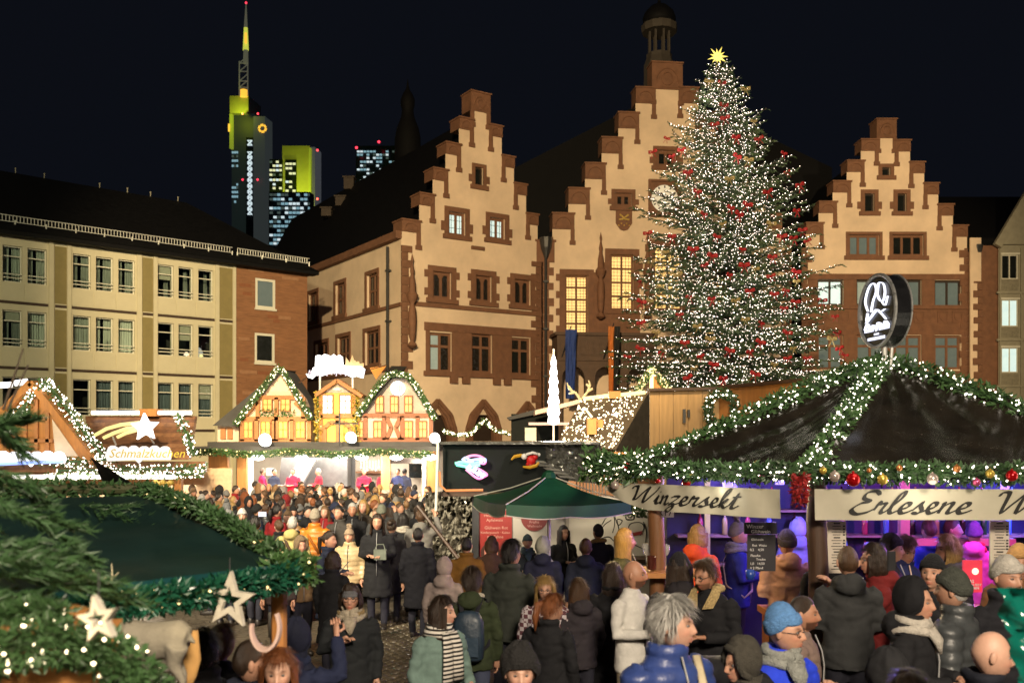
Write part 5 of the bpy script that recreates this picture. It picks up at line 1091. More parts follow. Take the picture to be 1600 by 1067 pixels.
for x, y, r, c, wh in ((980, 728, 6, 'red', 'at the upper left garland tip'), (961, 758, 7, 'silver', 'at the pointed end of the first banner'), (1027, 750, 5, 'red', 'above the first letter of the first banner'), (1073, 752, 8, 'red', 'above the middle of the first banner word'), (1077, 740, 6, 'gold', 'just over the red bauble of the first banner'), (1140, 746, 6, 'pink', 'above the end of the first banner word'), (1188, 746, 8, 'pink', 'large, above the blank end of the first banner'), (1182, 725, 5, 'gold', 'high on the garland over the first banner end'), (1286, 735, 6, 'gold', 'left of the silver bauble over the second banner'), (1304, 744, 8.5, 'silver', 'left of the largest red bauble'), (1333, 749, 11, 'red', 'largest, over the second banner'), (1379, 749, 8.5, 'gold', 'right of the largest red bauble'), (1405, 731, 5, 'copper', 'high on the garland over second banner middle'), (1457, 748, 9, 'silver', 'over the end of the second banner first word'), (1495, 732, 6, 'copper', 'high on the garland near the right edge'), (1526, 753, 6, 'pink', 'above the second capital letter of the right banner'), (1547, 740, 7, 'gold', 'near the right edge above the banner'), (1581, 743, 9, 'red', 'at the right edge above the banner'), (1008, 742, 4, 'gold', 'small, among leaves above first banner'), (1232, 741, 5, 'red', 'beside the red tinsel tassel'), (1358, 735, 4, 'copper', 'small, behind the largest red bauble')):
    Y = 8.2 if x > 1255 else 9.75-1.28*(x-950)/300; o = link('bauble', BAU, MATS['bauble_'+c], None, W(x, y, Y), 0); s = r/F*Y; o.scale = (s, s, s); tag(o, c+' bauble '+wh, 'bauble', 'baubles on the wine pavilion garland')
m = MB(); p = W(1250, 752, 8.2); leafy(m, lerp(p+Vector((0, 0, .06)), p-Vector((0, 0, .2)), 4), .05, 1300, .055); tag(m.build('tinsel_tassel', mat('red_tinsel', (.3, .02, .02), .4, .4)), 'red tinsel tassel hanging between the two banners', 'decoration')
for k, (x, y, z) in enumerate(((3.2, 8.0, 3.35), (4.9, 8.0, 3.5), (1.9, 8.6, 3.3), (6.1, 8.4, 3.2), (3.7, 8.15, 2.62), (2.0, 8.9, 2.62), (5.2, 8.15, 2.62))): lamp('garland_glow', 'POINT', (x, y, z), 11, (1, .9, .7), .3)

# ------------------------------------------------------------------ green parasol
PR = W(862, 0, 13.2); gz = ground(13.2)
GP = empty('parasol', (PR.x-.04, 13.2, gz), R(16), 'dark green market parasol with white piping before the white stall', 'parasol')
def parasol():
    ht = W(0, 742, 13.2).z-gz; hr = W(0, 779, 13.2).z-gz; s = .88; n = 10; M_PG = mat('green_canvas', (.008, .085, .036), .6, .25, 3, .3, 8); cn = [(-s, -s), (s, -s), (s, s), (-s, s)]
    for k in range(4):
        a, b = Vector((*cn[k], hr)), Vector((*cn[(k+1) % 4], hr)); m = MB(); ap = Vector((0, 0, ht)); rg = []
        for i in range(n+1):
            t = i/n; rg.append([ap.lerp(a.lerp(b, j/n), t)+Vector((0, 0, -.07*math.sin(math.pi*t)-.04*math.sin(math.pi*j/n)*t)) for j in range(n+1)])
        m.rings(rg, caps=False, closed=False); m.build('canopy_panel', M_PG, GP, smooth=True)
        m = MB(); q = nrm(a, b); va = [a.lerp(b, j/24) for j in range(25)]; dr = lambda j: Vector((0, 0, -.04*math.sin(math.pi*j/24)))
        m.rings([[v_+dr(j) for j, v_ in enumerate(va)], [v_+dr(j)+q*.015+Vector((0, 0, -.14-.03*abs(math.sin(math.pi*j/12)))) for j, v_ in enumerate(va)]], caps=False, closed=False); o = m.build('valance', M_PG, GP)
        m = MB(); m.tube([v_+dr(j)+q*.015+Vector((0, 0, -.145-.03*abs(math.sin(math.pi*j/12)))) for j, v_ in enumerate(va)], .008, 5); m.build('piping', MATS['white_frame'], o)
        m = MB(); m.tube([ap, Vector((a.x*.5, a.y*.5, hr+(ht-hr)*.5-.03)), a], .009, 5); m.build('rib_seam', MATS['white_frame'], GP)
    m = MB(); m.tube([(0, 0, 0), (0, 0, ht)], .025, 8); m.build('pole', M_WHITEFRAME, GP); m = MB(); m.lathe([(.12, ht-.04), (.08, ht+.04), (.02, ht+.07)], (0, 0, 0), 8); m.build('cap', M_PG, GP)
parasol()
# ------------------------------------------------------------------ white drinks stall behind the parasol
YW = 16.8
SWH = empty('drinks_stall', (W(850, 0, YW).x, YW, ground(YW)), label='white drinks stall with dark foil-wrapped top behind the green parasol', cat='market stall'); who = Vector(SWH.location)
qw = lambda x, y, d=0: W(x, y, YW)+Vector((0, d, 0))-who
ph = lambda name, mm, fn, **k: part(name, mm, fn, SWH, **k)
def wbx(m, x0, y0, x1, y1, d0, d1): a, b = qw(x0, y1, d0), qw(x1, y0, d0); m.box(((a.x+b.x)/2, a.y+(d1-d0)/2, (a.z+b.z)/2), (b.x-a.x, d1-d0, b.z-a.z))
ph('wall', mat('off_white_wall', (.40, .37, .32), .6, .12, 1, .1, 8), lambda m: wbx(m, 742, 775, 1135, 952, 0, .1)); ph('corner_post', M_BLACKMETAL, lambda m: wbx(m, 738, 775, 748, 955, -.08, .1)); ph('counter', M_WOODD, lambda m: wbx(m, 880, 868, 1130, 873, -.5, 0)); ph('counter_leg', M_WOODD, lambda m: wbx(m, 888, 873, 893, 950, -.45, -.35))
ph('skirting', M_BLACKMETAL, lambda m: wbx(m, 745, 936, 1135, 955, -.03, 0)); ph('wall_post', mat('grey_post', (.2, .18, .15), .6, .1), lambda m: wbx(m, 884, 795, 889, 945, -.06, 0))
o = ph('red_poster', mat('red_print', (.26, .018, .014), .5, .1), lambda m: wbx(m, 749, 797, 800, 905, -.03, 0))
for k, (s, x, y, z) in enumerate((('Heisser Winzer', 756, 805, .075), ('Apfelwein', 760, 812, .075), ('Glühwein Rot', 757, 824, .075), ('Kinderpunsch · Kakao', 751, 831, .06), ('mit Sahne', 761, 838, .075))): txt(s, z, mat('pale_red_ink', (.6, .3, .24), .6, 0), o, qw(x, y+2, -.036))
def circ(m, x, y, r, d): c = qw(x, y, d); disc(m, c, r/F*YW, .012, (0, -1, 0))
ph('poster_emblem', mat('dark_brown_print', (.05, .015, .01), .5, .1), lambda m: circ(m, 766, 863, 15, -.035)); txt('HOT', .07, M_CHALK, SWH, qw(760, 856, -.06)); ph('emblem_glass', mat('salmon_print', (.5, .2, .15), .5, .1), lambda m: (wbx(m, 757, 857, 770, 875, -.06, -.048), wbx(m, 773, 858, 778, 872, -.06, -.048)))
ph('round_plaque', mat('maroon_print', (.16, .018, .016), .5, .1), lambda m: circ(m, 835, 808, 21, -.02))
for s, x, y, z in (('Winzer', 826, 797, .075), ('Glühwein', 834, 808, .065), ('Frohe', 827, 817, .075), ('Weihnacht', 824, 823, .06)): txt(s, z, mat('pink_ink', (.55, .3, .27), .6, 0), SWH, qw(x, y, -.04))
def insta(m):
    c = qw(984, 805, -.01); s = .075
    P = [c+Vector((s*math.copysign(abs(math.cos(t))**.4, math.cos(t)), 0, s*math.copysign(abs(math.sin(t))**.4, math.sin(t)))) for t in [2*math.pi*k/28 for k in range(29)]]; m.tube(P, .011, 5)
    m.tube([c+Vector((.038*math.cos(t), 0, .038*math.sin(t))) for t in [2*math.pi*k/16 for k in range(17)]], .01, 5); m.ball(c+Vector((.045, 0, .045)), .012, 6, k=4)
ph('camera_icon', M_INK, insta); txt('winelovers', .12, M_INK, SWH, qw(993, 809, -.01))
def lines(m):
    for pts in ([(940, 820), (947, 809), (958, 805), (960, 820), (957, 832)], [(960, 806), (966, 820), (972, 813), (964, 812), (968, 830)], [(938, 832), (944, 820), (955, 812)], [(980, 830), (985, 818), (1000, 816), (1006, 824), (1000, 836)], [(978, 842), (990, 850), (1008, 858)], [(1005, 815), (1010, 830), (1008, 850)], [(930, 845), (950, 838), (960, 846)]): m.tube([qw(q.x, q.y, -.008) for q in catmull(pts, 5)], .008, 4)
ph('line_drawing', M_INK, lines); ph('red_label', mat('dark_red_print', (.2, .02, .02), .5, .1), lambda m: m.prism([qw(988, 832, -.012), qw(1003, 829, -.012), qw(1004, 834, -.012), qw(990, 837, -.012)], (0, .01, 0)))
ph('star_bow', M_BOWR, lambda m: m.prism(star5(qw(890, 798, -.3), .13, .07), (0, .05, 0)))
garland('', [W(880, 793, 16.3), W(900, 797, 16.3), W(930, 796, 16.3), W(960, 793, 16.2), W(1010, 797, 16.2)], .07, 500, .09, 14, .022, M_LEAFD, M_BULBW, SWH)
for x in (915, 960): lamp('wall_spot', 'POINT', W(x, 800, 16.35), 9, (1, .85, .6), .05)
lamp('drinks_stall_light', 'POINT', W(805, 800, 15.6), 16, (1, .86, .65), .2)
# dark top: fascia with neon, foil end, ladder with figurine
M_FOIL = mat('dark_foil', (.09, .09, .08), .25, .4, 4, .9, 7, metal=.35)
ph('top_fascia', mat('black_panel', (.006, .008, .007), .7, .3, spec=.15), lambda m: wbx(m, 693, 693, 852, 768, -.15, .1)); ph('top_lid', M_FOIL, lambda m: wbx(m, 690, 690, 936, 694, -.3, 2.5))
def foil(m):
    rg = [[qw(850+88*i/22, 694+52*j/14+(10*(i/22) if j == 14 else 0), -.1)+Vector((0, .09*mnoise.noise(Vector((i*.45, j*.6, 1.7))), 0)) for i in range(23)] for j in range(15)]; m.rings(rg, caps=False, closed=False)
ph('foil_end', M_FOIL, foil); ph('side_pole', M_WHITEFRAME, lambda m: m.tube([qw(687, 690, -.4), qw(684, 795, -.4)], .026, 8)); ph('bottom_rail', M_WOODD, lambda m: wbx(m, 690, 767, 762, 774, -.25, .05))
ph('rope_light', mat('rope_glow', (.3, .1, .03), .5, 0, emis=(1, .35, .1), es=.55), lambda m: m.tube([qw(690, 735, -.45), qw(691, 756, -.45), qw(700, 764, -.45), qw(756, 763, -.45)], .022, 6))
neon = [('neon_green', (.05, 1, .6), [[(711, 724), (722, 722), (738, 724), (750, 722)], [(713, 726), (735, 729), (750, 726)]], .03), ('neon_blue', (.35, .5, 1), [[(722, 719), (728, 715), (735, 719), (742, 718), (757, 717), (758, 722)], [(725, 720), (733, 722), (740, 720)], [(728, 729), (734, 733), (756, 745)]], .028), ('neon_pink', (1, .12, .5), [[(724, 717), (735, 712), (748, 712), (758, 718), (757, 724), (750, 723)], [(728, 733), (746, 747), (757, 744), (760, 740), (742, 729)]], .024), ('neon_white', (.9, .9, 1), [[(731, 731), (736, 727)], [(738, 737), (744, 731)], [(745, 742), (751, 736)], [(752, 745), (757, 740)], [(750, 719), (754, 722)]], .04)]
NS = empty('neon_sign', W(735, 735, YW-.3), label='neon candy cane and skater-like outline sign on dark stall top', cat='neon sign'); nso = Vector(NS.location)
for nm, c, strokes, r in neon:
    m = MB()
    for s in strokes: m.tube([W(q.x, q.y, YW-.3)-nso for q in catmull(s, 5)] if len(s) > 2 else [W(x, y, YW-.3)-nso for x, y in s], r, 6)
    m.build('neon_tube', bulb(nm, c, 1.5), NS)
lamp('neon_glow', 'POINT', W(722, 732, YW-.5), 3, (.1, 1, .6), .05); lamp('neon_glow', 'POINT', W(748, 738, YW-.5), 3, (.7, .2, 1), .05)
LD = empty('ladder_board', W(850, 735, 15.6), label='dark sloping ladder board leaning over the foil stall top', cat='ladder'); ldo = Vector(LD.location)
m = MB(); m.prism([W(x, y, 15.6)-ldo for x, y in ((790, 712), (806, 708), (890, 747), (880, 768), (770, 768))], (0, .1, 0)); m.build('board', MATS['black_panel'], LD)
for k in range(5): x, y = 826+k*11, 718+k*6; m = MB(); m.prism([W(x, y, 15.55)-ldo for x, y in ((x, y), (x+24, y+2), (x+30, y+6), (x+6, y+4))], (0, .04, 0)); m.build('rung', mat('ladder_grey', (.14, .14, .12), .6, .2), LD)
FG = empty('sledge_figurine', W(828, 722, 15.3), label='small red and white figurine on yellow skis sliding down the ladder board', cat='figurine'); fgo = Vector(FG.location)
m = MB(); m.tube([W(x, y, 15.3)-fgo for x, y in ((799, 718), (804, 713), (814, 711), (822, 713))], [.015, .03, .03, .02], 6); m.tube([W(x, y, 15.2)-fgo for x, y in ((817, 729), (828, 730), (838, 727), (842, 722))], [.015, .03, .03, .02], 6); m.build('ski', mat('ski_yellow', (.55, .3, .02), .4, .1), FG)
m = MB(); m.ball(W(830, 719, 15.3)-fgo, .09, 10, k=8, sq=(.9, .8, 1)); m.ball(W(836, 714, 15.3)-fgo, .05, 8, k=6); m.tube([W(826, 722, 15.3)-fgo, W(824, 727, 15.3)-fgo], .03, 6); m.build('body', mat('figurine_red', (.5, .01, .01), .5, .1), FG, smooth=True)
m = MB(); m.ball(W(819, 713, 15.28)-fgo, .05, 8, k=6); m.ball(W(842, 710, 15.28)-fgo, .03, 8, k=5); m.tube([W(822, 710, 15.25)-fgo, W(832, 707, 15.25)-fgo, W(840, 709, 15.25)-fgo], .025, 6); m.build('white_trim', mat('figurine_white', (.75, .73, .7), .7, .1), FG, smooth=True)
def wrap(m):                                               # crumpled clear plastic sheet beside the stall
    rg = [[W(664+78*i/30, 768+125*j/36, 18.2)+Vector((0, .35*mnoise.noise(Vector((i*.5, j*.42, 4.1)))+.2*mnoise.noise(Vector((i*1.1, j*1.2, 9))), 0))-W(700, 900, 18.2) for i in range(31)] for j in range(37)]; m.rings(rg, caps=False, closed=False)
m = MB(); wrap(m); o = m.build('plastic_sheet', mat('crumpled_plastic', (.3, .28, .23), .2, .5, 5, .5, 9, coat=.6), loc=W(700, 900, 18.2)); tag(o, 'crumpled shiny plastic sheet hanging left of the white drinks stall', 'plastic sheet')
m = MB(); a, b = W(652, 790, 16.2), W(716, 872, 15.8); m.tube([a-b, Vector((0, 0, 0)), Vector((.3, 0, ground(16)-b.z))], .03, 6); tag(m.build('leaning_pole', M_WOODD, loc=b), 'thin dark pole leaning across the plastic sheet', 'pole')

# ------------------------------------------------------------------ stalls in front of the big tree
YD = 24
SD = empty('lit_roof_hut', (W(945, 0, YD).x, YD, ground(YD)), label='hut whose whole roof slope is strewn with tiny lights', cat='market stall'); sdo = Vector(SD.location)
pd = lambda name, mm, fn, **k: part(name, mm, fn, SD, **k); qd = lambda x, y, d=0: W(x, y, YD+d)-sdo
pd('roof', mat('roof_brown', (.05, .035, .02), .7, .4, 4), lambda m: m.prism([qd(910, 622, 1.6), qd(1012, 615, 1.6), qd(962, 703, 0), qd(872, 692, 0)], (0, .12, -.05)))
pd('gable_end', mat('black_gable', (.012, .01, .008), .6, .2), lambda m: m.prism([qd(1014, 614, 1.5), qd(963, 703, 0), qd(1018, 708, .8)], (0, .1, 0)))
pd('base_wall', M_WOODM, lambda m: (m.box(qd(945, 800, .8), (2.4, 1.2, 3)), m.box(qd(975, 718, -.6), (1.3, .1, .38)))); pd('fascia_board', M_WOODO, lambda m: m.box(qd(975, 708, -.7), (1.4, .2, .06)))
m = MB(); 
for k in range(380):
    a, b = random.random(), random.random(); p = qd(910, 622, 1.6).lerp(qd(1010, 615, 1.6), a).lerp(qd(872, 692, 0).lerp(qd(960, 703, 0), a), b); m.octa(p+Vector((0, -.06, .05)), random.uniform(.012, .024))
tag(m.build('fairy_lights', M_BULBW, SD), kind='stuff')
pd('ridge_light', bulb('ridge_yellow', (1, .72, .25), 1.8), lambda m: (m.tube([qd(912, 623, 1.5), qd(952, 618, 1.5)], .06, 6), m.tube([qd(968, 617, 1.5), qd(1008, 613, 1.5)], .06, 6))); pd('ridge_block', M_WOODO, lambda m: m.box(qd(960, 617, 1.5), (.32, .2, .2)))
pd('dormer_box', M_WOODO, lambda m: (m.box(qd(924, 666, .3), (.24, .3, .42)), m.box(qd(936, 662, .5), (.2, .3, .22)))); pd('dormer_light', bulb('dormer', (1, .8, .4), 2.4), lambda m: m.tube([qd(905, 652, .1), qd(914, 638, .1), qd(925, 652, .1)], .035, 5))
lamp('roof_glow', 'POINT', sdo+qd(930, 655, -.8), 30, (1, .8, .5), .3)
AN = empty('antlers', W(907, 625, 25.8), label='pale carved antlers on the ridge left of the light-strewn roof', cat='decoration'); ano = Vector(AN.location)
for s in ([[(907, 625), (900, 614), (889, 608), (886, 598)], [(898, 613), (889, 615)], [(893, 610), (888, 603)]], [[(909, 624), (918, 612), (922, 602), (920, 594)], [(919, 611), (926, 607)], [(921, 604), (916, 600)]]):
    m = MB()
    for q in s: m.tube([W(x, y, 25.8)-ano for x, y in q], [.04, .035, .03, .015][:len(q)], 6)
    m.build('antler', mat('pale_antler', (.45, .4, .26), .6, .1), AN)
KS = empty('dark_kiosk', (W(835, 0, 37).x, 37, ground(37)), label='small black kiosk with pinkish lit canopy behind the lit cone tree', cat='market stall'); kso = Vector(KS.location)
m = MB(); m.box(W(835, 672, 38)-kso, (1.9, 1.5, 1.3)); m.box(W(835, 740, 38)-kso, (1.8, 1.4, 2.4)); m.build('body', MATS['black_panel'], KS); m = MB(); m.prism([W(x, y, 37)-kso for x, y in ((792, 652), (838, 639), (872, 636), (872, 640), (796, 656))], (0, 2.2, 0)); m.build('roof', M_ROOFG, KS)
m = MB(); m.prism([W(x, y, 34)-kso for x, y in ((836, 641), (912, 622), (914, 628), (836, 648))], (0, 2.5, 0)); m.build('canopy', mat('pink_canopy', (.7, .5, .42), .6, .1), KS); m = MB(); m.box(W(829, 679, 36.9)-kso, (.45, .1, .55)); m.build('white_board', M_WHITEFRAME, KS); m = MB(); m.box(W(868, 662, 34.5)-kso, (2, .06, .1)); m.build('light_bar', bulb('kiosk_bar', (1, .5, .35), .9), KS)
lamp('kiosk_light', 'POINT', W(880, 650, 33.5), 14, (1, .75, .5), .3)
LT = empty('light_cone_tree', (W(865, 0, 28).x, 28, ground(28)), label='dazzling white cone-shaped light tree on a pole', cat='light tree'); lto = Vector(LT.location); k = 28/F
m = MB(); prf = [(1, 553), (4, 560), (6, 567), (4.5, 572), (8, 582), (6, 587), (9.5, 597), (7, 602), (10.5, 612), (8, 617), (12, 628), (9, 633), (13, 645), (10, 650), (12, 660), (5, 663)]
m.lathe([(r*k*.78, W(0, y, 28).z-lto.z) for r, y in prf], (0, 0, 0), 12); m.build('light_cone', bulb('cone_tree', (1, .96, .88), 6), LT, smooth=True); m = MB(); m.tube([(0, 0, 0), (0, 0, W(0, 545, 28).z-lto.z)], .03, 6); m.build('pole', M_WHITEFRAME, LT); lamp('cone_tree_glow', 'POINT', W(865, 610, 27.4), 320, (1, .93, .8), .3)
# timber hoarding with wreath
HB = empty('timber_hut', (W(1130, 0, 20).x, 20, ground(20)), label='plank-walled timber hut with a wreath below the big tree', cat='hut'); hbo = Vector(HB.location)
bx_ = [1015, 1030, 1052, 1075, 1098, 1124]
for k in range(5):
    m = MB(); m.hexa([W(bx_[k]+.3, 760, 20)-hbo, W(bx_[k+1]-.3, 760, 20)-hbo, W(bx_[k+1]-.3, 760, 20)-hbo+Vector((0, .06, 0)), W(bx_[k]+.3, 760, 20)-hbo+Vector((0, .06, 0)), W(bx_[k]+.3, 611, 20)-hbo, W(bx_[k+1]-.3, 610, 20)-hbo, W(bx_[k+1]-.3, 610, 20)-hbo+Vector((0, .06, 0)), W(bx_[k]+.3, 611, 20)-hbo+Vector((0, .06, 0))]); m.build('plank', M_WOOD, HB)
for k in range(4):
    x0, x1 = 1124+36*k, 1160+36*k; Y0, Y1 = 20-.5*k, 19.5-.5*k; m = MB(); a, b = W(x0, 607-3*k, Y0), W(x1, 604-3*k, Y1); m.hexa([Vector((a.x, a.y, 2))-hbo, Vector((b.x, b.y, 2))-hbo, Vector((b.x, b.y+.06, 2))-hbo, Vector((a.x, a.y+.06, 2))-hbo, a-hbo, b-hbo, b-hbo+Vector((0, .06, 0)), a-hbo+Vector((0, .06, 0))]); m.build('plank', M_WOODO, HB)
m = MB(); m.bar(W(1012, 609, 19.95)-hbo, W(1126, 607, 19.95)-hbo, .2, .06); m.bar(W(1124, 605, 19.9)-hbo, W(1268, 593, 17.9)-hbo, .2, .06); m.build('top_rail', M_WOODD, HB)
m = MB(); m.box(W(1069, 650, 19.9)-hbo, (.06, .04, .3)); m.tube([W(1076, 640, 19.9)-hbo, W(1076, 652, 19.9)-hbo], .03, 6); m.build('latch', M_BLACKMETAL, HB)
m = MB(); m.box(W(1140, 720, 21)-hbo, (3, .1, 2.8)); m.build('back_wall', M_WOODD, HB); lamp('hut_light', 'POINT', W(1180, 625, 17.2), 46, (1, .72, .32), .2)
wp = [W(1128+22*math.cos(t), 640+27*math.sin(t), 19.6) for t in [2*math.pi*k/24 for k in range(25)]]; garland('round evergreen wreath with lights on the plank hut', wp, .08, 500, .08, 34, .02, M_LEAFD, M_BULBC, name='wreath')
YG = 26; SG = empty('lit_gable_front', (W(1020, 0, YG).x, YG, ground(YG)), label='small yellow lit triangular gable edged with bulbs, below the tree', cat='gable'); sgo = Vector(SG.location)
m = MB(); m.prism([W(x, y, YG)-sgo for x, y in ((1018, 578), (1044, 608), (1018, 610))], (0, .3, 0)); m.build('gable_board', M_WOODO, SG); m = MB(); m.box(W(1018, 592, YG-.1)-sgo, (.1, .08, .6)); m.build('light_strip', bulb('gable_strip', (1, .8, .3), 2.2), SG); m = MB(); m.box(W(1020, 700, YG+.3)-sgo, (.8, .3, 3.6)); m.build('post', M_WOODD, SG)
garland('', [W(995, 612, YG-.1), W(1018, 576, YG-.1), W(1046, 610, YG-.1)], .08, 160, .1, 50, .026, M_LEAF, M_BULBY, SG)
RL = empty('metal_railing', W(915, 755, 19), label='grey metal railing of thin bars left of the wine pavilion', cat='railing'); rlo = Vector(RL.location)
for k in range(10): m = MB(); x = 901+k*5; m.tube([W(x, 727+k*.8, 19)-rlo, Vector((W(x, 700, 19).x-rlo.x, 0, ground(19)-rlo.z))], .012, 5); m.build('bar', M_STEEL, RL)
m = MB(); m.tube([W(899, 727, 19)-rlo, W(950, 735, 19)-rlo], .02, 6); m.build('top_rail', M_STEEL, RL)
garland('string of lights with greenery looping past the arched doorway', [W(x, y, 40) for x, y in ((690, 672), (712, 680), (735, 678), (748, 665), (757, 655), (765, 664), (778, 674), (798, 678))], .07, 120, .1, 24, .04, M_LEAF, M_BULBW, name='light_garland')

# ------------------------------------------------------------------ green-roofed stall at the near left
ZG = 2.5; E1, E2 = Vector((-2.25, 3.25, ZG)), Vector((-1.06, 4.55, ZG)); R1, R2 = W(-60, 775, 6.2), W(238, 772, 6.2)
R1.z = R2.z = 2.76; E3 = Vector((-3.4, 8.0, ZG))
SGL = empty('green_roof_stall', (-2.6, 5.6, ground(5.6)), label='near stall with dark green roof, fir branches and star ornaments at lower left', cat='market stall'); glo = Vector(SGL.location)
pg = lambda name, mm, fn, **k: part(name, mm, fn, SGL, **k)
M_GROOF = mat('dark_green_tarp', (.007, .024, .022), .45, .3, 2, .35, 3); M_GEDGE = mat('teal_edge', (.01, .06, .065), .4, .2)
def gplane(m, a, b, c, d, n=16):
    m.rings([[a.lerp(b, i/n).lerp(d.lerp(c, i/n), j/n)+Vector((0, 0, -.05*math.sin(math.pi*j/n)*math.sin(math.pi*i/n)+.012*math.sin(j*1.1)))-glo for i in range(n+1)] for j in range(n+1)], caps=False, closed=False)
E0 = E1+(E1-E2)*.9
pg('roof_slope', M_GROOF, lambda m: gplane(m, E0, E2, R2, R1+(E1-E2)*.6), smooth=True); pg('roof_slope', M_GROOF, lambda m: gplane(m, E2, E3, E3.lerp(R2, .999)+Vector((-.6, .4, .25)), R2), smooth=True)
def eave_s(k): return E0.lerp(E2, k)
pg('eave_board', M_GEDGE, lambda m: m.hexa([E0-glo+Vector((0, 0, -.08)), E2-glo+Vector((0, 0, -.08)), E2-glo+Vector((-.03, .03, -.08)), E0-glo+Vector((-.03, .03, -.08)), E0-glo+Vector((.004, -.004, .006)), E2-glo+Vector((.004, -.004, .006)), E2-glo+Vector((-.03, .03, .02)), E0-glo+Vector((-.03, .03, .02))]))
pg('ridge_pole', mat('olive_pole', (.06, .065, .03), .5, .2), lambda m: m.tube([R1-glo+Vector((0, 0, .03)), R2-glo+Vector((0, 0, .03))], .035, 8)); pg('post', M_WOODO, lambda m: m.tube([E2+Vector((-.12, .15, 0))-glo, Vector((E2.x-.12, E2.y+.15, ground(4.7)))-glo], .04, 8))
pg('post', M_WOODD, lambda m: m.tube([E3+Vector((-.2, -.1, 0))-glo, Vector((E3.x-.2, E3.y-.1, ground(8)))-glo], .04, 8))
pg('counter', M_WOODO, lambda m: m.box(Vector((-2.2, 4.7, 1.15))-glo, (1.6, .5, .08), R(45)))
garland('', lerp(R2+Vector((-.05, 0, .03)), E2, 10, -.05), .035, 1200, .045, 18, .008, M_LEAFD, M_BULBY, SGL)
garland('', lerp(R1, R2, 8, -.03), .04, 500, .06, 2, .008, M_LEAFD, M_BULBC, SGL)
garland('', lerp(eave_s(.35)+Vector((.03, -.03, -.05)), E2+Vector((.02, -.03, -.02)), 12, .03, .01), .05, 2200, .045, 22, .008, M_TINSEL, M_BULBY, SGL)
garland('', lerp(E2+Vector((-.12, -.1, 0)), E2+Vector((.06, .12, -.02)), 5, .0, .02), .07, 3200, .045, 70, .008, M_LEAF, M_BULBY, SGL)
garland('', [W(-40, 1030, 2.6), W(60, 1000, 2.7), W(150, 1010, 2.8), W(210, 1050, 2.8), W(235, 1090, 2.8)], .065, 3800, .03, 80, .0075, M_LEAFD, M_BULBW, SGL)
garland('', [W(-40, 985, 2.7), W(40, 960, 2.8), W(100, 965, 2.8)], .04, 3600, .03, 80, .0075, M_LEAFD, M_BULBW, SGL)
def fir_branch(m, a, b, wd, n, dr=.25):
    a, b = Vector(a), Vector(b); d = (b-a); L = d.length; d.normalize(); s = Vector((d.y, -d.x, 0)).normalized() if abs(d.z) < .95 else Vector((1, 0, 0)); up = s.cross(d)
    for k in range(n):
        f = k/n; p = a+d*L*f+Vector((0, 0, -dr*L*f*f)); sd = 1 if k % 2 else -1; tl = wd*(1-.6*f)*random.uniform(.7, 1.1); q = (d*.75+s*sd*.8+up*random.uniform(-.25, .25)).normalized()
        for j in range(26):
            c = p+q*tl*j/26; ax = (q*.9+s*random.uniform(-.8, .8)+up*random.uniform(-.8, .8)+d*.3).normalized(); sz = random.uniform(.035, .06); nn = ax.orthogonal(); nn.rotate(Matrix.Rotation(random.random()*6.28, 3, ax)); nn = nn.normalized()*.0035; m.add([c-nn, c+ax*sz, c+nn], [(0, 1, 2)])
M_FIR = mat('fresh_fir', (.038, .09, .03), .5, .5, 6)
for a, b, wd, n in (((-40, 900, 2.9), (190, 895, 3.2), .28, 34), ((-60, 860, 3.0), (110, 845, 3.3), .26, 30), ((-60, 930, 2.8), (120, 930, 3.0), .2, 26), ((-60, 800, 3.4), (110, 790, 3.7), .26, 30), ((-60, 720, 3.4), (60, 760, 3.6), .26, 30), ((-50, 690, 3.5), (40, 640, 3.6), .22, 26), ((-40, 640, 3.5), (30, 690, 3.6), .22, 26), ((120, 790, 5.6), (250, 800, 5.5), .3, 26), ((-60, 760, 3.2), (150, 840, 3.5), .2, 26), ((-60, 880, 2.8), (160, 870, 3.1), .22, 28)):
    m = MB(); fir_branch(m, W(*a)-glo, W(*b)-glo, wd, n); tag(m.build('fir_branch', M_FIR, SGL), kind='stuff')
for a, b in (((5, 640, 3.5), (36, 545, 3.6)), ((12, 640, 3.5), (44, 570, 3.6))): pg('twig', M_BARK, lambda m: m.tube([W(*a)-glo, W(*b)-glo], [.006, .003], 5))
def starframe(e, c, Ro, Ri, th, tilt):
    m = MB(); P = star5(Vector((0, 0, 0)), Ro, Ro*.42, tilt); Q = star5(Vector((0, 0, 0)), Ri, Ri*.42, tilt); n = len(P); F0 = P+Q+[p+Vector((0, th, 0)) for p in P]+[p+Vector((0, th, 0)) for p in Q]; fs = []
    for k in range(n): j = (k+1) % n; fs += [(k, j, n+j, n+k), (2*n+j, 2*n+k, 3*n+k, 3*n+j), (j, k, 2*n+k, 2*n+j), (n+k, n+j, 3*n+j, 3*n+k)]
    m.add(F0, fs); return m.build('star_frame', mat('pale_carved_wood', (.5, .46, .38), .7, .2, 10, .2, 30), e)
for x, y, Y, s, lab, tl in ((357, 938, 4.15, 46, 'large pale wooden star hanging from the green eave', .06), (150, 968, 2.4, 38, 'smaller pale wooden star, left of the large one', -.2)):
    e = empty('star_ornament', W(x, y, Y), R(-15), lab, 'ornament', 'star ornaments'); starframe(e, None, s/F*Y, s*.5/F*Y, .025, tl); m = MB(); m.tube([(0, .01, s/F*Y), (0, .01, s/F*Y+.06)], .003, 4); m.build('string', M_BLACKMETAL, e)
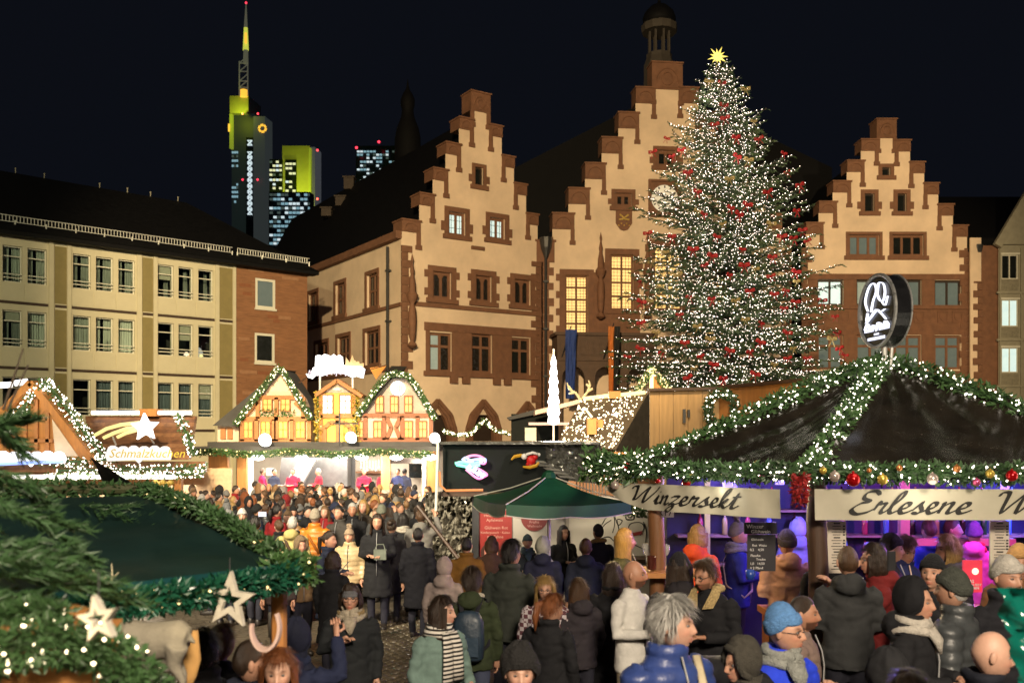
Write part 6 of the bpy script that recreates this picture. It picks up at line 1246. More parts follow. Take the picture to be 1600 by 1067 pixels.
def drape(name, label, cat, prof, x, Y, mm, wob=.1, n=22):
    b = W(x, prof[-1][1], Y); m = MB(); k = Y/F; rg = []
    for i, (r, y) in enumerate(prof): rg.append([Vector((r*k*math.cos(t)*(1+wob*math.sin(3*t+i*.6)), r*k*math.sin(t)*.6*(1+wob*math.sin(4*t+i)), (prof[-1][1]-y)*k)) for t in [2*math.pi*q/n for q in range(n)]])
    m.rings(list(reversed(rg))); o = m.build(name, mm, loc=b, smooth=True); return tag(o, label, cat)
M_FELT = mat('pale_felt', (.2, .18, .14), .9, .15, 4, .3, 30)
drape('stocking', 'tan cloth stocking with white cuff right of the pale sack', 'ornament', [(18, 985), (19, 1000), (22, 1030), (16, 1055), (8, 1075)], 290, 4.1, mat('tan_cloth', (.45, .25, .08), .85, .2), .1)
m = MB(); k = 4.2/F; c = W(415, 980, 4.2); m.tube([Vector((22*k*math.cos(t), 0, 34*k*math.sin(t))) for t in [R(-190)+R(230)*i/24 for i in range(25)]], [(.012, .03*math.sin(math.pi*(i+2)/28)+.008) for i in range(25)], 6); tag(m.build('crescent_ornament', mat('pink_wood', (.5, .35, .3), .6, .1), loc=c), 'pale pink wooden crescent ornament hanging at the eave corner', 'ornament')
m = MB(); m.box((0, 0, 0), (.62, .3, .4), R(20)); m.lathe([(.05, .2), (.2, .2), (.22, .26), (.05, .27)], (0, 0, 0), 12); tag(m.build('glowing_crate', M_WOODO, loc=W(20, 1090, 2.9)), 'orange wooden crate glowing in the very lower left corner', 'crate')
for x, y, Y, p in ((60, 1010, 2.3, 1.6), (300, 940, 3.7, 2.5), (-30, 960, 2.2, 2), (60, 800, 2.4, .8)): lamp('eave_glow', 'POINT', W(x, y, Y), p, (1, .8, .45), .1)
# ------------------------------------------------------------------ green plastic cover at the lower right corner
def cover(m):
    L = [(1556, 918), (1575, 990), (1590, 1060), (1600, 1100)]; T = catmull(L, 8); n = 20; rg = []
    for j, q in enumerate(T):
        rg.append([W(q.x+i*6, q.y-(i*1.4 if j == 0 else 0)-i*.6, 3.3+.02*i)+Vector((0, .09*mnoise.noise(Vector((i*.35, j*.3, 2)))+.05*mnoise.noise(Vector((i*.9, j*.8, 5)))-.15*math.sin(math.pi*min(1, i/20)), 0))-W(1600, 1060, 3.3) for i in range(n+1)])
    m.rings(rg, caps=False, closed=False)
m = MB(); cover(m); tag(m.build('plastic_cover', mat('teal_plastic', (.004, .10, .075), .12, .25, 4, .5, 6), loc=W(1600, 1060, 3.3), smooth=True), 'shiny teal plastic cover poking in at the lower right edge', 'cover')
# ------------------------------------------------------------------ people
CACHE = {}
def fabric(col, kind='coat'):
    nm = 'cloth_%s_%.3f_%.3f_%.3f' % (kind, *col)
    if kind == 'shiny': return mat(nm, col, .42, .22, 9, .35, 14)
    if kind == 'wool': return mat(nm, col, .95, .3, 30, .8, 110)
    if kind == 'fur': return mat(nm, col, .95, .5, 60, 1, 80)
    return mat(nm, col, .85, .22, 7, .4, 14, spec=.25)
def skin(tone): c = [(.50, .27, .18), (.42, .21, .13), (.55, .32, .23), (.30, .15, .09)][tone]; return mat('skin_%d' % tone, c, .5, .1, 25, .12, 160, attr='Col')
HAIRC = {'black': (.012, .009, .008), 'dark brown': (.03, .017, .01), 'brown': (.07, .035, .016), 'blond': (.36, .22, .075), 'grey': (.4, .385, .36), 'ginger': (.2, .065, .02), 'light brown': (.16, .09, .04)}
def hairm(c): return mat('hair_'+c, HAIRC[c], .42, .5, 18, .5, 60, stretch=(6, 6, .6))
def head_pts(th, ph, bare=False):
    th, ph = np.broadcast_arrays(th, ph); sx = np.sin(ph)*np.sin(th); sy = -np.sin(ph)*np.cos(th); sz = np.cos(ph); low = np.clip(-sz, 0, 1)
    x = .077*sx*(1-.24*low**1.5); z = .12*sz; y = .099*sy
    y = np.where(y > 0, y*(1-.45*low**1.5), y*(1+.5*low**2)*(1-.1*np.clip(sz, 0, 1))); wf = np.clip(-sy*2, 0, 1); ax = np.abs(x); G = lambda v, s: np.exp(-(v/s)**2)
    if not bare:
        sg = np.interp(z, [-.045, -.03, .015], [.016, .014, .009]); d = .028*G(x, sg)*np.interp(z, [-.052, -.044, -.033, -.01, .018, .03], [0, .55, 1, .6, .15, 0])
        d = d-.011*G(ax-.031, .016)*G(z-.004, .012)+.006*G(z-.025, .008)*G(x, .05)+.005*G(ax-.042, .016)*G(z+.03, .018)+.008*G(x, .02)*(G(z+.064, .0055)+G(z+.076, .006))-.004*G(x, .024)*G(z+.07, .003)+.009*G(x, .024)*G(z+.104, .013)-.004*G(x, .02)*G(z+.088, .006)
        y = y-d*wf
    return x, y, z
def head_cols(x, y, z, beard=0, female=False):
    G = lambda v, s: np.exp(-(v/s)**2); ax = np.abs(x); fr = (y < -.02); c = np.ones(x.shape+(3,))
    def mul(wt, col): w_ = (wt*fr)[..., None]; c[:] = c*(1-w_)+c*np.array(col)*w_
    mul(np.clip(G(x, .024)*(G(z+.064, .006)+G(z+.076, .006)), 0, 1), (.85, .45, .45)); mul(np.clip(1.3*G(z-.027, .005)*np.clip(1-np.abs(ax-.033)/.022, 0, 1), 0, 1), (.25, .2, .18)); mul(G(ax-.031, .013)*G(z-.004, .006), (.45, .38, .36)); mul(.5*G(ax-.045, .02)*G(z+.03, .02), (1.05, .75, .72)); mul(.6*G(x, .012)*G(z+.034, .01), (1.05, .8, .78))
    if beard: mul(beard*np.clip((-.042-z)/.012, 0, 1)*(1-np.clip(G(x, .02)*G(z+.07, .009), 0, 1)), (.16, .13, .12)); mul(beard*G(x, .03)*G(z+.052, .005), (.2, .16, .15))
    return c
def ang(th): return np.abs((th+np.pi) % (2*np.pi)-np.pi)
POSES = {'down': (((.25, .03, 1.13), (.245, -.06, .88)),)*2, 'pocket': (((.285, .06, 1.15), (.2, -.12, .98)),)*2, 'hold': (((.245, 0, 1.14), (.1, -.25, 1.16)),)*2,
         'chest': (((.25, .03, 1.13), (.245, -.05, .88)), ((.27, -.02, 1.15), (.06, -.2, 1.27))), 'phone': (((.25, -.14, 1.2), (.08, -.34, 1.42)),)*2, 'reach': (((.26, .02, 1.13), (.24, -.1, .9)), ((.28, -.12, 1.2), (.24, -.4, 1.12))),
         'bent': (((.27, .02, 1.13), (.14, -.24, 1.05)), ((.25, .03, 1.13), (.245, -.06, .88))), 'up': (((.25, .03, 1.13), (.245, -.06, .88)), ((.3, -.1, 1.36), (.2, -.25, 1.62)))}
def hand(m, e, wv, side, lod, anchor):
    e, wv = Vector(e), Vector(wv); d = (wv-e).normalized(); s = d.cross(Vector((0, 0, 1))); s = s.normalized() if s.length > .1 else Vector((1, 0, 0)); n = s.cross(d)
    if d.z < -.5: s = Vector((0, -1, 0)); n = d.cross(s).normalized(); s = n.cross(d)
    k = 4 if lod > 1 else 6; i0 = len(m.v); sh = Vector((.15*side, .01, 1.36))
    m.tube([sh, e, wv-d*.06, wv, wv+d*.03, wv+d*.075, wv+d*.095], [.045, .036, .028, (.026, .02), (.036, .018), (.041, .016), (.036, .012)], 8)
    m.f.append((0, i0, i0+1)) if False else None
    m.add([], []); m.f.append((anchor, i0, i0+1)); m.m.append(0); pe = len(m.v)-8
    def finger(pts, rr):
        j = len(m.v); m.tube(pts, rr, k); m.f.append((pe, j, j+1)); m.m.append(0)
    for i, L in enumerate((.066, .076, .07, .054)):
        b = wv+d*.088+s*(.03-.02*i); c = -n*.022; finger([b, b+d*L*.5+c*.25, b+d*L*.8+c*.9, b+d*L*.9+c*1.6], [.0095, .009, .008, .0065])
    b = wv+d*.03+s*.034; finger([b-s*.01, b+s*.022+d*.02, b+s*.026+d*.05-n*.012, b+s*.018+d*.072-n*.018], [.012, .011, .0095, .007])
def body_mesh(pose, yaw, pitch, lod, beard=0, ears=True):
    key = ('body', pose, yaw, pitch, lod, beard)
    if key in CACHE: return CACHE[key]
    nt_, npz = [(64, 52), (28, 22), (14, 12)][lod]; th = 2*np.pi*np.arange(nt_)/nt_; ph = np.linspace(.03, math.pi*.87, npz)
    x, y, z = head_pts(th[None, :], ph[:, None]); c = head_cols(x, y, z, beard)
    V = np.stack([x, y-.012, z+1.632], -1)
    M_ = np.array(Euler((R(pitch), 0, R(yaw))).to_matrix()); piv = np.array([0, .015, 1.53]); V = (V-piv) @ M_.T+piv
    rows = [V[i] for i in range(npz)]; cols = [c[i] for i in range(npz)]
    for zz, r, ry, yo in ((1.505, .05, .052, .008), (1.47, .053, .056, .014), (1.43, .062, .064, .018), (1.39, .1, .085, .015), (1.33, .15, .1, .01)):
        rows.append(np.stack([r*np.sin(th), -ry*np.cos(th)+yo, np.full(nt_, zz)], -1)); cols.append(np.ones((nt_, 3)))
    m = MB(); m.rings([[tuple(v) for v in r] for r in rows]); nh = len(m.v)
    if lod < 2:
        for s in (-1, 1):
            E_ = MB(); E_.ball((s*.079, .012, -.004), .03, 10, k=8, sq=(.38, .62, 1.1)); vv = np.array(E_.v)+np.array([0, -.012, 1.632]); vv = (vv-piv) @ M_.T+piv; j = len(m.v); m.add([tuple(v) for v in vv], E_.f); m.f.append((npz//2*nt_+(nt_//4 if s > 0 else 3*nt_//4), j+4, j+5)); m.m.append(0)
    for side, (el, wr) in zip((1, -1), POSES[pose]): hand(m, (el[0]*side, el[1], el[2]), (wr[0]*side, wr[1], wr[2]), side, lod, nh-1)
    me = m.mesh('body', True); C_ = np.ones((len(m.v), 4), np.float32); C_[:nh, :3] = np.concatenate(cols); at = me.color_attributes.new('Col', 'FLOAT_COLOR', 'POINT'); at.data.foreach_set('color', C_.ravel()); CACHE[key] = me; return me
def remesh(m, vox, smooth=4, fac=.5):
    me = m.mesh('r'); o = bpy.data.objects.new('r', me); COL.objects.link(o); md = o.modifiers.new('r', 'REMESH'); md.mode = 'VOXEL'; md.voxel_size = vox; md.use_smooth_shade = True
    s = o.modifiers.new('s', 'SMOOTH'); s.iterations = smooth; s.factor = fac
    r = bpy.data.meshes.new_from_object(o.evaluated_get(bpy.context.evaluated_depsgraph_get())); bpy.data.objects.remove(o); bpy.data.meshes.remove(me); r.polygons.foreach_set('use_smooth', [True]*len(r.polygons)); return r
TORSO = [(1.515, .072, .072, .012), (1.47, .1, .085, .012), (1.435, .155, .105, .01), (1.37, .2, .128, .005), (1.25, .205, .14, 0), (1.12, .19, .135, 0), (.98, .205, .145, 0), (.85, .212, .152, 0)]
def coat_mesh(style, pose, lod):
    key = ('coat', style, pose, lod)
    if key in CACHE: return CACHE[key]
    m = MB(); n = 20; long_ = 'long' in style; T = TORSO+([(.68, .225, .165, 0), (.5, .245, .19, .01)] if long_ else [(.8, .208, .15, 0)]); puff = 1.07 if 'puffer' in style else .93 if 'sweater' in style else 1
    m.rings([[Vector((rx*puff*math.cos(t), ry*puff*math.sin(t)+yo, z)) for t in [2*math.pi*k/n for k in range(n)]] for z, rx, ry, yo in T])
    a = .012 if 'puffer' in style else -.008 if 'sweater' in style else 0
    for side, (el, wr) in zip((1, -1), POSES[pose]):
        e, wv = Vector((el[0]*side, el[1], el[2])), Vector((wr[0]*side, wr[1], wr[2])); s0 = Vector((.15*side, .01, 1.4)); s1 = Vector((.195*side, .01, 1.37))
        m.tube([s0, s1, s1.lerp(e, .5), e, e.lerp(wv, .5), wv], [.075+a, .077+a, .069+a, .063+a, .057+a, .049+a], 12)
    if 'hood' in style and 'up' not in style: m.ball((0, .105, 1.47), .125, 12, k=8, sq=(1.05, .72, .75)); m.tube([Vector((.1*math.sin(t), .03-.085*math.cos(t), 1.485+.02*math.cos(t))) for t in [2*math.pi*k/16 for k in range(17)]], .035, 8)
    elif 'collar' in style: m.tube([Vector((.085*math.sin(t), .015-.08*math.cos(t), 1.52)) for t in [2*math.pi*k/16 for k in range(17)]], (.03), 8)
    r = remesh(m, [.016, .026, .04][lod], [5, 3, 2][lod]); nv = len(r.vertices); P = np.empty(nv*3, np.float32); N_ = np.empty(nv*3, np.float32); r.vertices.foreach_get('co', P); r.vertices.foreach_get('normal', N_); P = P.reshape(-1, 3); N_ = N_.reshape(-1, 3)
    if 'puffer' in style: P += N_*(.016*np.abs(np.sin(P[:, 2]*math.pi/.085))**.6-.008)[:, None]
    else:
        cr_ = np.array([mnoise.noise(Vector((p[0]*5+3, p[1]*5+p[2]*3, p[2]*8))) for p in P]); wr_ = np.array([mnoise.noise(Vector((p[0]*7, p[1]*7, p[2]*13)))+.6*mnoise.noise(Vector((p[0]*14+p[2]*9, p[1]*14, p[2]*20))) for p in P]); P += N_*((.008*wr_-.065*np.maximum(0, .17-np.abs(cr_)))*(.45 if 'sweater' in style else 1))[:, None]
    r.vertices.foreach_set('co', P.ravel()); r.update(); CACHE[key] = r; return r
def legs_mesh(walk, lod):
    key = ('legs', walk, lod)
    if key in CACHE: return CACHE[key]
    m = MB(); m.ball((0, 0, .9), .15, 12, k=8, sq=(1.15, .9, .9)); w_ = .16 if walk else .03
    for s in (-1, 1): m.tube([(.09*s, 0, .9), (.1*s, -w_*s*.5-.02, .5), (.1*s, -w_*s*.3+.02, .3), (.1*s, -w_*s+.01, .07)], [.1, .07, .066, .058], 12)
    r = remesh(m, [.02, .03, .045][lod]); CACHE[key] = r; return r
def shoe_mesh():
    if 'shoe' in CACHE: return CACHE['shoe']
    m = MB(); m.rings([[Vector((rx*math.cos(t), y+0*t, .045+rz*math.sin(t) if math.sin(t) > -.5 else .0)) for t in [2*math.pi*k/12 for k in range(12)]] for y, rx, rz in ((.08, .02, .03), (.07, .04, .07), (.02, .045, .085), (-.06, .048, .05), (-.14, .047, .035), (-.18, .02, .02))]); CACHE['shoe'] = m.mesh('shoe', True); return CACHE['shoe']
def cap_pts(nt_, nr, off, zf, zs, zb, stretch=1, rough=0, rib=0, seed=0, bias=0):
    th = 2*np.pi*np.arange(nt_)/nt_; a = ang(th); thr = np.interp(a, [0, .75, 1.15, 1.6, 2.2, math.pi], [zf, zf-.03, zs+.25, zs, zb+.05, zb]); pm = np.arccos(thr); f = np.linspace(.02, 1, nr); ph = pm[None, :]*f[:, None]
    x, y, z = head_pts(th[None, :], ph, True); L = np.sqrt(x*x+y*y+z*z); o = off*(1-.55*f[:, None]**6); nz = np.array([[mnoise.noise(Vector((math.cos(t)*3+seed, math.sin(t)*3, p*3))) for t in th] for p in f])
    o = o*(1+rough*nz)+rib*np.sin(th*26)[None, :]*f[:, None]; k = 1+o/L; z2 = z*k; z2 = np.where(z2 > 0, z2*stretch, z2)
    return np.stack([x*k, y*k-.012+bias*np.clip(z2/.12, 0, 1), z2+1.632], -1)
def top_mesh(style, lod, strands=True):
    """hair, hats and hoods, in head space"""
    key = ('top', style, lod, strands)
    if key in CACHE: return CACHE[key]
    nt_, nr = [(48, 18), (26, 10), (14, 7)][lod]; m = MB(); rg = lambda A: m.rings([[tuple(v) for v in r] for r in A], caps=False)
    if style in ('short', 'crop', 'balding'): rg(cap_pts(nt_, nr, .018 if style == 'short' else .007, .62 if style != 'balding' else .86, .05, -.5, 1.03, .5))
    elif style == 'tousled': rg(cap_pts(nt_, nr, .026, .58, -.1, -.6, 1.0, .8))
    elif style in ('long', 'bob', 'wavy', 'pony', 'bun'):
        rg(cap_pts(nt_, nr, .022, .6, .1, -.35, 1.02, .4))
        if style in ('pony', 'bun'):
            if style == 'bun': m.ball((0, .1, 1.72), .05, 10, k=8)
            else: m.tube([(0, .09, 1.68), (0, .15, 1.66), (0, .16, 1.55), (0, .14, 1.42)], [.025, .035, .032, .01], 8)
        else:
            zend = {'long': 1.26, 'bob': 1.5, 'wavy': 1.3}[style]; nz_ = 14 if lod < 2 else 7; na = nt_*2//3
            for lay in range(2):
                A = []
                for i in range(nz_+1):
                    f = i/nz_; z = 1.68+(zend-1.68)*f; row = []
                    for j in range(na+1):
                        t = .85+(2*math.pi-1.7)*j/na; wv = (.010 if style != 'wavy' else .022)*mnoise.noise(Vector((j*.55, i*.35, lay*5+3))); bulk = .02-.012*lay
                        rx = (.086+bulk+.012*math.sin(math.pi*f))+wv; ry = (.1+bulk-.012*f)+wv
                        if style == 'bob' and f > .7: rx -= .02*(f-.7)/.3
                        if f > .55 and style != 'bob': rx += .02*(f-.55); ry += .015*(f-.55)
                        row.append((rx*math.sin(t), -ry*math.cos(t)-.005, z+.01*mnoise.noise(Vector((j*.7, 9, 0)))*f*2))
                    A.append(row)
                m.rings(A, caps=False, closed=False)
    elif style in ('beanie', 'pompom', 'slouch'):
        A = cap_pts(nt_, nr, .02, .3, .02, -.22, 1.22 if style == 'slouch' else 1.12, .15, .0012 if lod < 2 else 0, bias=.02 if style == 'slouch' else 0); rg(A); q = max(3, nr//3); cc_ = np.array([0, -.012, 1.60]); B = [A[-1], (A[-1]-cc_)*1.07+cc_]+[(A[-i]-cc_)*1.085+cc_ for i in range(2, q)]+[A[-q]]; m.rings([[tuple(v) for v in r] for r in B], caps=False)
        if style == 'pompom':
            for k in range(14): m.ball(Vector((random.uniform(-.03, .03), .01+random.uniform(-.03, .03), 1.815+random.uniform(-.02, .03))), .026, 6, k=5)
    elif style == 'headband':
        A = cap_pts(nt_, 8, .028, .2, -.15, -.3, 1); B = cap_pts(nt_, 8, .022, .62, .45, .3, 1); m.rings([[tuple(v) for v in A[-1]*1.0], [tuple(v) for v in (A[-1]+B[-1])/2+np.array([0, 0, 0])], [tuple(v) for v in B[-1]]], caps=False)
    elif style == 'cap':
        A = cap_pts(nt_, nr, .016, .38, .2, .05, 1.04); rg(A); m.rings([[Vector((.075*math.sin(t)*s, -.1-.075*math.cos(t)*(s-.55)*1.6, 1.675-.02*(s-.5))) for t in [-1.3+2.6*k/12 for k in range(13)]] for s in (.9, 1.0, 1.05)], caps=False, closed=False)
    elif style == 'furhat':
        A = cap_pts(nt_, nr, .045, .3, -.25, -.4, 1.08, .5); rg(A)
    elif style in ('hood', 'furhood'):
        A = cap_pts(nt_, nr, .036, .66, -.52, -.97, 1.06, .3, bias=.015); rg(A); e = [Vector(v) for v in A[-1]]; front = [q for q in e if q.y < .05] if False else e
        k0 = [e[(i+nt_//2) % nt_] for i in range(nt_)]; fr = [q for q in k0 if q.y < .02]; fr.sort(key=lambda q: math.atan2(q.x, q.z-1.6)); m.tube(fr, .026 if style == 'furhood' else .012, 6)
        m.rings([[Vector((rx*math.cos(t), ry*math.sin(t)+.02, z)) for t in [2*math.pi*k/16 for k in range(16)]] for z, rx, ry in ((1.56, .092, .1), (1.5, .1, .1), (1.44, .15, .11))], caps=False)
    if strands and lod == 0 and style in ('short', 'tousled', 'long', 'wavy', 'bob', 'pony', 'bun', 'crop', 'balding') and style != 'crop':
        base = list(m.v); nb = len(base)                      # loose strands over the hair shell
        for k in range(1500):
            p = Vector(base[random.randrange(nb)])
            if p.y < -.045 and p.z < 1.715: continue
            c = Vector((0, 0, 1.62)); nn = (p-c).normalized(); dn = Vector((0, .2 if p.y > 0 else -.05, -1)); dn = (dn-nn*dn.dot(nn)).normalized(); L = random.uniform(.04, .1); q = p+nn*.003; s = dn.cross(nn)*.0026; tip = q+dn*L+nn*random.uniform(-.004, .009)+s*random.uniform(-6, 6); m.add([q-s, q+s, tip], [(0, 1, 2)])
    CACHE[key] = m.mesh('top', True); return CACHE[key]
def misc_mesh(kind, lod):
    key = ('misc', kind, lod)
    if key in CACHE: return CACHE[key]
    m = MB()
    if kind.startswith('scarf'):
        A = []
        for i in range(3): m.tube([Vector(((.088+.012*i)*math.sin(t)*(1+.05*math.sin(3*t+i)), .012-(.09+.012*i)*math.cos(t), 1.515-.03*i+.012*math.sin(2*t+i*2))) for t in [2*math.pi*k/20 for k in range(21)]], .029, 8)
        if 'tail' in kind:
            for s, L in ((-.03, .52), (.035, .4)): m.tube([Vector((s, -.13, 1.48)), Vector((s*1.5, -.175, 1.38)), Vector((s*1.6, -.185, 1.2)), Vector((s*1.8, -.18, 1.48-L))], [(.045, .014), (.05, .014), (.055, .012), (.055, .01)], 8)
        else: m.tube([Vector((0, -.1, 1.47)), Vector((.0, -.15, 1.4)), Vector((.01, -.16, 1.32))], [(.07, .03), (.06, .03), (.015, .01)], 8)
    elif kind == 'collar': m.tube([Vector((.1*math.sin(t), .012-.095*math.cos(t), 1.5+.02*math.cos(t)*-1)) for t in [.5+(2*math.pi-1)*k/20 for k in range(21)]], [.03+.012*mnoise.noise(Vector((k*.8, 0, 0))) for k in range(21)], 9)
    elif kind == 'lapel':
        for s in (-1, 1): m.add([Vector((s*.075, -.06, 1.54)), Vector((s*.02, -.15, 1.36)), Vector((s*.12, -.148, 1.38)), Vector((s*.15, -.1, 1.47)), Vector((s*.1, .03, 1.54))], [(0, 1, 2), (0, 2, 3), (0, 3, 4)])
        m.tube([Vector((.1*math.sin(t), .012-.09*math.cos(t), 1.515)) for t in [.7+(2*math.pi-1.4)*k/16 for k in range(17)]], .03, 8)
    elif kind == 'glasses':
        for s in (-1, 1):
            m.tube([Vector((s*.033+.024*math.cos(t), -.112+.004*abs(math.cos(t)), 1.634+.019*math.sin(t))) for t in [2*math.pi*k/18 for k in range(19)]], .0026, 5); m.tube([Vector((s*.057, -.108, 1.636)), Vector((s*.075, -.06, 1.637)), Vector((s*.08, .01, 1.635))], .0022, 4)
        m.tube([Vector((-.01, -.118, 1.638)), Vector((.01, -.118, 1.638))], .0026, 5)
    elif kind == 'eye':
        m.ball((0, 0, 0), .0112, 12, k=10, sq=(1, .95, .68)); m.ball((0, -.0057, 0), .0062, 10, 1, k=8, sq=(1, 1, .85))
    elif kind == 'zip': m.tube([Vector((0, -.15, .84)), Vector((0, -.157, 1.0)), Vector((0, -.15, 1.15)), Vector((0, -.155, 1.28)), Vector((0, -.14, 1.38)), Vector((0, -.095, 1.49))], (.006), 5)
    elif kind == 'strap': m.tube([Vector((.13, -.06, 1.475)), Vector((.1, -.14, 1.36)), Vector((0, -.168, 1.2)), Vector((-.13, -.15, 1.0)), Vector((-.2, -.05, .93)), Vector((-.1, .14, 1.05)), Vector((.05, .16, 1.3)), Vector((.13, .06, 1.47))], [(.024, .006)]*8, 6)
    CACHE[key] = m.mesh('misc', True); return CACHE[key]
M_EYEW = mat('eye_white', (.19, .17, .155), .25, 0); M_EYED = mat('eye_iris', (.03, .018, .012), .12, 0)
LABELS = {}
def person(x, y, D, face, coat, cc, hair='short', hc='dark brown', hat=None, htc=None, pose='down', tr=(.02, .02, .03), yaw=0, pitch=0, tone=0, beard=0, scarf=None, sc=None, glasses=False, collar=None, label=None, group=None, kind='coat', zipc=None, strap=None, walk=False, hk='wool', base=None, s=None, roll=0):
    head = 1.75+(.035 if hat in ('beanie', 'furhat') else .05 if hat in ('pompom', 'slouch', 'hood', 'furhood') else .012)
    def miss(D, s): return CH-(y-HOR)/F*D-((ground(D) if base is None else base)+head*s)
    if s is None:
        s = (CH-(y-HOR)/F*D-(ground(D) if base is None else base))/head
        if not .88 <= s <= 1.1:
            s = min(1.1, max(.88, s)); lo, hi = D*.7, D*1.4
            for _ in range(40):
                mid = (lo+hi)/2
                if miss(mid, s) > 0: lo = mid
                else: hi = mid
            if abs(lo/D-1) > .12: print('PERSON D', x, y, D, '->', round(lo, 2))
            D = lo
    lod = 0 if D < 10.5 else 1 if D < 19 else 2
    e = empty('person', ((x-800)/F*D, D, ground(D) if base is None else base), R(face), label, 'person', group); e.scale = (s, s, s)
    if roll: e.rotation_euler.x = R(roll)
    link('body', body_mesh(pose, yaw, pitch, lod, beard), skin(tone), e)
    link('coat' if 'sweater' not in coat else 'sweater', coat_mesh(coat, pose, lod), fabric(cc, 'shiny' if 'puffer' in coat and kind == 'coat' else kind), e)
    link('trousers', legs_mesh(walk, lod), fabric(tr, 'coat'), e)
    w_ = .16 if walk else .03
    for sd in (-1, 1): link('shoe', shoe_mesh(), mat('shoe_leather', (.02, .016, .014), .5, .2), e, (.1*sd, -w_*sd+.0, 0))
    def headpart(name, me, mm):
        piv = Vector((0, .015, 1.53)); o = link(name, me, mm, e); q = Euler((R(pitch), 0, R(yaw))); o.rotation_euler = q; o.location = piv-q.to_matrix() @ piv; return o
    if hair and hair != 'bald' and hat not in ('hood', 'furhood') and not (hat in ('beanie', 'slouch', 'pompom', 'furhat', 'cap') and hair in ('short', 'tousled')): headpart('hair', top_mesh(hair, lod, not hat), hairm(hc))
    if hat: headpart('hood' if 'hood' in hat else 'headband' if hat == 'headband' else 'hat', top_mesh(hat, lod), fabric(htc, 'fur' if hat == 'furhat' else hk))
    if scarf: link('scarf', misc_mesh(scarf, lod), sc if not isinstance(sc, tuple) else fabric(sc, 'wool'), e)
    if collar: link('collar', misc_mesh('lapel' if collar[0] == 'lapel' else 'collar', lod), fabric(collar[1], 'fur'), e)
    if not zipc and lod < 2 and abs((face+180) % 360-180) < 100 and 'sweater' not in coat and not collar: zipc = (.3, .3, .3)
    if zipc: link('zip', misc_mesh('zip', lod), mat('zip_%.2f' % zipc[0], zipc, .4, 0), e)
    if strap: link('bag_strap', misc_mesh('strap', lod), fabric(strap, 'coat'), e)
    if glasses and lod < 2: headpart('glasses', misc_mesh('glasses', 0), M_BLACKMETAL)
    if lod == 0 and abs((face+yaw+180) % 360-180) < 125:
        q = Euler((R(pitch), 0, R(yaw))); piv = Vector((0, .015, 1.53))
        for sd in (-1, 1):
            p = Vector((.031*sd, -.0915, 1.6355)); o = link('eye', misc_mesh('eye', 0), [M_EYEW, M_EYED], e); o.location = piv+q.to_matrix() @ (p-piv); o.rotation_euler = q
    return e
def backpack(p, col, label, dz=0):
    e = empty('backpack', p.location, p.rotation_euler.z, label, 'backpack'); e.scale = p.scale
    m = MB(); m.rings([[Vector((rx*math.copysign(abs(math.cos(t))**.6, math.cos(t)), .235+ry*math.copysign(abs(math.sin(t))**.6, math.sin(t)), z+dz)) for t in [2*math.pi*k/16 for k in range(16)]] for z, rx, ry in ((.93, .1, .05), (.96, .14, .075), (1.1, .15, .085), (1.3, .14, .075), (1.38, .1, .05), (1.4, .04, .02))]); m.build('bag', fabric(col, 'shiny'), e, smooth=True)
    m = MB(); m.box((0, .325, 1.08+dz), (.2, .04, .18)); m.build('pocket', fabric(tuple(c*1.4 for c in col), 'shiny'), e)
    for s in (-1, 1): m = MB(); m.tube([Vector((s*.07, .2, 1.38)), Vector((s*.105, .08, 1.5)), Vector((s*.12, -.09, 1.45)), Vector((s*.15, -.13, 1.25)), Vector((s*.17, .1, 1.05)), Vector((s*.1, .2, 1.0))], [(.022, .006)]*6, 6); m.build('strap', fabric((.015, .015, .02)), e)
    return e
BK, NV, CH_ = (.012, .012, .014), (.013, .017, .035), (.035, .036, .037)
STR = mat('striped_scarf', (.6, .56, .5), .9, .1)
def _stripe():
    N = STR.node_tree.nodes; L = STR.node_tree.links; w_ = N.new('ShaderNodeTexWave'); w_.wave_type = 'BANDS'; w_.bands_direction = 'Z'; w_.inputs['Scale'].default_value = 9; tc = N.new('ShaderNodeTexCoord'); L.new(tc.outputs['Object'], w_.inputs['Vector']); r = N.new('ShaderNodeValToRGB'); r.color_ramp.interpolation = 'CONSTANT'; r.color_ramp.elements[0].color = (.02, .018, .016, 1); r.color_ramp.elements[1].position = .45; r.color_ramp.elements[1].color = (.62, .58, .52, 1); L.new(w_.outputs[0], r.inputs[0]); L.new(r.outputs[0], N['Principled BSDF'].inputs['Base Color'])
_stripe()
PLAID = mat('plaid_cloth', (.2, .2, .2), .9, .1)
def _plaid():
    N = PLAID.node_tree.nodes; L = PLAID.node_tree.links; c = N.new('ShaderNodeTexChecker'); c.inputs['Scale'].default_value = 22; c.inputs['Color1'].default_value = (.45, .4, .42, 1); c.inputs['Color2'].default_value = (.09, .03, .04, 1); tc = N.new('ShaderNodeTexCoord'); L.new(tc.outputs['Object'], c.inputs['Vector']); L.new(c.outputs[0], N['Principled BSDF'].inputs['Base Color'])
_plaid()
P = person
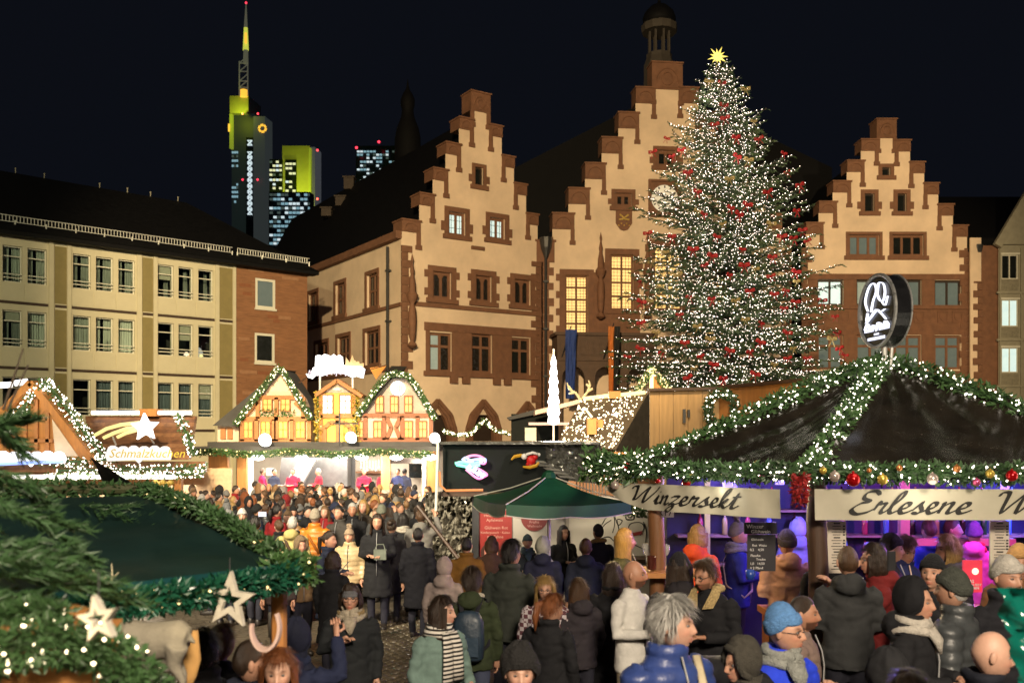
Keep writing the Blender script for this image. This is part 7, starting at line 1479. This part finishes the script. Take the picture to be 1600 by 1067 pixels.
# near people, front to back
P(1045, 935, 4.75, 32, 'puffer_collar', (.03, .055, .2), 'tousled', 'grey', pose='bent', yaw=40, strap=(.5, .42, .28), label='grey-haired person in navy puffer jacket with pale bag strap, bottom right of centre', tone=2)
HG = [o for o in COL.objects if o.get('category') == 'person'][-1]
for z0, z1, c in ((1.2, 1.25, (.25, .008, .012)), (1.1, 1.2, (.55, .05, .02))):
    m = MB(); m.rings([[Vector((.232*math.cos(t), .162*math.sin(t), z)) for t in [2*math.pi*k/28 for k in range(28)]] for z in (z0, (z0+z1)/2, z1)], caps=False); m.build('chest_stripe', fabric(c, 'shiny'), HG, smooth=True)
P(1222, 940, 5.2, 25, 'jacket_collar', (.02, .05, .6), 'short', 'brown', 'slouch', (.1, .24, .5), 'down', yaw=32, scarf='scarf', sc=(.26, .27, .25), glasses=True, label='person in bright blue jacket and light blue beanie with glasses')
P(1540, 982, 4.6, 45, 'jacket_collar', (.012, .014, .022), 'bald', tone=2, label='bald person in dark navy jacket at the lower right, seen in profile', pitch=8, yaw=35)
P(1163, 990, 5.7, -70, 'jacket_hood', BK, 'short', 'dark brown', 'furhood', (.05, .045, .035), glasses=True, label='person in black hooded coat with thick glasses looking left', pitch=6)
P(1252, 930, 6.3, 70, 'jacket', (.2, .14, .12), 'crop', 'dark brown', beard=.9, tone=1, label='dark-bearded person with cropped hair behind the light blue beanie')
P(1325, 853, 7.0, 172, 'jacket_hood', CH_, 'crop', 'brown', pose='hold', kind='coat', label='broad person in charcoal hooded jacket seen from behind, right of dark post')
P(1427, 898, 6.0, 52, 'jacket_hood', BK, 'long', 'blond', 'hood', (.01, .01, .012), 'hold', scarf='scarf', sc=(.5, .46, .4), hk='coat', label='person with black hood up and pale scarf facing right')
P(1492, 886, 6.4, -130, 'puffer_collar', (.05, .055, .058), 'crop', 'grey', 'beanie', (.05, .055, .045), label='person in grey puffer jacket and green-grey beanie facing away left')
P(1386, 1008, 5.2, -150, 'jacket_hood', (.018, .018, .02), 'short', 'black', 'hood', (.016, .016, .018), 'phone', hk='coat', label='person in black hood raising a phone at the bottom right')
P(1422, 1052, 4.7, 170, 'jacket', BK, 'short', 'dark brown', label='dark-haired person whose crown just shows at the bottom edge')
P(1572, 866, 6.7, 12, 'jacket_collar', (.014, .014, .018), 'short', 'brown', 'beanie', (.5, .47, .42), label='person with white beanie facing the camera at right edge')
P(1592, 848, 7.8, -20, 'jacket', (.16, .07, .03), 'short', 'brown', 'beanie', (.5, .28, .1), label='person with tan beanie at the right edge behind the white beanie')
P(1368, 850, 7.7, -95, 'jacket_hood', (.14, .012, .012), 'bob', 'dark brown', pose='phone', glasses=True, label='person in dark red jacket with dark bob and glasses facing left')
P(1390, 832, 8.3, 80, 'jacket', BK, 'short', 'black', 'beanie', (.01, .01, .012), label='person with black beanie in profile at the pavilion counter')
P(1456, 865, 7.5, -60, 'jacket', (.015, .015, .018), 'short', 'black', 'beanie', (.009, .009, .011), yaw=20, pitch=-8, label='person with black beanie looking up behind the black hood')
P(1483, 836, 8.3, -85, 'jacket_hood', (.06, .055, .055), 'bob', 'blond', label='person with blond bob in grey hooded jacket, profile to the left')
P(1412, 836, 9.7, 8, 'jacket_collar', (.02, .025, .09), 'short', 'light brown', pitch=14, pose='hold', zipc=(.8, .6, .5), label='server in navy jacket with pale zip looking down behind the counter')
P(1522, 814, 9.5, 150, 'jacket_hood', (.6, .1, .3), 'tousled', 'dark brown', 'beanie', (.06, .03, .12), scarf='scarf', sc=(.5, .02, .04), label='person in pink and white jacket with red scarf, lit magenta')
P(1452, 812, 10.6, 190, 'jacket_hood', (.03, .08, .45), 'short', 'brown', label='person in bright blue hooded jacket inside the pavilion')
P(1487, 811, 11.4, 60, 'jacket', BK, 'short', 'brown', label='dark-clothed person in profile inside the pavilion beside the blue jacket')
P(1230, 826, 8.7, 178, 'jacket_hood', (.48, .27, .18), 'short', 'black', 'beanie', (.03, .025, .03), pose='hold', label='person in beige pink hooded coat seen from behind under the banners')
P(1247, 806, 10.3, 175, 'jacket_hood', (.35, .4, .6), 'short', 'brown', 'hood', (.5, .55, .8), hk='coat', label='person in pale hooded jacket lit blue behind beige coat')
P(1188, 808, 11.6, 10, 'jacket', (.02, .03, .2), 'balding', 'grey', glasses=True, label='balding server in blue behind the chalkboard')
P(1108, 871, 8.0, -42, 'jacket', BK, 'balding', 'brown', pose='hold', yaw=-15, pitch=14, beard=.6, glasses=True, collar=('lapel', (.45, .33, .15)), tone=1, label='bald person with glasses in black jacket with pale shearling collar')
P(1152, 812, 9.0, 85, 'jacket_collar', (.02, .03, .2), 'short', 'brown', 'pompom', (.16, .15, .13), 'hold', scarf='scarf', sc=(.2, .21, .22), strap=(.5, .45, .35), label='person with grey pompom beanie and scarf in blue jacket')
P(1062, 862, 8.2, 178, 'jacket_hood', (.02, .017, .02), 'long', 'dark brown', 'beanie', (.012, .01, .012), label='person with black beanie and very long hair seen from behind')
P(1090, 820, 10.0, 140, 'jacket_hood', (.75, .1, .03), 'bob', 'blond', 'headband', (.45, .4, .4), pose='hold', label='person in glowing orange jacket with blond hair')
P(1056, 805, 10.4, 12, 'jacket_collar', BK, 'bun', 'brown', 'headband', (.1, .05, .03), tone=2, label='person in black turtleneck facing camera beside the log post')
P(1108, 803, 11.0, 150, 'jacket', (.02, .02, .025), 'crop', 'grey', label='grey-haired person in black jacket behind the orange jacket')
P(988, 874, 8.3, 48, 'sweater', (.6, .58, .54), 'bald', pose='hold', beard=.85, yaw=25, tone=1, tr=(.3, .25, .18), label='bald bearded person in white sweater facing right')
P(958, 880, 9.1, 165, 'long_collar', BK, 'long', 'dark brown', label='person with long dark hair in black coat left of white sweater')
P(975, 826, 11.2, 82, 'jacket', (.06, .06, .025), 'long', 'blond', label='person with straight blond hair in olive jacket left of the log post')
P(935, 819, 14.6, -160, 'long_collar', (.012, .014, .024), 'crop', 'black', 'cap', (.03, .03, .03), 'reach', tr=(.1, .13, .2), collar=('fur', (.25, .16, .06)), label='person in navy coat with fur collar and cap at the white stall counter')
P(548, 912, 8.0, 4, 'long_hood', (.016, .018, .02), 'bob', 'dark brown', 'headband', (.13, .13, .14), 'chest', scarf='scarf', sc=(.42, .36, .27), glasses=True, collar=('fur', (.28, .2, .09)), label='person in black coat with beige knit scarf and grey headband facing camera')
P(688, 932, 7.1, 40, 'long_coat', (.14, .21, .185), 'long', 'dark brown', pose='bent', walk=True, yaw=36, tone=2, scarf='scarftail', sc=STR, label='person in sage green coat with striped scarf and long dark hair, in profile')
p = P(737, 888, 8.6, 176, 'jacket_hood', (.03, .04, .018), 'tousled', 'dark brown', collar=('fur', (.5, .45, .36)), tr=(.05, .06, .1), label='person in olive parka with pale fur hood and navy backpack')
backpack(p, (.02, .035, .055), 'navy backpack worn on the olive parka')
p = P(694, 868, 11.0, 170, 'long_hood', (.3, .24, .22), 'short', 'brown', 'hood', (.3, .24, .22), hk='coat', label='person in dusty pink hooded coat with black backpack straps')
P(729, 839, 13.0, 178, 'jacket_collar', (.17, .08, .015), 'crop', 'black', label='person in mustard brown jacket with short black hair from behind')
P(797, 844, 9.6, 165, 'jacket_collar', (.03, .034, .028), 'short', 'black', yaw=-25, label='large person in dark green-grey jacket with black hair under parasol')
P(848, 836, 12.6, 178, 'jacket_hood', (.018, .02, .045), 'short', 'brown', 'hood', (.3, .3, .26), hk='coat', label='person in dark blue coat with pale hood up under parasol')
P(824, 834, 14.8, 6, 'jacket', (.02, .025, .03), 'short', 'dark brown', 'beanie', (.06, .09, .1), scarf='scarf', sc=(.08, .14, .17), pose='hold', tone=2, label='person with teal scarf and grey-blue beanie facing camera under parasol')
P(880, 821, 15.4, 30, 'jacket', BK, 'long', 'black', pose='hold', label='person with long black hair in black behind the parasol pole')
P(852, 900, 8.9, -6, 'jacket', (.1, .08, .09), 'wavy', 'blond', glasses=True, pitch=6, kind='coat', label='person with wavy blond hair and plaid sleeves behind the ginger hair')
plaid_body = [c for c in COL.objects if c.name.startswith('coat')][-1]; plaid_body.material_slots[0].material = PLAID
P(858, 928, 7.6, 150, 'jacket_collar', BK, 'pony', 'ginger', pitch=10, yaw=-30, label='person with ginger ponytail in black jacket seen from behind')
P(812, 1008, 5.6, 4, 'jacket_hood', BK, 'short', 'black', 'furhat', (.012, .011, .011), tone=2, label='person with fluffy black hat at the bottom centre')
P(388, 998, 4.7, 150, 'jacket_collar', (.018, .022, .04), 'crop', 'dark brown', yaw=-35, label='person with short dark hair in navy at the bottom left')
P(435, 1014, 5.2, 10, 'jacket', (.05, .03, .03), 'long', 'ginger', tone=2, label='person with ginger blond hair at the bottom left facing camera')
P(462, 962, 6.2, 165, 'jacket_hood', (.015, .02, .05), 'short', 'dark brown', 'hood', (.012, .014, .03), 'up', hk='coat', label='person in navy hood raising a hand beside the large star')
P(345, 975, 6.0, 160, 'jacket', (.02, .02, .025), 'balding', 'ginger', label='person with thinning hair half hidden behind the large star')
P(318, 985, 5.2, -160, 'jacket_collar', BK, 'short', 'black', label='black-clothed person behind the tan stocking ornament')
P(915, 842, 12.4, 178, 'jacket_hood', NV, 'short', 'brown', label='person in navy hooded jacket left of the parasol front, seen from behind')
P(768, 838, 13.8, 172, 'jacket', (.06, .03, .02), 'bob', 'brown', label='person with brown bob in dark brown jacket before the red poster')
P(1300, 838, 9.0, 165, 'jacket', BK, 'short', 'brown', label='dark person at the pavilion counter left of the dark bob')
P(905, 905, 9.4, 200, 'jacket_hood', (.03, .025, .03), 'long', 'brown', label='person with long brown hair in dark jacket right of the plaid sleeves')
P(612, 812, 15.9, 170, 'long_collar', (.02, .018, .02), 'bun', 'dark brown', label='person with pinned hair in long dark coat right of pale bag')
P(530, 790, 17.4, -20, 'jacket_collar', (.05, .045, .04), 'short', 'black', label='person in grey-brown jacket between orange puffer and beige puffer')
P(520, 862, 11.6, 160, 'long_collar', BK, 'bob', 'dark brown', label='person with dark bob in long black coat behind grey headband')
# middle distance
P(492, 794, 16.6, 178, 'puffer_collar', (.5, .16, .015), 'crop', 'grey', 'beanie', (.3, .26, .2), strap=(.25, .08, .01), label='person in orange puffer jacket with bag strap seen from behind')
P(457, 806, 15.6, 182, 'long_hood', (.36, .3, .12), 'crop', 'grey', strap=(.05, .03, .02), collar=('fur', (.03, .025, .02)), label='person in cream yellow coat with crossbody strap from behind')
P(546, 808, 15.4, -4, 'puffer_collar', (.42, .31, .17), 'short', 'dark brown', 'pompom', (.3, .22, .15), zipc=(.02, .02, .02), s=.92, label='person in beige puffer jacket and knit beanie facing camera')
P(590, 803, 15.2, 2, 'long_collar', BK, 'wavy', 'dark brown', pose='hold', label='person with curly hair in long black coat holding a pale bag')
P(514, 830, 13.4, 70, 'long_collar', NV, 'pony', 'dark brown', pose='hold', label='person in long navy coat looking at a paper sheet')
P(653, 824, 14.4, 178, 'long_collar', (.009, .009, .013), 'crop', 'black', walk=True, label='person in long black coat walking away on the open cobbles')
P(658, 795, 16.4, 176, 'jacket_hood', (.16, .15, .135), 'short', 'brown', pose='up', label='person in grey hooded jacket near the leaning pole')
P(630, 802, 17.0, 172, 'long_collar', BK, 'long', 'black', scarf='scarf', sc=(.4, .36, .3), label='person with long black hair and white scarf seen from behind')
P(551, 786, 18.2, 4, 'jacket_collar', BK, 'short', 'grey', tone=1, label='person with short grey hair in black facing camera, of a couple')
P(568, 781, 18.6, -8, 'jacket_collar', (.04, .03, .022), 'bob', 'blond', tone=2, label='person with blond bob facing camera beside short grey hair')
P(596, 787, 18.0, 175, 'jacket', (.05, .05, .05), 'short', 'brown', 'beanie', (.16, .17, .13), pose='up', label='person in grey-green beanie with raised arm in the crowd')
P(470, 835, 13.2, 30, 'jacket_hood', (.16, .1, .05), 'short', 'brown', 'furhood', (.2, .14, .08), label='person in brown hooded coat by the stall corner')
P(437, 845, 13.0, -10, 'jacket', (.03, .02, .02), 'short', 'dark brown', tone=1, label='person in dark brown jacket whose face shows above the garland')
for k, (x, y, c, hr, fc) in enumerate(((410, 734, (.5, .02, .1), 'brown', 120), (458, 738, (.55, .015, .05), 'dark brown', -10), (498, 727, (.55, .012, .03), 'grey', -70), (569, 731, (.45, .015, .05), 'light brown', 15), (600, 728, (.45, .012, .03), 'brown', 30), (622, 729, (.03, .04, .12), 'dark brown', -20), (428, 730, (.02, .025, .05), 'black', 60), (632, 731, (.03, .035, .07), 'black', 160))):
    P(x, y, 33.0, fc, 'jacket', c, 'crop', hr, pose='hold', base=.22, s=1.0, label=['stall worker in magenta shirt at left of the grill', 'stall worker in red behind the grill pans', 'grey-haired stall worker in red at the middle of the counter', 'stall worker in red with apron right of the middle', 'stall worker in red reaching over the counter', 'stall worker in blue at right of the grill stall', 'stall worker in dark clothes beneath the steel hood', 'dark-clothed stall worker at the right end of the counter'][k])
part('stall_floor', M_WOODD, lambda m: m.box(qb(505, 800, 1.6)*1+Vector((0, 0, -qb(505, 800).z+.16)), (8, 3, .3)))
# the queue in front of the grill stall
CC = {'black': BK, 'charcoal': CH_, 'navy': NV, 'dark brown': (.05, .027, .015), 'camel': (.24, .14, .06), 'beige': (.36, .28, .18), 'olive': (.06, .06, .025), 'cream': (.5, .43, .3), 'rust': (.2, .06, .02), 'dark red': (.2, .012, .015), 'grey': (.14, .14, .14), 'mustard': (.3, .16, .02)}
HT = {'black': (.012, .012, .012), 'grey': (.16, .16, .16), 'cream': (.5, .45, .36), 'red': (.35, .02, .03), 'orange': (.6, .12, .01), 'white': (.55, .53, .5), 'navy': (.015, .02, .05), 'brown': (.1, .06, .03)}
rnd = random.Random(21); used = {}; placed = [(-3.6, 16.6), (-3.7, 15.6), (-2.7, 15.4), (-2.2, 15.2), (-2.6, 13.4), (-1.5, 14.4), (-1.6, 16.4), (-2.0, 17), (-3.1, 18.2), (-3.0, 18.6), (-2.5, 18), (-3, 13.2), (-3.2, 13)]
cnt = 0
for row in range(24):
    D = 15.4+row*.62
    if D > 29.8: break
    X = -.352*D-.3*rnd.random(); 
    while X < (-.075 if D > 17 else -.17)*D:
        x, dd = X+rnd.uniform(-.15, .15), D+rnd.uniform(-.22, .22); X += rnd.uniform(.5, .68)
        px = 800+F*x/dd
        if any((x-a)**2+(dd-b)**2 < .2 for a, b in placed) or rnd.random() < .13: continue
        if dd > 25.8 and px < 322: continue
        if (dd < 18.9 and px > 445) or (dd < 17 and px < 330): continue
        if dd > 17.6 and px > 672: continue
        placed.append((x, dd)); cnt += 1
        cn = rnd.choices(list(CC), [32, 14, 15, 6, 5, 7, 6, 7, 3, 4, 9, 2])[0]; fem = rnd.random() < .5; hc = rnd.choices(['black', 'dark brown', 'brown', 'blond', 'grey', 'ginger', 'light brown'], [4, 7, 5, 4, 2, 1, 3])[0]
        hat = None; htc = None; hn = None
        if rnd.random() < .38: hat = rnd.choice(['beanie', 'pompom', 'beanie', 'headband', 'slouch', 'hood', 'furhood']); hn = rnd.choices(list(HT), [8, 6, 4, 1.2, .8, 3, 4, 4])[0] if 'hood' not in hat else cn; htc = HT[hn] if 'hood' not in hat else CC[cn]
        back = rnd.random() < .68; fc = rnd.gauss(180, 35) if back else rnd.gauss(0, 50); h = rnd.uniform(.92, 1.06)
        hs = rnd.choice(['long', 'bob', 'wavy', 'bun', 'pony']) if fem else rnd.choice(['short', 'crop', 'short', 'tousled', 'balding'])
        st = rnd.choice(['jacket_hood', 'jacket_collar', 'puffer_collar', 'long_collar', 'jacket'])
        f_ = 'seen from behind' if back else 'facing the camera side'; pl_ = 'at counter' if dd > 26.5 else 'far queue' if dd > 23 else 'mid crowd' if dd > 19 else 'near crowd'
        side_ = 'left' if px < 420 else 'right' if px > 560 else 'centre'
        what = (hn+' '+{'furhood': 'fur hood'}.get(hat, hat)) if hat else {'short': 'short ', 'crop': 'cropped ', 'tousled': 'tousled ', 'balding': 'thinning ', 'long': 'long ', 'bob': 'bobbed ', 'wavy': 'wavy ', 'bun': 'pinned-up ', 'pony': 'tied '}[hs]+hc+' hair'
        lab = 'person in %s %s, %s, %s, %s %s' % (cn, 'puffer' if 'puffer' in st else 'long coat' if 'long' in st else 'jacket', what, 'from behind' if back else 'facing camera', side_, pl_)
        zt_ = ground(dd)+1.77*h; py = HOR+F*(CH-zt_)/dd
        P(px, py, dd, fc, st, CC[cn], hs, hc, hat, htc, rnd.choice(['down', 'pocket', 'hold', 'bent', 'phone', 'down']), yaw=int(rnd.choice([-30, 0, 0, 0, 30])), tone=rnd.choice([0, 0, 1, 2, 2]), label=lab, group='people queuing in front of the grill stall', s=h)
print('crowd', cnt)
# people at the pastry stall, left
for k, (x, y, c, hc) in enumerate(((300, 757, (.5, .45, .38), 'brown'), (285, 778, (.05, .04, .03), 'dark brown'), (315, 772, (.12, .11, .1), 'grey'), (268, 770, (.1, .06, .03), 'black'), (312, 790, (.3, .22, .12), 'light brown'), (290, 797, (.1, .07, .03), 'ginger'))):
    P(x, y, 24.5-k*.6, rnd.uniform(120, 220), 'jacket_hood', c, 'short', hc, pose='hold', label='person waiting at the pastry stall, '+['in cream jacket', 'in dark brown jacket nearest the counter', 'in grey jacket with grey hair', 'in brown jacket with black hair', 'in tan jacket', 'in brown jacket with ginger hair'][k])
# things people carry
def thing_at(name, label, cat, mm, loc, fn, rz=0): m = MB(); fn(m); o = m.build(name, mm, loc=loc, smooth=False); o.rotation_euler.z = rz; return tag(o, label, cat)
thing_at('paper_sheet', 'white folded paper held by the person in long navy coat', 'paper', M_WHITEFRAME, W(535, 885, 13.1), lambda m: m.hexa([Vector(q) for q in ((-.1, 0, -.13), (.08, -.02, .06), (.1, .05, .07), (-.08, .07, -.12), (-.1, 0, -.125), (.08, -.02, .065), (.1, .05, .075), (-.08, .07, -.115))]))
thing_at('shoulder_bag', 'pale green-white shoulder bag held before the long black coat', 'bag', fabric((.14, .16, .13), 'shiny'), W(594, 866, 14.85), lambda m: (m.box((0, 0, 0), (.2, .08, .16)), m.tube([(-.08, 0, .08), (-.05, .02, .16), (.05, .02, .16), (.08, 0, .08)], .009, 6)))
thing_at('phone', 'lit phone held up in the crowd left of centre', 'phone', bulb('phone', (.7, .75, 1), 1.2), W(410, 803, 18.2), lambda m: m.box((0, 0, 0), (.15, .012, .09)))
thing_at('phone', 'dark phone held up before the dark red jacket', 'phone', M_BLACKMETAL, W(1393, 876, 7.3), lambda m: m.box((0, 0, 0), (.075, .012, .15)), .4)
thing_at('phone', 'pale phone raised by the navy hood beside the large star', 'phone', MATS['grey_post'], W(430, 975, 5.6), lambda m: m.box((0, 0, 0), (.08, .012, .15)), .3)
SP_ = empty('stroller', (W(1110, 0, 5.9).x, 5.9, ground(5.9)), R(40), 'dark stroller hood between grey-haired person and blue jacket', 'stroller')
m = MB(); m.rings([[Vector((.24*math.cos(t)*(1-.1*i), -.3+.12*i+.0*t, 1.12+.26*math.sin(t)*(1-.08*i))) for t in [math.pi*k/12 for k in range(13)]] for i in range(5)], caps=False, closed=False); m.build('hood', fabric((.03, .03, .035), 'shiny'), SP_, smooth=True)
m = MB(); m.box((0, 0, .75), (.42, .6, .3)); m.build('seat', fabric(BK), SP_); m = MB()
for sx in (-.24, .24): m.tube([(sx, -.35, .12), (sx, .1, .7), (sx, .4, 1.15)], .015, 6)
m.tube([(-.24, .4, 1.15), (.24, .4, 1.15)], .018, 6); m.build('frame', M_STEEL, SP_)
for sx in (-.26, .26):
    for sy in (-.35, .3): m = MB(); m.tube([(sx+.02*math.copysign(1, sx)*0, sy+.11*math.cos(t), .12+.11*math.sin(t)) for t in [2*math.pi*k/16 for k in range(17)]], .02, 6); m.tube([(sx-.02, sy, .12), (sx+.02, sy, .12)], .03, 6); m.build('wheel', M_BLACKMETAL, SP_)
# ------------------------------------------------------------------ cobbles on the open patches of the square
def cob(v):
    m = MB(); n = 8; rr = random.Random(v); w_ = [rr.uniform(.85, 1.1) for _ in range(n)]; m.rings([[Vector((r*w_[k]*math.cos(2*math.pi*k/n+.4), r*w_[k]*math.sin(2*math.pi*k/n+.4), z)) for k in range(n)] for r, z in ((.074, -.03), (.072, .012), (.055, .028), (.02, .034))]); return m.mesh('cobblestone', True)
CB = [cob(k) for k in range(5)]; CM = [mat('cobble_%d' % k, c, .3, .3, 9, .3, 40) for k, c in enumerate([(.11, .09, .06), (.085, .072, .05), (.13, .105, .07)])]
far = MB(); nc = 0; cells = []
for row in range(70):
    Y = 6.6+row*.135
    for col in range(60):
        X = -2.4+col*.15+(.075 if row % 2 else 0); px = 800+F*X/Y; py = HOR+F*(CH-ground(Y))/Y
        if 575 < px < 690 or 860 < px < 975: cells.append((Y, X))
cells.sort()
for k, (Y, X) in enumerate(cells):
    loc = Vector((X+random.uniform(-.015, .015), Y+random.uniform(-.015, .015), ground(Y)+random.uniform(-.006, .006)))
    if k < 290: o = link('cobblestone', CB[k % 5], CM[k % 3], GR, loc, random.random()*6)
    else:
        me = CB[k % 5]; far.add([v.co+loc for v in me.vertices], [tuple(f.vertices) for f in me.polygons])
if far.v: tag(far.build('cobble_field', CM[0], GR, smooth=True), kind='stuff')

# a mug held at the pavilion
MUG = MB(); MUG.lathe([(.001, 0), (.038, .002), (.042, .09), (.036, .09), (.034, .012)], (0, 0, 0), 10); MUG.tube([(.04, 0, .075), (.065, 0, .065), (.065, 0, .03), (.04, 0, .02)], .007, 5); MUG = MUG.mesh('mug', True)
for x, y, Y, c, lab in ((1172, 905, 8.7, (.02, .06, .3), 'blue mug held by the grey pompom beanie'),):
    tag(link('mug', MUG, mat('mug_%.2f_%.2f' % (c[0], c[2]), c, .25, .1), None, W(x, y, Y), .5), lab, 'mug')

# pale carved deer standing on the counter of the near stall
def deer():
    Y = 3.9; k = Y/F; o = W(235, 1075, Y); q = lambda x, y, d=0: Vector(((x-235)*k, d, (1075-y)*k)); m = MB()
    m.tube([q(292, 1002), q(280, 998), q(255, 1000), q(225, 1003), q(195, 998), q(182, 990)], [(20*k, 22*k), (29*k, 31*k), (27*k, 30*k), (28*k, 32*k), (29*k, 33*k), (17*k, 20*k)], 14)
    m.tube([q(190, 992), q(172, 965), q(160, 940), q(156, 930)], [22*k, 15*k, 11*k, 9*k], 10); m.tube([q(162, 928), q(148, 932), q(130, 942), q(123, 946)], [11*k, 12*k, 7*k, 4*k], 10)
    for x, d in ((190, .04), (200, -.05)): m.tube([q(x, 1010, d), q(x-3, 1040, d), q(x, 1065, d), q(x-2, 1090, d)], [13*k, 8*k, 5*k, 5*k], 8)
    for x, d in ((275, .04), (284, -.05)): m.tube([q(x, 1005, d), q(x-6, 1035, d), q(x+8, 1058, d), q(x+5, 1090, d)], [19*k, 11*k, 6*k, 5*k], 8)
    for d in (.03, -.03): m.tube([q(163, 922, d), q(168, 908, d*2)], [5*k, 2*k], 6)
    m.tube([q(296, 995), q(305, 1006)], [6*k, 3*k], 6)
    e = empty('deer_figure', o, 0, 'pale carved deer figure standing under the green eave beside the star', 'figure'); me = remesh(m, .009, 4); me.name = 'body'; link('body', me, M_FELT, e)
    for d in (.03, -.03):
        a = MB(); a.tube([q(160, 922, d), q(166, 905, d*2), q(160, 885, d*3)], [.006, .005, .002], 6); a.tube([q(165, 907, d*2), q(176, 897, d*2)], [.004, .002], 5); a.build('antler', MATS['pale_antler'], e)
deer()
